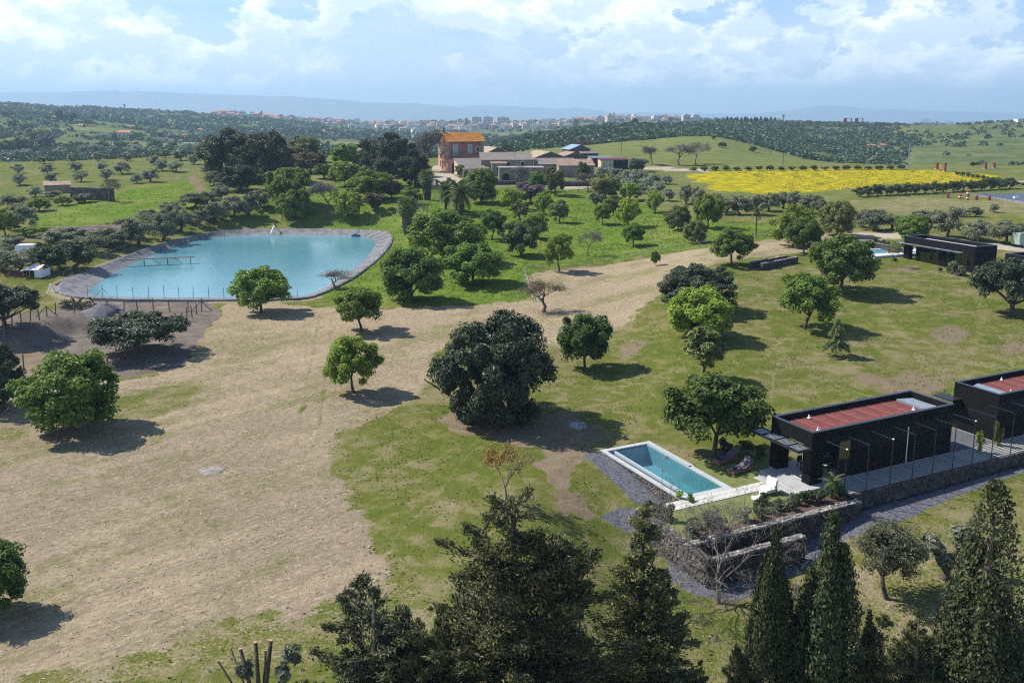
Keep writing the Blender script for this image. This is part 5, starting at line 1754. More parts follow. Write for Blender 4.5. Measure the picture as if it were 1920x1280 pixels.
def log_pile(px0, px1, py, hgt, label):
    a, b = G(px0, py), G(px1, py)
    t = thing('branch_pile', label, 'branch pile', tuple((a + b) / 2))
    L = np.linalg.norm(b - a); g = np.random.default_rng(8)
    me = [MB().tube([(-.5, 0, 0), (0, g.normal() * .08, .05), (.5, 0, 0)], [.10, .085, .06], 6).mesh('log', M['bark']) for _ in range(4)]
    for k in range(70):
        q = link('log', me[k % 4], t, (g.uniform(-L / 2, L / 2), g.normal() * .7, g.uniform(.1, hgt)), 0, (g.uniform(.6, 1.4),) * 3)
        q.rotation_euler = (0, g.normal() * .7, g.uniform(0, 3.14))


log_pile(112, 180, 579, .95, 'heap of dark cut branches left of the gravel cone')

# stone enclosure in the lawn
a0 = G(1427, 507); far = G(1490, 493)
dd = (far - a0)[:2]; L = float(np.linalg.norm(dd)); ang = math.atan2(dd[1], dd[0])
fr = ((a0[0], a0[1], a0[2]), ang)
t = thing('stone_trough', 'open topped black stone trench with pale rim standing in the far lawn', 'stone trough', fr[0], fr[1])
mb = MB().b2(0, L, -.25, .25, -.5, 1.0).b2(-.3, L, 1.35, 1.85, -.5, 1.05).b2(L, L + .5, -.25, 1.85, -.5, 1.0)
part('core', mb, M['mortar'], t)
sm = stones((0, -.245), (1, 0), (0, -1), L + .5, -.05, .98, .34, 61, .05)
q = stones((-.3, 1.36), (1, 0), (0, -1), L, -.05, .98, .34, 62, .05); sm.add(q.v, q.f)
q = stones((0, .25), (0, -1), (-1, 0), .5, -.05, .98, .34, 63, .05); sm.add(q.v, q.f)
q = stones((-.3, 1.85), (0, -1), (-1, 0), .5, -.05, 1.0, .34, 64, .05); sm.add(q.v, q.f)
part('stones', sm, M['stone'], t, kind='stuff')
cs = cap_stones((0, -.25), (1, 0), (0, 1), L + .5, .5, .99, 65); q = cap_stones((-.3, 1.35), (1, 0), (0, 1), L + .3, .5, 1.04, 66); cs.add(q.v, q.f)
part('capping_stones', cs, M['stone_cap'], t, kind='stuff')
b = G(1354, 524)
tag(link('manhole_slab', MB().b2(-1.0, 1.0, -.9, .9, -.1, .06).mesh('manhole_slab', M['zinc']), None, tuple(b), .2), 'flat grey slab set in the far lawn beside the dark tree', 'slab')

# low stone wall and beds behind the far pool
w0, w1 = G(1614, 460), G(1706, 480)
dd = (w1 - w0)[:2]
stone_wall(0, 0, float(np.linalg.norm(dd)), 0, .5, -.4, .9, 'low pale stone wall behind the loungers of the far pool', 71, faces=(1,), frame=((w0[0], w0[1], w0[2]), math.atan2(dd[1], dd[0])), size=.4)
for (px, py, lb) in ((1671, 474, 'mauve sun lounger on the lawn of the far villa, left one'), (1683, 476, 'mauve sun lounger on the lawn of the far villa, right one')):
    lounger(0, 0, 0, R(200), lb, frame=tuple(G(px, py) + np.array([0, 0, .05])))


# ------------------------------------------------------------------ vehicles and sheds at the edges
def van(px, py, rz, label, col):
    b = G(px, py)
    t = thing('parked_van', label, 'van', tuple(b), rz)
    m = pmat('van_paint', col, .35, spec=.5)
    mb = MB()
    prof_ = [(-2.6, .45), (-2.6, 2.25), (-2.3, 2.4), (1.0, 2.4), (1.5, 2.2), (2.05, 1.35), (2.75, 1.1), (2.8, .45)]
    n = len(prof_)
    vs = [(x, -.95 + (.1 if z > 1.5 else 0), z) for x, z in prof_] + [(x, .95 - (.1 if z > 1.5 else 0), z) for x, z in prof_]
    mb.add(vs, [tuple(range(n)), tuple(range(n, 2 * n))[::-1]] + [(i, n + i, n + (i + 1) % n, (i + 1) % n) for i in range(n)])
    part('body', mb, m, t)
    part('windscreen', MB().add([(1.53, -.72, 2.16), (1.53, .72, 2.16), (2.06, .8, 1.4), (2.06, -.8, 1.4)], [(0, 3, 2, 1)]), M['blackmetal'], t)
    for s in (-1, 1):
        part('side_window', MB().b2(.5, 1.4, s * .90 - .02, s * .90 + .02, 1.45, 2.05), M['blackmetal'], t)
    for x in (-1.7, 1.85):
        for s in (-.82, .82):
            wl = part('wheel', MB().tube([(x, s - .12, .36), (x, s + .12, .36)], .36, 12), M['rubber'], t)
            part('rim', MB().tube([(x, s - .13, .36), (x, s + .13, .36)], .2, 10), M['steel'], wl)


van(1928, 462, R(12), 'pale green van parked behind an olive tree at the right edge', (.27, .33, .29))
van(64, 484, R(8), 'white van mostly hidden by the olive hedge left of the reservoir', (.75, .76, .76))
b = G(66, 519)
t = thing('garden_shed', 'small white open sided shed with a pale gable roof left of the reservoir', 'shed', tuple(b), R(4))
part('roof', MB().add([(-1.7, -1.1, 1.15), (1.0, -1.1, 1.25), (1.2, .9, 1.8), (-.7, .9, 1.8), (1.7, 2.6, 1.1), (-1.2, 2.6, 1.1)], [(0, 1, 2, 3), (3, 2, 4, 5)]), M['white'], t)
part('wall', MB().b2(.3, 1.35, -.9, -.8, 0, 1.22).b2(1.3, 1.4, -.9, 2.2, 0, 1.15), M['white'], t)
for (x, y) in ((-1.4, -.9), (-.4, -.9), (-1.1, 2.3)):
    part('post', MB().b2(x - .05, x + .05, y - .05, y + .05, 0, 1.2), M['steel'], t)
t = thing('scrap_pile', 'pile of dark red rusty frames beside the small white shed', 'scrap', tuple(G(26, 522)))
g = random.Random(2)
for k in range(14):
    a = g.uniform(-2, 2)
    part('rod', MB().tube([(a, g.uniform(-.5, .5), .1), (a + g.uniform(-1, 1), g.uniform(-.5, .5), g.uniform(.5, 1.2))], .05, 5), M['barrel_red'], t)
# ------------------------------------------------------------------ farmstead
M['tile_orange'] = pmat('lichen_orange_tiles', (.52, .235, .04), .9, col2=(.37, .14, .035), vscale=.7, bump=.5, bscale=3)
M['tile_old'] = pmat('old_brown_tiles', (.34, .23, .17), .9, var=.3, vscale=.9, bump=.4, bscale=5)
M['tile_tan'] = pmat('tan_clay_tiles', (.40, .315, .20), .9, col2=(.29, .235, .16), vscale=.5, bump=.4, bscale=4)
M['tile_grey'] = pmat('weathered_grey_tiles', (.27, .235, .20), .9, col2=(.19, .165, .145), vscale=.8, bump=.4, bscale=4)
M['pink'] = pmat('salmon_plaster', (.60, .31, .21), .9, col2=(.52, .26, .18), vscale=.5)
M['redplaster'] = pmat('red_plaster', (.31, .15, .125), .9, col2=(.23, .11, .095), vscale=.45)
M['quoin'] = pmat('grey_quoin', (.30, .25, .22), .9)
M['trimpale'] = pmat('pale_trim', (.62, .52, .44), .85)
M['shutter'] = pmat('turquoise_shutter', (.22, .36, .37), .7)
M['dark'] = pmat('dark_opening', (.02, .018, .016), .8)
M['bluetin'] = pmat('blue_tin_roof', (.27, .36, .46), .45, metal=.2, var=.1, vscale=.6)
M['slate'] = pmat('slate_blue_roof', (.17, .225, .28), .5, var=.15, vscale=.6)
M['maroon'] = pmat('maroon_roof', (.13, .05, .055), .7, var=.2, vscale=.6)
M['oldwall'] = pmat('old_stone_wall', (.28, .245, .195), .95, col2=(.19, .165, .135), vscale=.6, bump=.4, bscale=3)
M['darkwall'] = pmat('dark_stone_wall', (.12, .105, .095), .95, col2=(.085, .075, .07), vscale=.6, bump=.4, bscale=3)
M['yellowwall'] = pmat('yellow_plaster', (.52, .44, .26), .9)


def roof_courses(mb_quads, mat, t, name='roof', courses=7):
    """a roof slope as overlapping courses of tiles: every course a strip standing a little proud of the next"""
    for q in mb_quads:
        a, b, c, d = (np.array(v, float) for v in q)          # a-b eave, d-c ridge
        n = np.cross(b - a, d - a); n /= np.linalg.norm(n)
        if n[2] < 0: n = -n
        mb = MB()
        mb.add([tuple(a - n * .12), tuple(b - n * .12), tuple(c - n * .12), tuple(d - n * .12), tuple(a - n * .02), tuple(b - n * .02), tuple(c - n * .02), tuple(d - n * .02)],
               [(3, 2, 1, 0), (0, 1, 5, 4), (1, 2, 6, 5), (2, 3, 7, 6), (3, 0, 4, 7)])
        for k in range(courses):
            f0, f1 = k / courses, (k + 1.12) / courses
            f1 = min(f1, 1)
            l0, r0, l1, r1 = a + (d - a) * f0, b + (c - b) * f0, a + (d - a) * f1, b + (c - b) * f1
            mb.add([tuple(l0 + n * .07), tuple(r0 + n * .07), tuple(r1), tuple(l1), tuple(l0 - n * .02), tuple(r0 - n * .02)], [(0, 1, 2, 3), (4, 5, 1, 0)])
        part(name, mb, mat, t)


def gable(label, px, py, rz, L, Wd, h, rise, wall, roof, name='farm_building', cat='farm building', over=.35, openings=(), base=None, dz=0, courses=7, gable_wall=None, h2=None):
    """ridge along local x; corner at picture point; openings: (side 'f'|'l'|'r', position, width, z0, z1, kind)"""
    b = G(px, py) if base is None else np.array(base)
    t = thing(name, label, cat, (b[0], b[1], b[2] + dz), rz)
    mb = MB()
    mb.add([(0, 0, -2), (L, 0, -2), (L, Wd, -2), (0, Wd, -2), (0, 0, h), (L, 0, h), (L, Wd, h), (0, Wd, h)], [(0, 1, 5, 4), (2, 3, 7, 6)])
    part('wall', mb, wall, t)
    for x in (0, L):
        part('gable_wall', MB().add([(x, 0, -2), (x, Wd, -2), (x, Wd, h), (x, Wd / 2, h + rise), (x, 0, h)], [(0, 1, 2, 3, 4)]), gable_wall or wall, t)
    s = rise / (Wd / 2)
    A = [(-over, -over, h - over * s), (L + over, -over, h - over * s), (L + over, Wd / 2, h + rise), (-over, Wd / 2, h + rise)]
    B = [(L + over, Wd + over, h - over * s), (-over, Wd + over, h - over * s), (-over, Wd / 2, h + rise), (L + over, Wd / 2, h + rise)]
    roof_courses([A, B], roof, t, courses=courses)
    add_openings(t, openings, L, Wd)
    return t


def add_openings(t, openings, L, Wd):
    for (side, pos, wd, z0, z1, kind) in openings:
        def bx(mb, e, p0, p1, a0, a1):
            if side == 'f': mb.b2(a0, a1, -p1, -p0, *e)
            elif side == 'l': mb.b2(-p1, -p0, a0, a1, *e)
            else: mb.b2(L + p0, L + p1, a0, a1, *e)
            return mb
        if kind == 'door':
            part('door', bx(MB(), (z0, z1), -.1, .03, pos - wd / 2, pos + wd / 2), M['dark'], t)
        elif kind == 'arch':
            n = 10
            ps = [(pos - wd / 2, z0), (pos + wd / 2, z0)] + [(pos + wd / 2 * math.cos(math.pi * k / n), z1 - wd / 2 + wd / 2 * math.sin(math.pi * k / n)) for k in range(n + 1)]
            mb = MB(); k = len(ps)
            mb.add([(a, -.04, z) for a, z in ps], [tuple(range(k))])
            part('door', mb, M['dark'], t)
        else:
            fr = MB()
            bx(fr, (z0 - .12, z0), -.05, .12, pos - wd / 2 - .18, pos + wd / 2 + .18); bx(fr, (z1, z1 + .2), -.05, .12, pos - wd / 2 - .18, pos + wd / 2 + .18)
            bx(fr, (z0, z1), -.05, .08, pos - wd / 2 - .18, pos - wd / 2); bx(fr, (z0, z1), -.05, .08, pos + wd / 2, pos + wd / 2 + .18)
            f = part('window', fr, M['trimpale'], t)
            part('shutter', bx(MB(), (z0, z1), -.06, .03, pos - wd / 2, pos + wd / 2), M['shutter'] if kind != 'dark' else M['dark'], f)
            if kind == 'balcony':
                bl = MB(); bx(bl, (z0 - .3, z0 - .15), 0, .9, pos - wd / 2 - .5, pos + wd / 2 + .5)
                bc = part('balcony', bl, M['quoin'], t)
                rl = MB()
                for k in range(7):
                    a = pos - wd / 2 - .45 + (wd + .9) * k / 6
                    bx(rl, (z0 - .15, z0 + .75), .84, .88, a - .02, a + .02)
                bx(rl, (z0 + .72, z0 + .78), .82, .9, pos - wd / 2 - .5, pos + wd / 2 + .5)
                part('railing', rl, M['blackmetal'], bc)


def lean_to(label, px, py, rz, L, Wd, hf, hb, wall, roof, openings=(), name='farm_shed', cat='shed', over=.3, posts=False, courses=5, dz=0, base=None):
    b = G(px, py) if base is None else np.array(base)
    t = thing(name, label, cat, (b[0], b[1], b[2] + dz), rz)
    if posts:
        mb = MB().b2(0, L, Wd - .25, Wd, -1.5, hb).b2(0, .25, 0, Wd - .25, -1.5, hf).b2(L - .25, L, 0, Wd - .25, -1.5, hf)
        part('wall', mb, wall, t)
        for k in range(4):
            x = .5 + (L - 1) * k / 3
            part('post', MB().b2(x - .1, x + .1, 0, .2, -1, hf), M['wood'], t)
    else:
        mb = MB().add([(0, 0, -2), (L, 0, -2), (L, Wd, -2), (0, Wd, -2), (0, 0, hf), (L, 0, hf), (L, Wd, hb), (0, Wd, hb)], [(0, 1, 5, 4), (1, 2, 6, 5), (2, 3, 7, 6), (3, 0, 4, 7)])
        part('wall', mb, wall, t)
    s = (hb - hf) / Wd
    roof_courses([[(-over, -over, hf - over * s), (L + over, -over, hf - over * s), (L + over, Wd + over, hb + over * s), (-over, Wd + over, hb + over * s)]], roof, t, courses=courses)
    add_openings(t, openings, L, Wd)
    return t


RH = G(839, 320.5)
hr = R(24)
rh = gable('two storey red and salmon farmhouse with an orange lichened tile roof', 0, 0, hr, 12.4, 8.6, 9.4, 2.5, M['redplaster'], M['tile_orange'], 'farmhouse', 'house', .55,
           [('f', 2.8, 1.25, 4.9, 7.9, 'balcony'), ('f', 7.7, 1.1, 5.7, 7.9, 'win'), ('f', 10.3, .8, 5.9, 7.4, 'dark'),
            ('l', 2.3, 1.0, 5.2, 8.2, 'balcony'), ('l', 6.3, 1.0, 5.2, 8.2, 'balcony'), ('l', 2.3, .9, 1.2, 3.0, 'dark'), ('l', 6.3, .9, 1.2, 3.0, 'dark'), ('l', 4.3, 1.3, 0, 3.0, 'door')], base=RH, courses=12, gable_wall=M['pink'])
for (x, y) in ((0, 0), (11.8, 0)):
    part('quoin', MB().b2(x - .05, x + .65, -.06, .3, -1, 9.3), M['quoin'], rh)
part('cornice', MB().b2(-.1, 12.5, -.2, -.02, 9.05, 9.35), M['trimpale'], rh)
part('vent_hole', MB().b2(5.1, 5.6, -.03, .1, 8.35, 8.75), M['dark'], rh)
part('chimney', MB().b2(.3, .7, 4.1, 4.5, 11.6, 13.4), M['dark'], rh)
an = lean_to('salmon annex with a dark arched door at the foot of the farmhouse', 0, 0, hr, 2.6, 3.4, 4.0, 4.1, M['pink'], M['tile_old'], [('f', 1.3, .9, -.5, 2.6, 'door')], 'farmhouse_annex', 'annex', .1, base=RH + np.array([.9, -3.2, -.2]))
# low tiled wings in front
lean_to('low left farm wing with a broad grey tiled roof below the farmhouse', 868, 333, R(20), 8.0, 9.0, 2.6, 5.2, M['cream'], M['tile_grey'], [('f', 1.0, 1.0, 0, 2.0, 'door')], courses=11)
lean_to('long low farm wing with grey tiled roof and whitewashed front', 902, 329, R(4), 15.5, 6.5, 4.7, 6.6, M['oldwall'], M['tile_grey'], [('f', 8.2, 1.2, 2.3, 3.9, 'dark'), ('f', 12.6, 1.2, 2.3, 3.9, 'dark'), ('f', 4.2, 1.2, 2.3, 3.9, 'dark')], courses=9)
lean_to('little stepped stone hut with pale roof between the farm wings', 922, 331, R(6), 4.4, 3.2, 3.9, 4.5, M['oldwall'], M['tile_old'], [('f', 2.2, 1.2, 1.5, 3.0, 'door')], courses=4)
lean_to('stone terrace building with an arched gateway behind the round green tree', 936, 343, R(3), 12.5, 6.0, 4.3, 4.35, M['oldwall'], M['concrete'], [('f', 1.9, 2.0, 0, 2.7, 'arch'), ('f', 5.2, 1.0, 1.6, 3.2, 'win'), ('f', 9.3, 1.0, 1.6, 3.0, 'dark')], courses=2)
# barns
br = R(-62)
gable('large barn with dark gable end and tan tiled roof in the middle of the farm', 987, 313, R(14) + math.pi / 2, 17, 15.0, 2.4, 2.6, M['darkwall'], M['tile_tan'], over=.3, base=G(1073, 313), courses=12)
gable('second brown roofed barn behind the right of the large barn', 0, 0, R(14) + math.pi / 2, 10, 9.5, 2.6, 1.7, M['darkwall'], M['tile_old'], over=.3, base=G(1103, 309), courses=7)
gable('barn with black gable end right behind the farmhouse', 0, 0, R(20) + math.pi / 2, 14, 8.0, 3.4, 1.9, M['darkwall'], M['tile_tan'], over=.3, base=G(953, 306) + np.array([0, 6, 0]), courses=8)
gable('shed with a pale blue metal roof at the back of the farm', 0, 0, R(16) + math.pi / 2, 9, 7.5, 4.4, 1.5, M['darkwall'], M['bluetin'], over=.4, base=G(1107, 303) + np.array([0, 2, 0]), courses=3, openings=[('l', 3.8, 3.2, 0, 3.2, 'door')])
lean_to('open fronted lean-to with grey roof beside the blue roofed shed', 1090, 305, R(4), 6.0, 4.5, 3.2, 3.7, M['darkwall'], M['tile_grey'], posts=True)
lean_to('low shed with slate blue roof left of the maroon roof', 1109, 313, R(8), 6.5, 5.5, 2.9, 3.3, M['yellowwall'], M['slate'], posts=True, courses=3)
lean_to('low shed with maroon roof and yellow end wall at the right of the farm', 1127, 318, R(6), 9.0, 5.5, 3.1, 3.5, M['yellowwall'], M['maroon'], [('f', 1.0, 1.0, .4, 2.4, 'win'), ('f', 2.9, 1.0, .4, 2.4, 'win'), ('f', 6.4, 4.8, -.2, 2.9, 'door')], courses=3)
lean_to('long low byre with tan tiles in front of the large barn', 1004, 326, R(6), 12.5, 6.0, 2.9, 4.4, M['oldwall'], M['tile_grey'], courses=7)
lean_to('low byre with pinkish tiles in front of the sheds', 1048, 332, R(4), 10.5, 6.5, 3.4, 4.9, M['oldwall'], M['tile_old'], [('f', 6.3, 1.2, 0, 2.6, 'door')], courses=7)
stone_wall(0, 0, 30, 0, .5, -.5, 1.1, 'low dark farmyard wall with pale top behind the purple tree', 81, faces=(1,), frame=(tuple(G(930, 347)), R(2)), size=.5)
stone_wall(0, 0, 16, 0, .5, -.5, 1.2, 'low dark yard wall running towards the maroon shed', 83, faces=(1,), frame=(tuple(G(1052, 350)), R(3)), size=.5)
for px, py, lb in ((819, 349, 'left brick entrance pillar of the farm drive'), (851.5, 350, 'right brick entrance pillar of the farm drive')):
    b = G(px, py)
    t = thing('entrance_pillar', lb, 'pillar', tuple(b), .3, 'brick pillars of the farm drive')
    part('shaft', MB().b2(-.3, .3, -.3, .3, -.3, 1.5), M['brick'], t)
    part('cap', MB().b2(-.38, .38, -.38, .38, 1.5, 1.65).b2(-.2, .2, -.2, .2, 1.65, 1.85), M['brick'], t)
lean_to('domed stone outbuilding half hidden by dark oaks left of the farmhouse', 660, 308, R(10), 8, 7, 3.4, 5.2, M['oldwall'], M['tile_old'], [('f', 6, 1.4, 0, 2.5, 'door')])
# left field ruins
lean_to('small roofless stone hut with a pale top in the olive field', 84, 364, R(24), 6.0, 3.0, 2.3, 3.0, M['oldwall'], M['tile_old'], name='stone_hut', cat='hut', courses=2)
b0 = G(134, 372); b1 = G(214, 378)
dd = (b1 - b0)[:2]
stone_wall(0, 0, float(np.linalg.norm(dd)), 0, .5, -.5, 2.9, 'tall grey ruined wall standing in the lush grass below the olive field', 91, faces=(1,), frame=(tuple(b0), math.atan2(dd[1], dd[0])), size=.6)
gable('low house with a dark tiled roof sunk among olives above the reservoir', 92, 453, R(14), 12.0, 7.0, 1.1, 1.3, M['oldwall'], pmat('dark_old_tiles', (.16, .13, .105), .95, var=.35, vscale=1.2), 'low_house', 'house')


# ------------------------------------------------------------------ the far town
TOWN = {}
def town_mesh(i, wall, roof, w, d, h, flat):
    g = random.Random(i); mb = MB(); fm = []
    mb.b2(-w / 2, w / 2, -d / 2, d / 2, -4, h); fm += [0] * 6
    if flat:
        mb.b2(-w / 2 - .2, w / 2 + .2, -d / 2 - .2, d / 2 + .2, h, h + .5); fm += [1] * 6
        mb.b2(-w / 5, w / 6, -d / 6, d / 4, h + .5, h + 2.6); fm += [0] * 6
    else:
        r = d * .2; o = .4
        mb.add([(-w / 2 - o, -d / 2 - o, h), (w / 2 + o, -d / 2 - o, h), (w / 2 + o, d / 2 + o, h), (-w / 2 - o, d / 2 + o, h), (-w / 2 + 1, 0, h + r), (w / 2 - 1, 0, h + r)],
               [(0, 1, 5, 4), (2, 3, 4, 5), (1, 2, 5), (3, 0, 4)]); fm += [1] * 4
    for f in range(int(h // 3)):
        for k in range(int(w // 3.2)):
            x = -w / 2 + 1.6 + k * 3.2
            mb.b2(x - .55, x + .55, -d / 2 - .06, -d / 2 + .01, f * 3 + .9, f * 3 + 2.4); fm += [2] * 6
    me = mb.mesh('town_house', wall); me.materials.append(roof); me.materials.append(M['dark'])
    me.polygons.foreach_set('material_index', fm)
    return me


cols = [('cream', (.60, .52, .42)), ('white', (.74, .72, .69)), ('grey', (.40, .38, .37)), ('pink', (.55, .36, .30)), ('ochre', (.52, .40, .24)), ('brown', (.30, .22, .18))]
roofs = [('terracotta', (.42, .20, .13)), ('flat grey', (.36, .35, .34))]
KINDS = []
for i, (cn, c) in enumerate(cols):
    for j, (rn, rc) in enumerate(roofs):
        w, d, h = random.Random(i * 7 + j).choice([(9, 9, 6.5), (12, 10, 9.5), (14, 10, 7), (10, 9, 11)])
        KINDS.append((cn, rn, town_mesh(i * 2 + j, pmat('town_%s_wall' % cn, c, .9), pmat('town_%s_roof' % cn, rc, .9), w, d, h, j == 1)))


def make_town():
    g = random.Random(12)
    spots = []
    for px in np.arange(585, 1275, 2.75):
        lo, hi = (np.interp(px, [585, 640, 700, 800, 880, 960, 1000, 1100, 1200, 1275], [231, 229, 229, 230, 229, 229, 228, 226, 226, 226]),
                  np.interp(px, [585, 640, 700, 800, 880, 960, 1000, 1100, 1200, 1275], [238, 246, 250, 253, 244, 240, 236, 231, 230, 229]))
        for _ in range(1 if g.random() < .93 else 0):
            spots.append((px + g.uniform(-2.5, 2.5), lo + (hi - lo) * g.random() ** 1.1))
    for _ in range(58):
        spots.append((g.uniform(405, 600), g.uniform(227, 238)))
    for (px, py) in spots:
        Y = float(np.interp(py, [225, 232, 240, 248, 256], [2300, 2120, 1950, 1780, 1600]))
        x = (px - 960) / 1710 * Y
        b = on_ground(x, Y)
        k = g.choices(range(12), [6, 4, 4, 7, 2, 5, 4, 2, 3, 2, 3, 2])[0]
        cn, rn, me = KINDS[k]
        sx, sz = g.uniform(.8, 1.25), g.uniform(.75, 1.25)
        o = link('town_house', me, None, tuple(b), g.uniform(-.5, .5), (sx, g.uniform(.8, 1.2), sz))
        side = ['in the woods left of the far town', 'in the left outskirts of the far town', 'in the far town above the dark oaks', 'in the far town left of the three blocks', 'around the three tall blocks of the far town',
                'in the far town left of the church', 'beside the church of the far town', 'in the far town right of the church'][sum(px > q for q in (560, 660, 760, 870, 965, 1090, 1180))]
        size = ('tall ' if sz > 1.08 else 'low ' if sz < .92 else '') + ('wide' if sx > 1.05 else 'small')
        tag(o, '%s %s %s house %s' % (size, cn, 'flat roofed' if rn.startswith('flat') else 'red roofed', side), 'house', 'houses of the far town')


make_town()


def block(px0, px1, base, top, label, wall, Y=2050, rz=0.1, name='apartment_block', cols_=5, cat='apartment block'):
    px = (px0 + px1) / 2; x = (px - 960) / 1710 * Y; z1 = z_at_row(Y, top); z0 = z_at_row(Y, base); w = (px1 - px0) / 1710 * Y; h = z1 - z0; d = 14
    t = thing(name, label, cat, (x, Y, z0), rz)
    part('wall', MB().b2(-w / 2, w / 2, 0, d, -12, h), wall, t)
    part('roof', MB().b2(-w / 2 - .3, w / 2 + .3, -.3, d + .3, h, h + .6).b2(-w / 5, w / 8, 4, 10, h + .6, h + 3.2), M['palegrey'], t)
    nf = max(2, int(h / 3)); cw = w / cols_
    wm = MB().b2(-cw * .28, cw * .28, -.12, .02, 0, 1.6).mesh('window', M['dark'])
    bm_ = MB().b2(-cw * .4, cw * .4, -1.2, -.02, 0, 1.0).mesh('balcony', wall)
    for f in range(nf):
        for c in range(cols_):
            part('window', wm, None, t, (-w / 2 + cw * (c + .5), 0, f * h / nf + 1.2))
            if c % 2 == 0:
                part('balcony', bm_, None, t, (-w / 2 + cw * (c + .5), 0, f * h / nf))
    return t


W1, W2 = pmat('block_pale_wall', (.62, .61, .60), .9), pmat('block_warm_wall', (.52, .46, .40), .9)
block(884, 903, 237, 220.5, 'grey apartment block, leftmost of the three tall ones in the far town', W1)
block(906, 924, 237, 220, 'grey apartment block, middle one of the three tall ones in the far town', W1)
block(931, 955, 240, 221, 'widest pale apartment block, rightmost of the three tall ones in the far town', W1, cols_=7)
block(858, 866, 236, 223.5, 'small pale block just left of the three tall apartment blocks', W2, cols_=3)
block(871, 878, 234, 222.5, 'small reddish block left of the three tall apartment blocks', M['pink'], cols_=3)
block(985, 999, 239, 227, 'brownish apartment block right of the tall pale ones', W2, cols_=4)
block(1281, 1295, 231, 216, 'left tower block on the horizon at the right end of the town', W2, 1900)
block(1299, 1312, 231, 216.5, 'right tower block on the horizon at the right end of the town', W1, 1900)
# church
Y = 1950; x = (1146 - 960) / 1710 * Y; z0 = z_at_row(Y, 225)
t = thing('church', 'big sand coloured church with a bell tower rising above the far town', 'church', (x, Y, z0), .15)
sand = pmat('church_sandstone', (.50, .41, .29), .9)
part('nave', MB().b2(-8, 3, 0, 22, -8, 9), sand, t)
part('facade', MB().prism([(-8.5, -1), (3.5, -1), (3.5, -.02), (-8.5, -.02)], -8, 10.5).b2(-5, 0, -1, -.02, 10.5, 13.5), sand, t)
part('tower', MB().b2(3.52, 7, -1, 3, -8, 14), sand, t)
part('spire', MB().add([(3.4, -1.1, 14), (7.1, -1.1, 14), (7.1, 3.1, 14), (3.4, 3.1, 14), (5.2, 1, 18.5)], [(0, 1, 4), (1, 2, 4), (2, 3, 4), (3, 0, 4)]), sand, t)
part('roof', MB().add([(-8.3, 0, 9), (3.3, 0, 9), (3.3, 22, 9), (-8.3, 22, 9), (-2.5, 0, 12), (-2.5, 22, 12)], [(0, 4, 5, 3), (1, 2, 5, 4), (0, 1, 4), (2, 3, 5)]), M['tile_old'], t)


def country_house(px, py, w, h, label, wall, roof, Y=None, rz=.2, flat=False, d=8):
    b = G(px, py) if Y is None else on_ground((px - 960) / 1710 * Y, Y)
    s = depth_of(b) / FPX
    t = thing('country_house', label, 'house', tuple(b), rz)
    W_, H_ = w * s, h * s * .7
    part('wall', MB().b2(-W_ / 2, W_ / 2, 0, d, -3, H_), wall, t)
    if flat:
        part('roof', MB().b2(-W_ / 2 - .3, W_ / 2 + .3, -.3, d + .3, H_, H_ + .4), roof, t)
    else:
        r = h * s * .35
        part('roof', MB().add([(-W_ / 2 - .6, -.6, H_), (W_ / 2 + .6, -.6, H_), (W_ / 2 + .6, d + .6, H_), (-W_ / 2 - .6, d + .6, H_), (-W_ / 2 + 1, d / 2, H_ + r), (W_ / 2 - 1, d / 2, H_ + r)], [(0, 1, 5, 4), (2, 3, 4, 5), (1, 2, 5), (3, 0, 4)]), roof, t)
    for k in (-.3, .05, .3):
        part('window', MB().b2(W_ * k - .5, W_ * k + .5, -.08, .02, .8, min(2.2, H_ * .8)), M['dark'], t)


TC = pmat('terracotta_roof', (.42, .17, .10), .9)
country_house(232, 257, 24, 12, 'house with a red roof in the wooded valley above the olive field', M['cream'], TC, d=14)
country_house(240, 240, 14, 4, 'low house with an orange roof on the slope above the red roofed house', M['cream'], TC)
country_house(190, 220, 12, 4, 'small pale house high in the woods at the left', M['cream'], TC)
country_house(192, 256, 22, 5, 'long flat farm building left of the red roofed valley house', W2, M['palegrey'], flat=True)
country_house(101, 223, 11, 5, 'pinkish house among dark trees on the left hill', M['pink'], TC)
country_house(57, 214, 12, 3, 'white flat house on top of the left hill', M['white'], M['palegrey'], flat=True)
country_house(352, 271, 22, 3, 'pale greenhouse roof in the valley just left of the big pines', M['white'], M['palegrey'], flat=True)
country_house(300, 263, 26, 4, 'grey farm sheds in the valley beyond the olive field', W2, M['palegrey'], flat=True)
for i, (px, py, w_, lb) in enumerate([(150, 238, 9, 'small red roofed house in the woods right of the conifer pair'), (320, 236, 10, 'red roofed house in the groves left of the far town'), (375, 246, 9, 'pale house in the groves below the left end of the far town'), (430, 243, 9, 'lone red roofed house below the left outskirts of the far town'),
                                     (280, 222, 8, 'small house under the left radio mast'), (345, 256, 10, 'house with red roof in the valley left of the pines'), (30, 236, 8, 'tiny pale house among trees low on the left hill'), (520, 246, 10, 'red roofed farmhouse in the groves below the far town')]):
    country_house(px, py, w_, 4.5, lb, M['cream'] if i % 2 else M['white'], TC)
country_house(1248, 230, 13, 7, 'house with an orange hipped roof under a dark conifer on the ridge', M['cream'], TC)
country_house(1383, 246, 8, 5, 'white cube house on the wooded ridge at right', M['white'], M['palegrey'], flat=True)
country_house(1578, 283, 14, 5, 'white building low in the wooded valley at right', M['white'], M['palegrey'], flat=True)
country_house(1640, 277, 11, 6, 'house with a pink roof in the middle of the wooded valley', M['cream'], TC)
country_house(1659, 276, 8, 6, 'small red house at the right of the wooded valley', M['pink'], TC)
country_house(1779, 228, 22, 5, 'long farmhouse with orange roof on the right hill crest', M['cream'], TC)
country_house(1818, 228, 18, 4, 'low pale farm building on the right hill crest', M['cream'], TC)
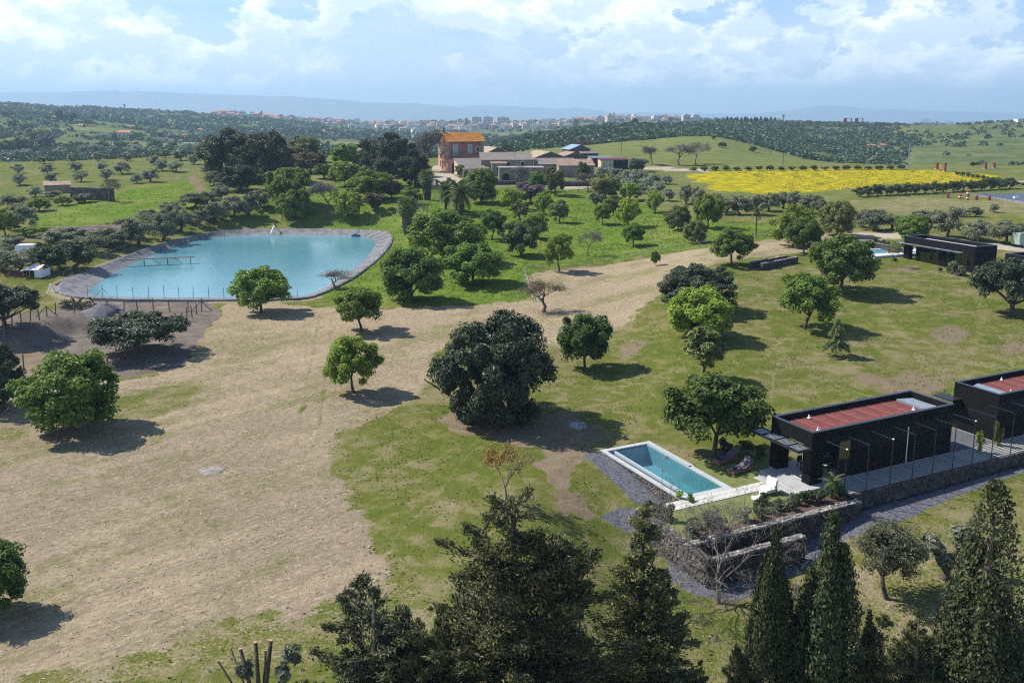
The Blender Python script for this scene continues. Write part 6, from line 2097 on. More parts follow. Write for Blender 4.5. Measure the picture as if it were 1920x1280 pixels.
country_house(1913, 228, 10, 6, 'white house at the right edge of the hill crest', M['white'], M['palegrey'], flat=True)
country_house(958, 267, 6, 4, 'tiny white hut at the left foot of the wooded hill', M['white'], M['palegrey'], flat=True, d=5)
country_house(1157, 239, 3.5, 8, 'white narrow tower house among the trees of the wooded hill', M['white'], M['palegrey'], flat=True, d=4)
for px, lb in ((1590, 'left unfinished red brick house frame on the ridge'), (1611.5, 'right unfinished red brick house frame on the ridge')):
    Y = 1120; b = on_ground((px - 960) / 1710 * Y, Y); h = height_to_row(b, 221.5); w = 5.2
    t = thing('unfinished_house', lb, 'house shell', tuple(b), .1, 'unfinished brick shells on the ridge')
    part('slab', MB().b2(-w, w, 0, 9, h - .6, h), M['quoin'], t)
    part('floor', MB().b2(-w, w, 0, 9, h * .45, h * .45 + .4), M['quoin'], t)
    for x in (-w + .5, -w * .3, w - .5):
        part('pillar', MB().b2(x - .45, x + .45, .1, .9, -4, h * .45).b2(x - .45, x + .45, .1, .9, h * .45 + .4, h - .6), M['brick'], t)
    part('brick_wall', MB().b2(-w, w * .2, .2, .6, -4, h * .45).b2(-w, -w * .35, .2, .6, h * .45 + .4, h - .6), M['brick'], t)

# masts and wind turbines
for px, py, top, lb in ((235, 207, 196, 'thin radio mast above the left woods'), (491, 222, 208, 'thin radio mast left of the far town')):
    Y = 1900; b = on_ground((px - 960) / 1710 * Y, Y); h = height_to_row(b, top)
    t = thing('radio_mast', lb, 'mast', tuple(b))
    part('mast', MB().tube([(0, 0, -2), (0, 0, h)], [1.0, .6], 5), M['darkwall'], t)
    part('antenna', MB().box((0, 0, h - 2), (2.6, 2.6, 4)), M['darkwall'], t)
tw = [8, 24, 45, 72, 95, 155, 266, 930]
for i, px in enumerate(tw):
    Y = 12480; b = np.array([(px - 960) / 1710 * Y, Y, z_at_row(Y, 176 if px < 900 else 207)])
    t = thing('wind_turbine', 'faint white wind turbine on the far left mountain crest' if px < 900 else 'faint wind turbine on the mountain above the orange roof', 'wind turbine', tuple(b), .3, 'wind turbines on the far crest' if px < 900 else None)
    part('tower', MB().tube([(0, 0, -25), (0, 0, 58)], [2.6, 1.6], 6), M['white'], t)
    for k in range(3):
        a = k * 2.094 + i
        part('blade', MB().tube([(0, -3, 58), (math.sin(a) * 34, -3, 58 + math.cos(a) * 34)], [2.0, .5], 4), M['white'], t)
# ------------------------------------------------------------------ trees that can be told apart
def BT(i, *a, **k):
    return tree('broad%d' % (i % 5), *a, **k)


BT(0, 490, 586, 500, 110, 'lone green tree standing in front of the near edge of the reservoir', 'lf_mid')
BT(1, 678, 621, 537, 97, 'round green tree on the straw field just right of the reservoir corner', 'lf_mid')
BT(3, 663, 736, 627, 104, 'yellowish green tree alone in the middle of the mown straw field', 'lf_bright')
BT(4, 138, 806, 660, 178, 'large bright round tree on the left of the mown field below the pit', 'lf_mid')
tree('spread0', 258, 657, 582, 172, 'low wide dark tree on the bank of the dug pit', name='carob_tree')
tree('spread1', 8, 614, 533, 120, 'dark spreading tree at the left edge beside the pit fence', name='carob_tree')
tree('carob1', -12, 765, 640, 110, 'dark tree cut by the left picture edge beside the bright round tree', name='carob_tree')
BT(2, -22, 1152, 1014, 135, 'dark green tree cut by the left edge low in the straw field', 'lf_dark')
tree('carob0', 926, 786, 582, 216, 'very large dark dome shaped tree in the centre of the picture', name='carob_tree')
BT(0, 1097, 692, 587, 104, 'dark green tree on the lawn right of the big dark dome tree', 'lf_dark')
BT(1, 1338, 858, 697, 182, 'green tree with a clear stem behind the loungers and the small pool', 'lf_dark')
tree('upright', 1320, 713, 610, 74, 'upright grey leaved tree in front of the lime green one', 'lf_khaki', name='grey_tree')
BT(4, 1313, 634, 538, 122, 'lime green round tree in front of a dark one on the lawn', 'lf_bright')
tree('carob1', 1306, 583, 494, 142, 'dark wide tree behind the lime green tree', name='carob_tree')
BT(1, 1509, 617, 510, 116, 'bright green tree on a clear stem in the right lawn', 'lf_mid')
BT(0, 1576, 549, 440, 126, 'dark green tree behind the bright green one in front of the far pool', 'lf_dark')
tree('deodar', 1567, 667, 596, 45, 'small young drooping cedar alone on the right lawn', name='cedar_tree')
tree('spread1', 1896, 590, 482, 135, 'dark tree in front of the black villa at the right edge', name='carob_tree')
BT(3, 1373, 497, 427, 80, 'green tree on the lawn edge left of the stone trench', 'lf_mid')
BT(0, 1507, 477, 408, 64, 'small dark green tree at the bend of the straw strip', 'lf_dark')
BT(2, 1486, 462, 381, 80, 'yellow green tree just behind the small dark one', 'lf_yellow')
BT(4, 1568, 442, 374, 66, 'pale green airy tree behind the bend of the straw strip', 'lf_khaki')
BT(1, 1049, 509, 435, 55, 'bright green tree at the fence corner of the orchard', 'lf_bright')
tree('bare1', 1102, 480, 436, 46, 'small leafless tree inside the orchard fence', name='bare_tree', bark='bark_grey', crown_name='twigs')
tree('bare0', 1020, 585, 527, 74, 'brownish bare tree on the straw beside the orchard fence', mat='lf_brown', name='bare_tree', crown_name='twigs')
BT(3, 1187, 462, 417, 46, 'small green tree in the orchard right of the little bare tree', 'lf_mid')
BT(2, 977, 480, 409, 68, 'blue green leaning tree in the middle of the orchard', 'lf_blue')
BT(0, 1228, 498, 470, 18, 'tiny sapling on the straw strip', 'lf_mid', name='sapling')
BT(4, 1303, 456, 412, 45, 'brownish green small tree behind the fence left of a green one', 'lf_khaki')
BT(4, 773, 563, 462, 118, 'dense dark green tree at the lower left corner of the orchard', 'lf_dark')
BT(2, 886, 533, 453, 112, 'wide green tree right of the dense dark one at the orchard front', 'lf_mid')
BT(0, 832, 492, 393, 140, 'tall broad green tree behind the front trees of the orchard', 'lf_mid')
BT(1, 922, 450, 391, 56, 'dark green tree right of the tall broad one in the orchard', 'lf_dark')
BT(3, 1002, 447, 397, 52, 'green tree behind the blue green leaning tree', 'lf_mid')
BT(4, 902, 381, 314, 64, 'round green tree in front of the farm buildings', 'lf_mid')
tree('small0', 960, 394, 351, 48, 'light green tree below the farm, left of the purple tree', 'lf_bright')
tree('small1', 975, 414, 376, 36, 'khaki tree below the light green one in the orchard', 'lf_khaki')
tree('small0', 995, 381, 341, 58, 'purple flowering tree in front of the farm', 'lf_purple', name='judas_tree')
tree('small2', 1020, 402, 359, 37, 'light green tree just below the purple tree', 'lf_bright')
tree('small1', 1049, 418, 372, 40, 'grey green round tree right of the purple tree', 'lf_blue')
tree('small0', 1041, 366, 312, 40, 'dark brownish tree beside the farm yard wall', 'lf_khaki')
tree('small2', 1010, 360, 320, 42, 'green tree behind the purple tree at the yard wall', 'lf_mid')
tree('bare2', 1103, 359, 325, 36, 'leafless tree in front of the farm yard gate', name='bare_tree', crown_name='twigs')
tree('small1', 1092, 345, 302, 30, 'dark tree beside the yard of the farm sheds', 'lf_dark')
tree('bare0', 975, 346, 312, 42, 'grey leafless climber tree against the stone terrace building', name='bare_tree', crown_name='twigs')
BT(3, 1129, 421, 379, 36, 'yellowish staked tree in the right orchard', 'lf_yellow')
tree('small2', 1178, 427, 371, 49, 'round light green tree right of the staked one', 'lf_bright')
tree('small0', 1150, 405, 366, 36, 'pale tree behind the staked one in the right orchard', 'lf_khaki')
BT(2, 1136, 374, 327, 56, 'dense olive brown tree at the left end of the silvery olives', 'lf_khaki')
tree('small1', 1181, 377, 340, 40, 'bright green tree in front of the silvery olives', 'lf_bright')
tree('small2', 1228, 399, 356, 36, 'small bright tree at the right of the orchard', 'lf_bright')
tree('small0', 1119, 387, 360, 30, 'small grey green bush tree left of the pale ones', 'lf_olive')
BT(4, 1272, 432, 384, 50, 'dark greyish round tree right in the orchard', 'lf_khaki')
BT(0, 1328, 428, 363, 56, 'tall bright tree at the right end of the orchard', 'lf_mid')
tree('small2', 652, 408, 357, 56, 'light green tree behind the right end of the reservoir', 'lf_bright')
tree('bare2', 617, 401, 342, 56, 'leafless tree between two green ones behind the reservoir', name='bare_tree', crown_name='twigs')
BT(4, 552, 413, 352, 62, 'bright round tree behind the utility pole at the reservoir', 'lf_mid')
BT(0, 541, 388, 313, 88, 'large green tree behind the bright round one', 'lf_mid')
BT(2, 690, 374, 317, 78, 'large green tree below the dark oaks left of the farm', 'lf_mid')
tree('small0', 703, 395, 360, 42, 'brown leaved tree below the large green one', 'lf_brown')
tree('pine0', 434, 338, 238, 112, 'largest dark pine crown left of the farm', name='pine_tree')
tree('pine1', 505, 342, 243, 96, 'dark pine crown right in the pine clump', name='pine_tree')
tree('pine1', 452, 358, 306, 78, 'lower dark pine crown in front of the clump', name='pine_tree')
tree('small1', 570, 305, 253, 62, 'yellowish green tree right of the dark pines', 'lf_khaki')
tree('small2', 582, 325, 284, 62, 'brown bare looking trees mass right of the dark pines', 'lf_brown')
tree('small0', 548, 320, 285, 46, 'greyish brown tree under the right side of the pine clump', 'lf_twig')
tree('pine1', 704, 322, 256, 66, 'left dark oak of the group beside the farmhouse', name='oak_tree')
tree('pine0', 740, 330, 246, 86, 'tallest dark oak of the group beside the farmhouse', name='oak_tree')
tree('pine1', 722, 350, 292, 64, 'front dark oak of the group beside the farmhouse', name='oak_tree')
tree('pine0', 778, 350, 278, 60, 'dark oak nearest the farmhouse', name='oak_tree')
tree('bare2', 800, 318, 245, 58, 'pale leafless tree just left of the farmhouse', mat='lf_twig', name='bare_tree', crown_name='twigs')
tree('bare0', 786, 320, 262, 44, 'second pale leafless tree left of the farmhouse', name='bare_tree', crown_name='twigs')
tree('small1', 650, 316, 268, 56, 'green tree left of the dark oaks', 'lf_mid')
tree('small2', 647, 350, 302, 58, 'yellow green tree below the domed outbuilding', 'lf_yellow')
tree('small0', 608, 335, 306, 44, 'dark green bush left of the yellow green tree', 'lf_dark')
tree('small1', 668, 345, 312, 42, 'yellow green small tree beside the drive left of the oaks', 'lf_yellow')
tree('small1', 735, 372, 336, 40, 'brown tree behind the tall palm', 'lf_brown')
tree('small0', 772, 384, 350, 40, 'yellowish shrub tree right of the tall palm', 'lf_yellow')
tree('bare1', 792, 416, 380, 32, 'small bare tree beside the thick palm', name='bare_tree', crown_name='twigs')
tree('small2', 862, 332, 308, 22, 'small round tree against the salmon annex', 'lf_mid')
tree('bare0', 1272, 309, 270, 46, 'purple grey leafless tree left of the track', name='bare_tree', crown_name='twigs')
tree('bare1', 1304, 309, 270, 50, 'purple grey leafless tree right of the track', name='bare_tree', crown_name='twigs')
tree('bare2', 1222, 309, 275, 36, 'pale leafless tree right of the farm sheds', name='bare_tree', crown_name='twigs')
tree('bare2', 1091, 293, 262, 26, 'white bare tree behind the blue roofed shed', name='bare_tree', bark='bark_pale', crown_name='twigs')
tree('small0', 1195, 322, 296, 38, 'prickly pear mound beside the maroon roofed shed', 'lf_cactus', name='prickly_pear', cat='cactus', crown_name='pads')
tree('small1', 955, 296, 284, 22, 'prickly pear mound behind the barn right of the farmhouse', 'lf_cactus', name='prickly_pear', cat='cactus', crown_name='pads')
tree('bare0', 628, 543, 508, 62, 'grey leafless bush on the right bank of the reservoir', name='bare_bush', cat='bush', crown_name='twigs')
tree('bare1', 162, 561, 533, 40, 'thin bare bush at the near left corner of the reservoir', name='bare_bush', cat='bush', crown_name='twigs')
tree('bare1', 205, 378, 338, 42, 'leafless tree in front of the grey ruined wall', name='bare_tree', crown_name='twigs')
tree('budding', 946, 952, 838, 110, 'bare tree with orange buds behind the tallest foreground conifer', name='budding_tree', crown_name='buds')
BT(4, 1712, 452, 403, 60, 'bright bushy tree behind the left end of the far black villa', 'lf_mid')
for i, (bx, by, top, wd) in enumerate([(1338, 262, 254, 9), (1354, 277, 266, 17), (1412, 285, 274, 17), (1506, 297, 289, 17), (1824, 312, 303, 13)]):
    tree('small%d' % (i % 3), bx, by, top, wd, ['tiny dark bush near the top of the grassy hill', 'upper dark bush on the grassy hill', 'middle dark bush on the grassy hill', 'lowest dark bush at the right foot of the grassy hill', 'round dark bush on the green slope behind the brick gates'][i], 'lf_dark', name='round_bush', cat='bush')

# olive field on the left slope, row by row
ORD = ['first', 'second', 'third', 'fourth', 'fifth', 'sixth', 'seventh', 'eighth', 'ninth', 'tenth', 'eleventh', 'twelfth', 'thirteenth', 'fourteenth', 'fifteenth', 'sixteenth', 'seventeenth', 'eighteenth', 'nineteenth', 'twentieth']
for row, pts in (('topmost', [(40, 474, 70), (95, 478, 80), (150, 474, 80), (245, 502, 70), (345, 462, 80), (405, 497, 75), (470, 446, 70), (530, 444, 90), (552, 488, 75), (645, 458, 80), (715, 487, 66), (765, 457, 90), (868, 452, 70), (930, 470, 75), (1018, 484, 90), (1092, 504, 80), (1045, 446, 80), (1130, 452, 90)]),
                 ('middle', [(100, 557, 80), (270, 557, 80), (427, 546, 75), (575, 542, 70), (690, 557, 95), (868, 508, 80), (912, 542, 90), (984, 547, 90)]),
                 ('lowest', [(112, 622, 90), (285, 608, 75), (452, 604, 90), (602, 596, 95), (772, 612, 75), (848, 602, 100), (200, 686, 85)])):
    for i, (x, y, wd) in enumerate(sorted(pts)):
        px, py = x / 3, 140 + y / 3
        tree('olive%d' % (i % 4), px, py, py - wd / 3 * .74, wd / 3, '%s olive tree from the left in the %s row of the sloping olive field' % (ORD[i], row), 'lf_olive2', 'olive_tree', 'olive tree', 'olive trees of the sloping field')
# olives of the hedge left of the reservoir
hedge = [(782, 962, 175, 165), (920, 930, 165, 160), (1012, 880, 130, 125), (1122, 846, 95, 90), (1212, 830, 135, 105), (1312, 806, 130, 120), (1402, 796, 110, 130), (1465, 745, 100, 90), (1085, 748, 140, 80), (1165, 730, 110, 70),
         (1245, 700, 110, 70), (1175, 560, 90, 55), (1205, 622, 100, 75), (1268, 660, 100, 75), (645, 985, 165, 120), (530, 1003, 150, 120), (405, 1094, 240, 160), (255, 1104, 210, 150), (110, 1118, 170, 130), (30, 1100, 150, 120), (60, 1000, 170, 90),
         (310, 958, 170, 85), (430, 940, 170, 80), (560, 925, 150, 75), (700, 890, 130, 80), (840, 840, 130, 80), (960, 800, 130, 80), (125, 872, 165, 140), (70, 748, 130, 70), (300, 700, 90, 45), (480, 720, 90, 50)]
for i, (x, y, wd, hh) in enumerate(sorted(hedge)):
    px, py = x / 3, 140 + y / 3
    where = 'left of the reservoir' if x < 620 else 'along the upper left bank of the reservoir' if x < 1060 else 'below the dark pines'
    n = [q for q in sorted(hedge) if (q[0] < 620, q[0] < 1060) == (x < 620, x < 1060)].index((x, y, wd, hh))
    tree('olive%d' % (i % 4), px, py, py - hh / 3 * 1.08, wd / 3 * 1.2, '%s olive from the left in the hedge %s' % (ORD[n], where), 'lf_olive' if y < 950 else 'lf_shrub' if wd > 200 else 'lf_olive', 'olive_tree', 'olive tree', 'olives of the hedge round the reservoir')
for (x, y, wd, hh, m, lb) in [(220, 768, 120, 80, 'lf_yellow', 'yellow green bush below the small roofless hut'), (352, 736, 100, 60, 'lf_yellow', 'yellow green bush in front of the grey ruined wall'), (30, 905, 120, 150, 'lf_yellow', 'yellow green tree at the left edge above the olive hedge'),
                              (450, 722, 80, 45, 'lf_khaki', 'khaki bush under the left end of the ruined wall'), (170, 912, 110, 60, 'lf_yellow', 'flowering yellow bush at the left end of the low tiled roof')]:
    tree('small%d' % (x % 3), x / 3, 140 + y / 3, 140 + (y - hh) / 3, wd / 3, lb, m, 'round_bush', 'bush')
# olives right of the orchard
east = [(20, 728, 110, 115), (92, 748, 115, 120), (175, 770, 110, 105), (245, 788, 135, 118), (325, 788, 125, 112), (405, 788, 135, 118), (485, 768, 135, 105), (560, 752, 120, 100), (625, 758, 105, 105), (720, 778, 130, 105), (775, 798, 115, 108), (690, 735, 90, 60)]
for i, (x, y, wd, hh) in enumerate(sorted(east)):
    tree('olive%d' % (i % 4), 1280 + x / 3, 140 + y / 3, 140 + (y - hh) / 3, wd / 3, '%s olive from the left in the dark row below the yellow field' % ORD[i], 'lf_olive', 'olive_tree', 'olive tree', 'olive row below the yellow field')
low = [(1000, 856, 100, 95), (1072, 876, 195, 120), (1190, 876, 150, 95), (1330, 856, 140, 100), (1402, 856, 110, 100), (1492, 912, 165, 170), (1640, 932, 180, 120), (1802, 952, 195, 145), (1895, 950, 110, 120), (1560, 800, 80, 60), (1640, 800, 90, 60), (1750, 775, 60, 50)]
for i, (x, y, wd, hh) in enumerate(sorted(low)):
    tree('olive%d' % ((i + 1) % 4), 1280 + x / 3, 140 + y / 3, 140 + (y - hh) / 3, wd / 3, '%s olive from the left along the lane behind the far black villa' % ORD[i], 'lf_olive', 'olive_tree', 'olive tree', 'olives along the lane')
BT(2, 1708, 447, 402, 56, 'fresh green tree among the grey olives along the lane', 'lf_mid')
for i in range(17):
    x = 990 + i * 53
    tree('olive%d' % (i % 4), 1280 + x / 3, 140 + (688 - i * 2.9) / 3, 140 + (688 - 58 - i * 3.0 - (i % 3) * 5) / 3, 25, '%s dark olive from the left in the hedge under the yellow field' % ORD[i], 'lf_shrub', 'hedge_olive', 'olive tree', 'dark hedge under the yellow field')
silver = [(1000, 575, 170, 150), (1100, 550, 160, 120), (1190, 575, 165, 130), (1285, 585, 170, 130), (1352, 612, 180, 150), (1432, 632, 170, 150), (1542, 612, 170, 140), (1602, 715, 200, 170), (1705, 655, 170, 150), (1752, 775, 190, 160), (1532, 775, 170, 150),
          (1852, 655, 170, 130), (1862, 872, 180, 170), (1402, 715, 170, 140), (1330, 690, 160, 130), (1240, 640, 160, 120), (1650, 830, 170, 130)]
for i, (x, y, wd, hh) in enumerate(sorted(silver)):
    tree('olive%d' % (i % 4), 980 + x * .1458, 250 + y * .1458, 250 + (y - hh) * .1458, wd * .1458, '%s silvery olive from the left in the grove right of the farm sheds' % ORD[i], 'lf_olive2', 'olive_tree', 'olive tree', 'silvery olive grove right of the farm')
for i in range(20):
    px = 1300 + i * 20.5
    tree('small%d' % (i % 3), px, 321 - i * .15, 313 - (i % 4) * .8 - i * .1, 15, '%s low bush from the left behind the yellow field' % ORD[i], 'lf_khaki' if i % 3 == 0 else 'lf_shrub', 'low_bush', 'bush', 'low bushes behind the yellow field')
for i in range(15):
    px = 1795 + i * 9.5
    tree('small%d' % (i % 3), px, 329 + i * 1.6, 321 + i * 1.6 - (i % 3), 9.5, '%s clipped bush from the left along the pale track at the right' % ORD[i], 'lf_khaki', 'clipped_bush', 'bush', 'clipped bushes along the pale track')

# palms
fr = MB(); g = np.random.default_rng(9)
sp = [np.array([t * 2.3, 0, .75 * t - 1.55 * t * t]) for t in np.linspace(0, 1, 9)]
fr.tube([tuple(p) for p in sp], [.035] * 8 + [.01], 4, cap=False)
for i in range(1, 9):
    for s in (-1, 1):
        for q in (0, .33, .66):
            p = sp[i] + (sp[max(i - 1, 0)] - sp[i]) * q; ln = .62 * (1 - abs(i / 9 - .45))
            e = p + np.array([.28 * ln, s * ln, -.22 * ln])
            fr.add([tuple(p), tuple(p + np.array([.13, 0, 0])), tuple(e)], [(0, 1, 2)])
FROND = fr.mesh('frond', M['lf_palm'])
fan = MB()
fan.tube([(0, 0, 0), (.8, 0, .12)], .03, 4, cap=False)
for k in range(11):
    a = R(-100 + 20 * k)
    e = (.8 + .75 * math.cos(a), .75 * math.sin(a), .12 - .2 * abs(math.sin(a)) - .1)
    fan.add([(.75, 0, .12), (.8 + .45 * math.cos(a - .12), .45 * math.sin(a - .12), .1), e, (.8 + .45 * math.cos(a + .12), .45 * math.sin(a + .12), .1)], [(0, 1, 2, 3)])
FAN = fan.mesh('fan_leaf', M['lf_palm'])
M['skirt'] = leaf_mat('dead_palm_skirt', (.075, .06, .045), (.16, .13, .10), 0)


def palm(px, py, top, w, label, fanned=False, skirt=False, nf=38, base=None, h=None, trunk_r=.22):
    b = G(px, py) if base is None else np.array(base)
    h = height_to_row(b, top) if h is None else h
    t = thing('palm_tree', label, 'palm', tuple(b), random.uniform(0, 6))
    s = w * depth_of(b) / FPX / 2 / (1.55 if fanned else 2.0)
    hh = h - (1.0 if fanned else .7) * s
    part('trunk', MB().tube([(0, 0, -.3), (0, 0, 0), (.05, 0, hh * .5), (0, 0, hh)], [trunk_r * 1.3, trunk_r * 1.15, trunk_r, trunk_r], 9), M['bark'], t, smooth=True)
    if skirt:
        n = 1500; gg = np.random.default_rng(int(px)); u = gg.random(n); az = gg.uniform(0, 6.28, n)
        rr = .55 + .42 * np.sin(u * 3.0) + gg.normal(size=n) * .08
        P = np.stack([np.cos(az) * rr, np.sin(az) * rr, u * hh * .98], 1)
        V, F = quads(P, np.stack([np.cos(az), np.sin(az), az * 0 + .2], 1), gg.uniform(.12, .22, n), 3.4, gg, D=np.repeat(np.array([[0, 0, -1.0]]), n, 0))
        link('skirt', mesh_np('palm_skirt', V, F, M['skirt']), t)
    for k in range(nf):
        el = R(-58 + 128 * (k / nf)); az = k * 2.399
        o = link('fan_leaf' if fanned else 'frond', FAN if fanned else FROND, t, (0, 0, hh), 0, (s,) * 3)
        o.rotation_euler = (0, -el, az)


palm(764, 441, 372, 50, 'thick palm with a shaggy brown skirt standing right of the reservoir', True, True, 52)
palm(801, 375, 320, 40, 'second thick skirted palm near the farm drive', True, True, 44)
palm(864, 403, 350, 62, 'feathery palm with arching fronds in front of the farm drive', trunk_r=.3)
palm(836, 395, 348, 46, 'smaller feathery palm left of the large feathery one', trunk_r=.28)
palm(731, 362, 333, 26, 'palm beside the drive left of the skirted one')
palm(1417, 442, 388, 32, 'slender young palm in the right of the orchard', nf=14, trunk_r=.11)
palm(0, 0, 0, 42, 'low palm in the planting bed at the foot of the porch column', nf=16, base=W(.3, -1.75, -.3), h=1.5, trunk_r=.12)
b = on_ground((1469 - 960) / 1710 * 1150, 1150)
t = thing('palm_tree', 'tall lone palm on the wooded ridge', 'palm', tuple(b))
part('trunk', MB().tube([(0, 0, -1), (0, 0, 9.5)], .4, 6), M['bark'], t)
for k in range(14):
    o = link('frond', FROND, t, (0, 0, 9.4), 0, (1.3,) * 3); o.rotation_euler = (0, -R(-50 + 9 * k), k * 2.399)

# foreground conifers and cypresses
g1420 = lambda px, py: G(px, py)


def fore(kind, px, py, top, w, label, name, mat=None, rz=None, cat='tree'):
    b = G(px, py); h = height_to_row(b, top)
    return plant(kind, b, h, w * (depth_of(b) - h * .25) / FPX, name, label, cat, mat, None, rz)


fore('conifer0', 962, 1430, 920, 385, 'tallest ragged brown green conifer in the bottom middle of the picture', 'conifer_tree', 'lf_con', 1.0)
fore('conifer1', 712, 1450, 1098, 300, 'dense dark conifer at the bottom left of the tall ragged one', 'conifer_tree', 'lf_con2', 2.0)
fore('conifer2', 1190, 1420, 946, 285, 'pointed dark conifer in front of the gravel path corner', 'conifer_tree', 'lf_con3', .4)
fore('conifer1', 1085, 1400, 1145, 190, 'small dark conifer between the two tall ones at the bottom', 'conifer_tree', 'lf_con2', 4.0)
fore('conifer1', 838, 1450, 1125, 165, 'short dark conifer filling the gap left of the tall ragged one', 'conifer_tree', 'lf_con', 3.6)
fore('conifer1', 1305, 1440, 1232, 110, 'small dark conifer top at the bottom edge right of the pointed one', 'conifer_tree', 'lf_con2', 4.7)
fore('cypress1', 1432, 1420, 982, 112, 'left of the two narrow cypresses in front of the terrace', 'cypress_tree', None, .3)
fore('cypress1', 1528, 1440, 952, 158, 'right, bushier one of the two cypresses in front of the terrace', 'cypress_tree', None, 2.2)
fore('cypress1', 1608, 1430, 1138, 66, 'short dark cypress just right of the bushier cypress', 'cypress_tree', None, 1.5)
fore('cypress0', 1812, 1450, 894, 225, 'tall tapering cypress near the right bottom corner', 'cypress_tree', None, 4.0)
fore('conifer2', 1950, 1430, 880, 180, 'dark conifer cut by the right picture edge', 'conifer_tree', 'lf_con2', 1.9)
fore('conifer1', 1700, 1450, 1138, 200, 'yellowish low conifer between the cypresses at the bottom', 'conifer_tree', 'lf_con3', 3.0)
fore('conifer1', 1390, 1450, 1165, 120, 'low dark conifer growing at the foot of the left cypress', 'conifer_tree', 'lf_con2', 5.0)
tree('olive_airy', 1662, 1122, 978, 128, 'airy olive tree with a leaning dark stem below the gravel drive', 'lf_airy', 'olive_tree', 'olive tree', rz=.5)

# large leafless tree in front of the terrace wall
g = np.random.default_rng(77)
mb, tips, top, wid = vase_tree(g, 1.9, 8, 1.55, 5, .11, .010)
P = np.repeat(tips, 4, 0) + g.normal(size=(len(tips) * 4, 3)) * .18
PROTO['barebig'] = dict(trunk=mb.mesh('big_bare_branches', M['bark_grey'], True), crown=mesh_np('big_bare_twigs', *quads(P, g.normal(size=P.shape), np.full(len(P), .022), 14, g, D=rand_dirs(len(P), g, .3)), M['lf_twig']), h=top, w=wid)
tree('barebig', 1347, 1130, 930, 320, 'large pale leafless tree spreading in front of the terrace corner', name='bare_tree', crown_name='twigs', rz=2.5)


M['cut'] = pmat('fresh_cut_wood', (.42, .27, .14), .9)
# cut back olives
def pollard(b, label, stubs, tuft, scale=1.0, rz=0.0):
    t = thing('pollarded_olive', label, 'olive tree', tuple(b), rz, None, (scale,) * 3)
    mb = MB(); mb.tube([(0, 0, -.4), (0, 0, 0), (.05, 0, .5)], [.26, .22, .2], 8)
    cuts = MB()
    for (x, y, z, r) in stubs:
        mb.tube([(.05, 0, .4), (x * .5, y * .5, .4 + (z - .4) * .55), (x, y, z)], [r * 1.6, r * 1.2, r], 7)
        d = Vector((x * .5, y * .5, z * .6)).normalized()
        cuts.tube([(x, y, z), tuple(Vector((x, y, z)) + d * .02)], r * .98, 8)
    part('trunk', mb, M['bark'], t, smooth=True)
    part('cut_face', cuts, M['cut'], t)
    for i, (x, y, z, r) in enumerate(tuft):
        gg = np.random.default_rng(i + 5)
        V, F = blob_crown(gg, (x, y, z), (r, r, r * 1.1), 10, 70, .13, clump_r=(.35, .6), flat_bottom=-1, fill=.4, asp=2.4)
        link('regrowth', mesh_np('olive_regrowth', V, F, M['lf_olive']), t)


pollard(G(1772, 1085), 'pollarded olive with two leafy heads on the grass below the gravel drive', [(-.7, 0, 1.6, .11), (.7, .1, 1.9, .10)], [(-.75, 0, 2.0, .6), (.95, .1, 2.2, .7), (-.3, 0, 1.2, .45), (.1, .1, .8, .45)], 1.15)
pollard(W(14.6, 7.0, -.3), 'sawn off olive stump with an orange cut behind the gap between the two villas', [(-.8, -.2, 2.0, .17), (.5, 0, 1.5, .12)], [(.75, .1, 1.5, .8), (.4, 0, .9, .5), (1.0, .3, 2.0, .5)], 1.15, .2)
pollard(G(492, 1400) , 'heavily cut back tree with bare sawn limbs at the bottom edge', [(-.75, .3, 4.2, .07), (-.1, .2, 4.55, .08), (.55, .1, 4.7, .08), (1.2, 0, 3.9, .06), (-1.6, .1, 3.8, .04), (-1.2, .5, 4.1, .03), (.2, .5, 4.0, .05)], [(1.3, .1, 4.1, .4), (-.6, .2, 3.3, .35), (1.0, 0, 3.4, .35)], 1.0)

# shrubs of the planting beds
sh = [(-11.6, -2.0), (-10.9, -1.2), (-10.5, -2.2), (-9.4, -1.9), (-7.3, -1.9), (-6.3, -2.0), (-5.4, -1.1), (-4.2, -1.5), (-3.6, -2.0), (-2.7, -1.3), (-1.7, -1.6), (-.8, -2.0), (-11.8, .4), (-11.9, 1.2), (-12.0, 2.0), (1.3, -1.4)]
for i, (a, b) in enumerate(sh):
    wd = random.Random(i).uniform(.8, 1.35)
    plant('shrub%d' % (i % 3), W(a, b, -.31), wd * random.Random(i + 50).uniform(.7, 1.2), wd, 'garden_shrub', '%s shrub counted from the left in the bed along the terrace wall' % ORD[i], 'shrub', 'lf_shrub' if i % 4 else 'lf_olive', 'shrubs in the terrace bed')
tag(link('mulch_bed', MB().prism([(-11.9, -2.6), (1.4, -2.6), (1.4, -1.2), (-2, -1.0), (-4, -1.6), (-7.5, -1.9), (-10.5, -1.9), (-11.9, -1.5)], -.299, -.283).mesh('mulch_bed', M['mulch']), None, (VB[0], VB[1], 0), VA), kind='structure')
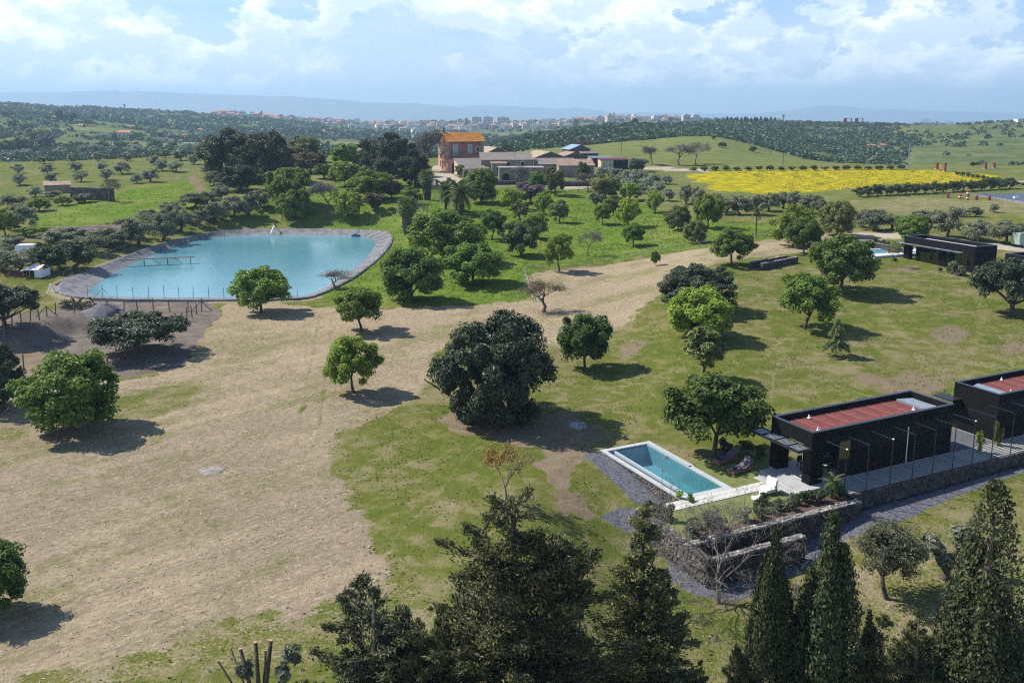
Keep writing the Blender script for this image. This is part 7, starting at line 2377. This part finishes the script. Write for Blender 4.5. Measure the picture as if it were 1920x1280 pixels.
for i, (a, b, w_) in enumerate([(-.6, 8.0, 1.3), (.6, 7.2, 1.2), (1.0, 6.2, 1.0), (-8.6, 2.0, .6), (-8.95, 1.2 + 1.6, .6), (16.3, -.9, .7), (18.9, -.6, .8)]):
    plant('shrub%d' % (i % 3), W(a, b, -.31 if i < 5 else -.05), w_ * (1.0 if i < 5 else 2.6), w_, 'garden_shrub',
          ['dark shrub behind the shaded terrace lounger', 'dark shrub between loungers and porch', 'shrub beside the back porch column', 'small bright plant at the near pool corner', 'small plant below the pool wall', 'climbing plant at the seventh pergola post', 'tall climbing plant at the ninth pergola post'][i], 'shrub', ['lf_shrub', 'lf_dark', 'lf_shrub', 'lf_bright', 'lf_bright', 'lf_bright', 'lf_khaki'][i])
for i, (px, py, w_) in enumerate([(1797, 516, 34), (1779, 512, 16), (1763, 509, 10), (1678, 490, 10), (1648, 493, 10), (1641, 457, 14), (1652, 460, 14), (1662, 463, 14), (1700, 474, 20), (1690, 470, 18)]):
    b = G(px, py); s = w_ * depth_of(b) / FPX
    plant('shrub%d' % (i % 3), b, s * .8, s, 'garden_shrub', '%s shrub from the left round the far black villa' % ORD[[1797, 1779, 1763, 1678, 1648, 1641, 1652, 1662, 1700, 1690].index(px)] if False else
          ['largest rounded shrub at the right front corner of the far villa', 'small shrub at the glass front of the far villa', 'tiny shrub at the glass front of the far villa', 'tiny shrub in front of the far pool deck', 'shrub at the left corner of the far pool', 'left clipped shrub on the wall behind the far pool', 'middle clipped shrub on the wall behind the far pool', 'right clipped shrub on the wall behind the far pool', 'shrub behind the canopy of the far villa', 'leafy shrub beside the far loungers'][i], 'shrub', 'lf_olive' if i == 0 else 'lf_shrub')
plant('bare1', G(1670, 500), 3.6, 2.4, 'young_tree', 'thin young tree in bare soil before the far pool', 'tree', 'lf_khaki', crown_name='twigs')
tree('bare1', 1340, 533, 508, 22, 'thin bare sapling right of the wide dark tree', name='sapling', crown_name='twigs')

# ------------------------------------------------------------------ far trees one can still tell apart
for i in range(15):
    px = 1364 + i * 6.2 + (i % 3) * 1.1; Y = 1130
    b = on_ground((px - 960) / 1710 * Y, Y)
    plant('farcypress', b, height_to_row(b, 218.5 + (i * 7 % 5) * .6), 3.2, 'cypress_tree', '%s cypress from the left in the row on the right ridge' % ORD[i], 'tree', None, 'row of cypresses on the ridge')
fars = [(41, 287, 258, 44, 'lf_dark', 'big dark tree beyond the left end of the olive field'), (88, 280, 250, 36, 'lf_twig', 'bluish grey leafless tree beyond the olive field'), (12, 292, 262, 36, 'lf_dark', 'dark tree at the left edge beyond the olive field'), (68, 272, 240, 34, 'lf_khaki', 'brownish poplar like tree on the left hill'),
        (195, 281, 264, 18, 'lf_dark', 'dark round tree just beyond the middle of the olive field'), (228, 278, 265, 20, 'lf_dark', 'dark tree below the red roofed valley house'), (293, 276, 263, 28, 'lf_dark', 'flat dark tree at the skyline of the olive field'), (325, 277, 264, 18, 'lf_khaki', 'green tree at the skyline left of the pines'),
        (112, 229, 206, 15, 'lf_carob', 'left dark conifer of the pair on the left hill'), (132, 232, 212, 22, 'lf_carob', 'right dark conifer of the pair on the left hill'), (165, 236, 224, 20, 'lf_dark', 'dark tree right of the conifer pair on the left hill'), (15, 218, 207, 24, 'lf_dark', 'dark tree at the left edge of the left hill'), (56, 226, 218, 14, 'lf_dark', 'round tree on the left hill slope'),
        (88, 226, 216, 14, 'lf_dark', 'round tree left of the pinkish house'), (50, 246, 230, 26, 'lf_dark', 'large round tree low on the left hill'), (25, 240, 224, 22, 'lf_dark', 'round tree above the large one on the left hill'), (300, 258, 248, 10, 'lf_dark', 'palm like tree in the valley'),
        (1080, 240, 223, 14, 'lf_dark', 'pointed dark tree on the wooded hill'), (1257, 231, 219, 11, 'lf_carob', 'dark conifer over the orange hipped roof'), (1190, 236, 221, 12, 'lf_carob', 'dark conifer on the top of the wooded hill'), (1737, 229, 220, 16, 'lf_carob', 'umbrella pine on the right hill crest'), (1892, 228, 219, 10, 'lf_carob', 'dark tree near the white house on the crest'),
        (930, 266, 258, 14, 'lf_dark', 'round dark tree at the foot of the wooded hill'), (905, 272, 262, 18, 'lf_dark', 'dark tree behind the farmhouse roof end'), (60, 215, 209, 9, 'lf_dark', 'small tree beside the white hilltop house')]
for i, (px, py, top, wd, m, lb) in enumerate(fars):
    Y = 560 if py > 262 and px < 400 else 900 if px < 300 else 880
    b = G(px, py)
    s = depth_of(b) / FPX
    plant('small%d' % (i % 3), b, (py - top) * s, wd * s, 'far_tree', lb, 'tree', m)


# ------------------------------------------------------------------ masses nobody could count
def scatter(n, xr, yr, key_fn, seed):
    g = np.random.default_rng(seed)
    x = g.uniform(*xr, n); y = g.uniform(*yr, n)
    k = g.random(n) < key_fn(x, y)
    return x[k], y[k], g


def wood_density(x, y):
    T = x / y * 1710 + 960
    lw = (1 - sstep(T, 560, 660)) * .13
    w = sstep(fbm(x / 160, y / 160, 4, 21), .40 - lw, .54 - lw)
    hill = (1 - sstep(y, 470, 560)) * sstep(T, 930, 980) * (1 - sstep(T, 1540, 1640))
    green = sstep(T, 1690, 1740) * sstep(y, 480, 560) * (1 - sstep(y, 1080, 1200))
    dense = sstep(T, 960, 1000) * (1 - sstep(T, 1650, 1720)) * sstep(y, 540, 600) * (1 - sstep(y, 1250, 1400))
    w = np.maximum(w * (1 - .82 * green), dense * (.35 + .65 * sstep(fbm(x / 60, y / 60, 3, 5), .35, .5)))
    town = sstep(y, 1500, 1650) * (1 - sstep(y, 2250, 2400)) * sstep(T, 600, 660) * (1 - sstep(T, 1240, 1300))
    return w * (1 - hill) * (1 - town * .75) * sstep(y, 385, 440) * (np.abs(T - 960) < 1250)


def clumps(name, x, y, g, r0, r1, nq, qs, mat, squash=.8):
    z = ground_z(x, y); r = g.uniform(r0, r1, len(x))
    n = len(x)
    q = rand_dirs(n * nq, g, .5).reshape(n, nq, 3)
    q[:, :, 2] = np.abs(q[:, :, 2]) * 1.25 - .1
    P = np.stack([x, y, z], 1)[:, None] + q * r[:, None, None] * np.array([1, 1, squash])
    N = q + g.normal(size=q.shape) * .35
    V, F = quads(P.reshape(-1, 3), N.reshape(-1, 3), np.repeat(r, nq) * qs * g.uniform(.7, 1.3, n * nq), 1.3, g)
    tag(link(name, mesh_np(name, V, F, mat)), kind='stuff')


yy = np.random.default_rng(31)
n = 40000
y = np.exp(yy.uniform(math.log(400), math.log(2700), n)); x = (yy.uniform(-300, 2200, n) - 960) / 1710 * y
k = yy.random(n) < wood_density(x, y) * np.where((x / y * 1710 + 960 < 640), .3 + .7 * sstep(fbm(x / 45, y / 45, 3, 61), .42, .6), 1)
x, y = x[k], y[k]
near = y < 1300
clumps('woodland', x[near], y[near], yy, 1.3, 3.6, 12, .85, M['lf_far'])
clumps('far_woodland', x[~near], y[~near], yy, 2.6, 6.5, 7, 1.05, M['lf_far'])

M['gr_lush'] = leaf_mat('meadow_blades', (.095, .155, .02), (.165, .225, .04), .3, clump=.25)
M['gr_lawn'] = leaf_mat('short_blades', (.085, .125, .026), (.18, .185, .06), .2, clump=.3)
M['gr_straw'] = leaf_mat('cut_straw', (.20, .155, .10), (.50, .41, .28), 0, clump=.4)
M['gr_yellow'] = leaf_mat('yellow_flowers', (.44, .35, .02), (.58, .47, .04), .1, clump=.1)


def tufts(name, n, xr, yr, fn, h0, h1, mat, seed, asp=1.5, flat=0.0):
    x, y, g = scatter(n, xr, yr, fn, seed)
    m = len(x)
    h = g.uniform(h0, h1, m)
    z = ground_z(x, y) + h * (.32 if not flat else .12)
    a = g.uniform(0, 6.28, m)
    N = np.stack([np.cos(a), np.sin(a), np.full(m, 1.1 if not flat else 4.0) * g.uniform(.3, 1.5, m)], 1)
    D = np.stack([g.normal(size=m) * .35, g.normal(size=m) * .35, np.ones(m)], 1) if not flat else None
    V, F = quads(np.stack([x, y, z], 1), N, h / asp, asp, g, D=D)
    tag(link(name, mesh_np(name, V, F, mat)), kind='stuff')


wob = lambda x, y: sstep(fbm(x / 3.0, y / 3.0, 3, 44), .35, .6)
tufts('meadow_grass', 70000, (-70, 75), (118, 250), lambda x, y: edge(x, y, 'lush', 1, 3, 5) * (.25 + .75 * wob(x, y)), .16, .42, M['gr_lush'], 51)
tufts('slope_grass', 26000, (-190, -40), (170, 330), lambda x, y: (edge(x, y, 'lush2', 3, 6, 8) * .9 + .12) * wob(x, y), .2, .5, M['gr_lush'], 52)
tufts('flower_meadow', 20000, (70, 190), (205, 320), lambda x, y: edge(x, y, 'yellow', 1, 5, 8) * (.3 + .7 * wob(x, y)), .3, .6, M['gr_yellow'], 53, 1.1, 1.0)
tufts('lawn_grass', 60000, (-20, 70), (34, 130), lambda x, y: (1 - edge(x, y, 'straw', 1, 4, 4)) * (1 - edge(x, y, 'gravel2', .2, .3, 2)) * (1 - edge(x, y, 'gravel', .2, .3, 2)) * wob(x, y) * .8 * (1 - sstep(-villa_s(x, y), -8, -7.9) * (1 - sstep(-villa_s(x, y), 4.2, 4.4)) * (x > 6)), .10, .24, M['gr_lawn'], 54, 1.3, 1.0)
tufts('straw_litter', 70000, (-50, 40), (34, 125), lambda x, y: edge(x, y, 'straw', 1, 4, 4) * .8, .10, .26, M['gr_straw'], 55, 4.0, 1.0)
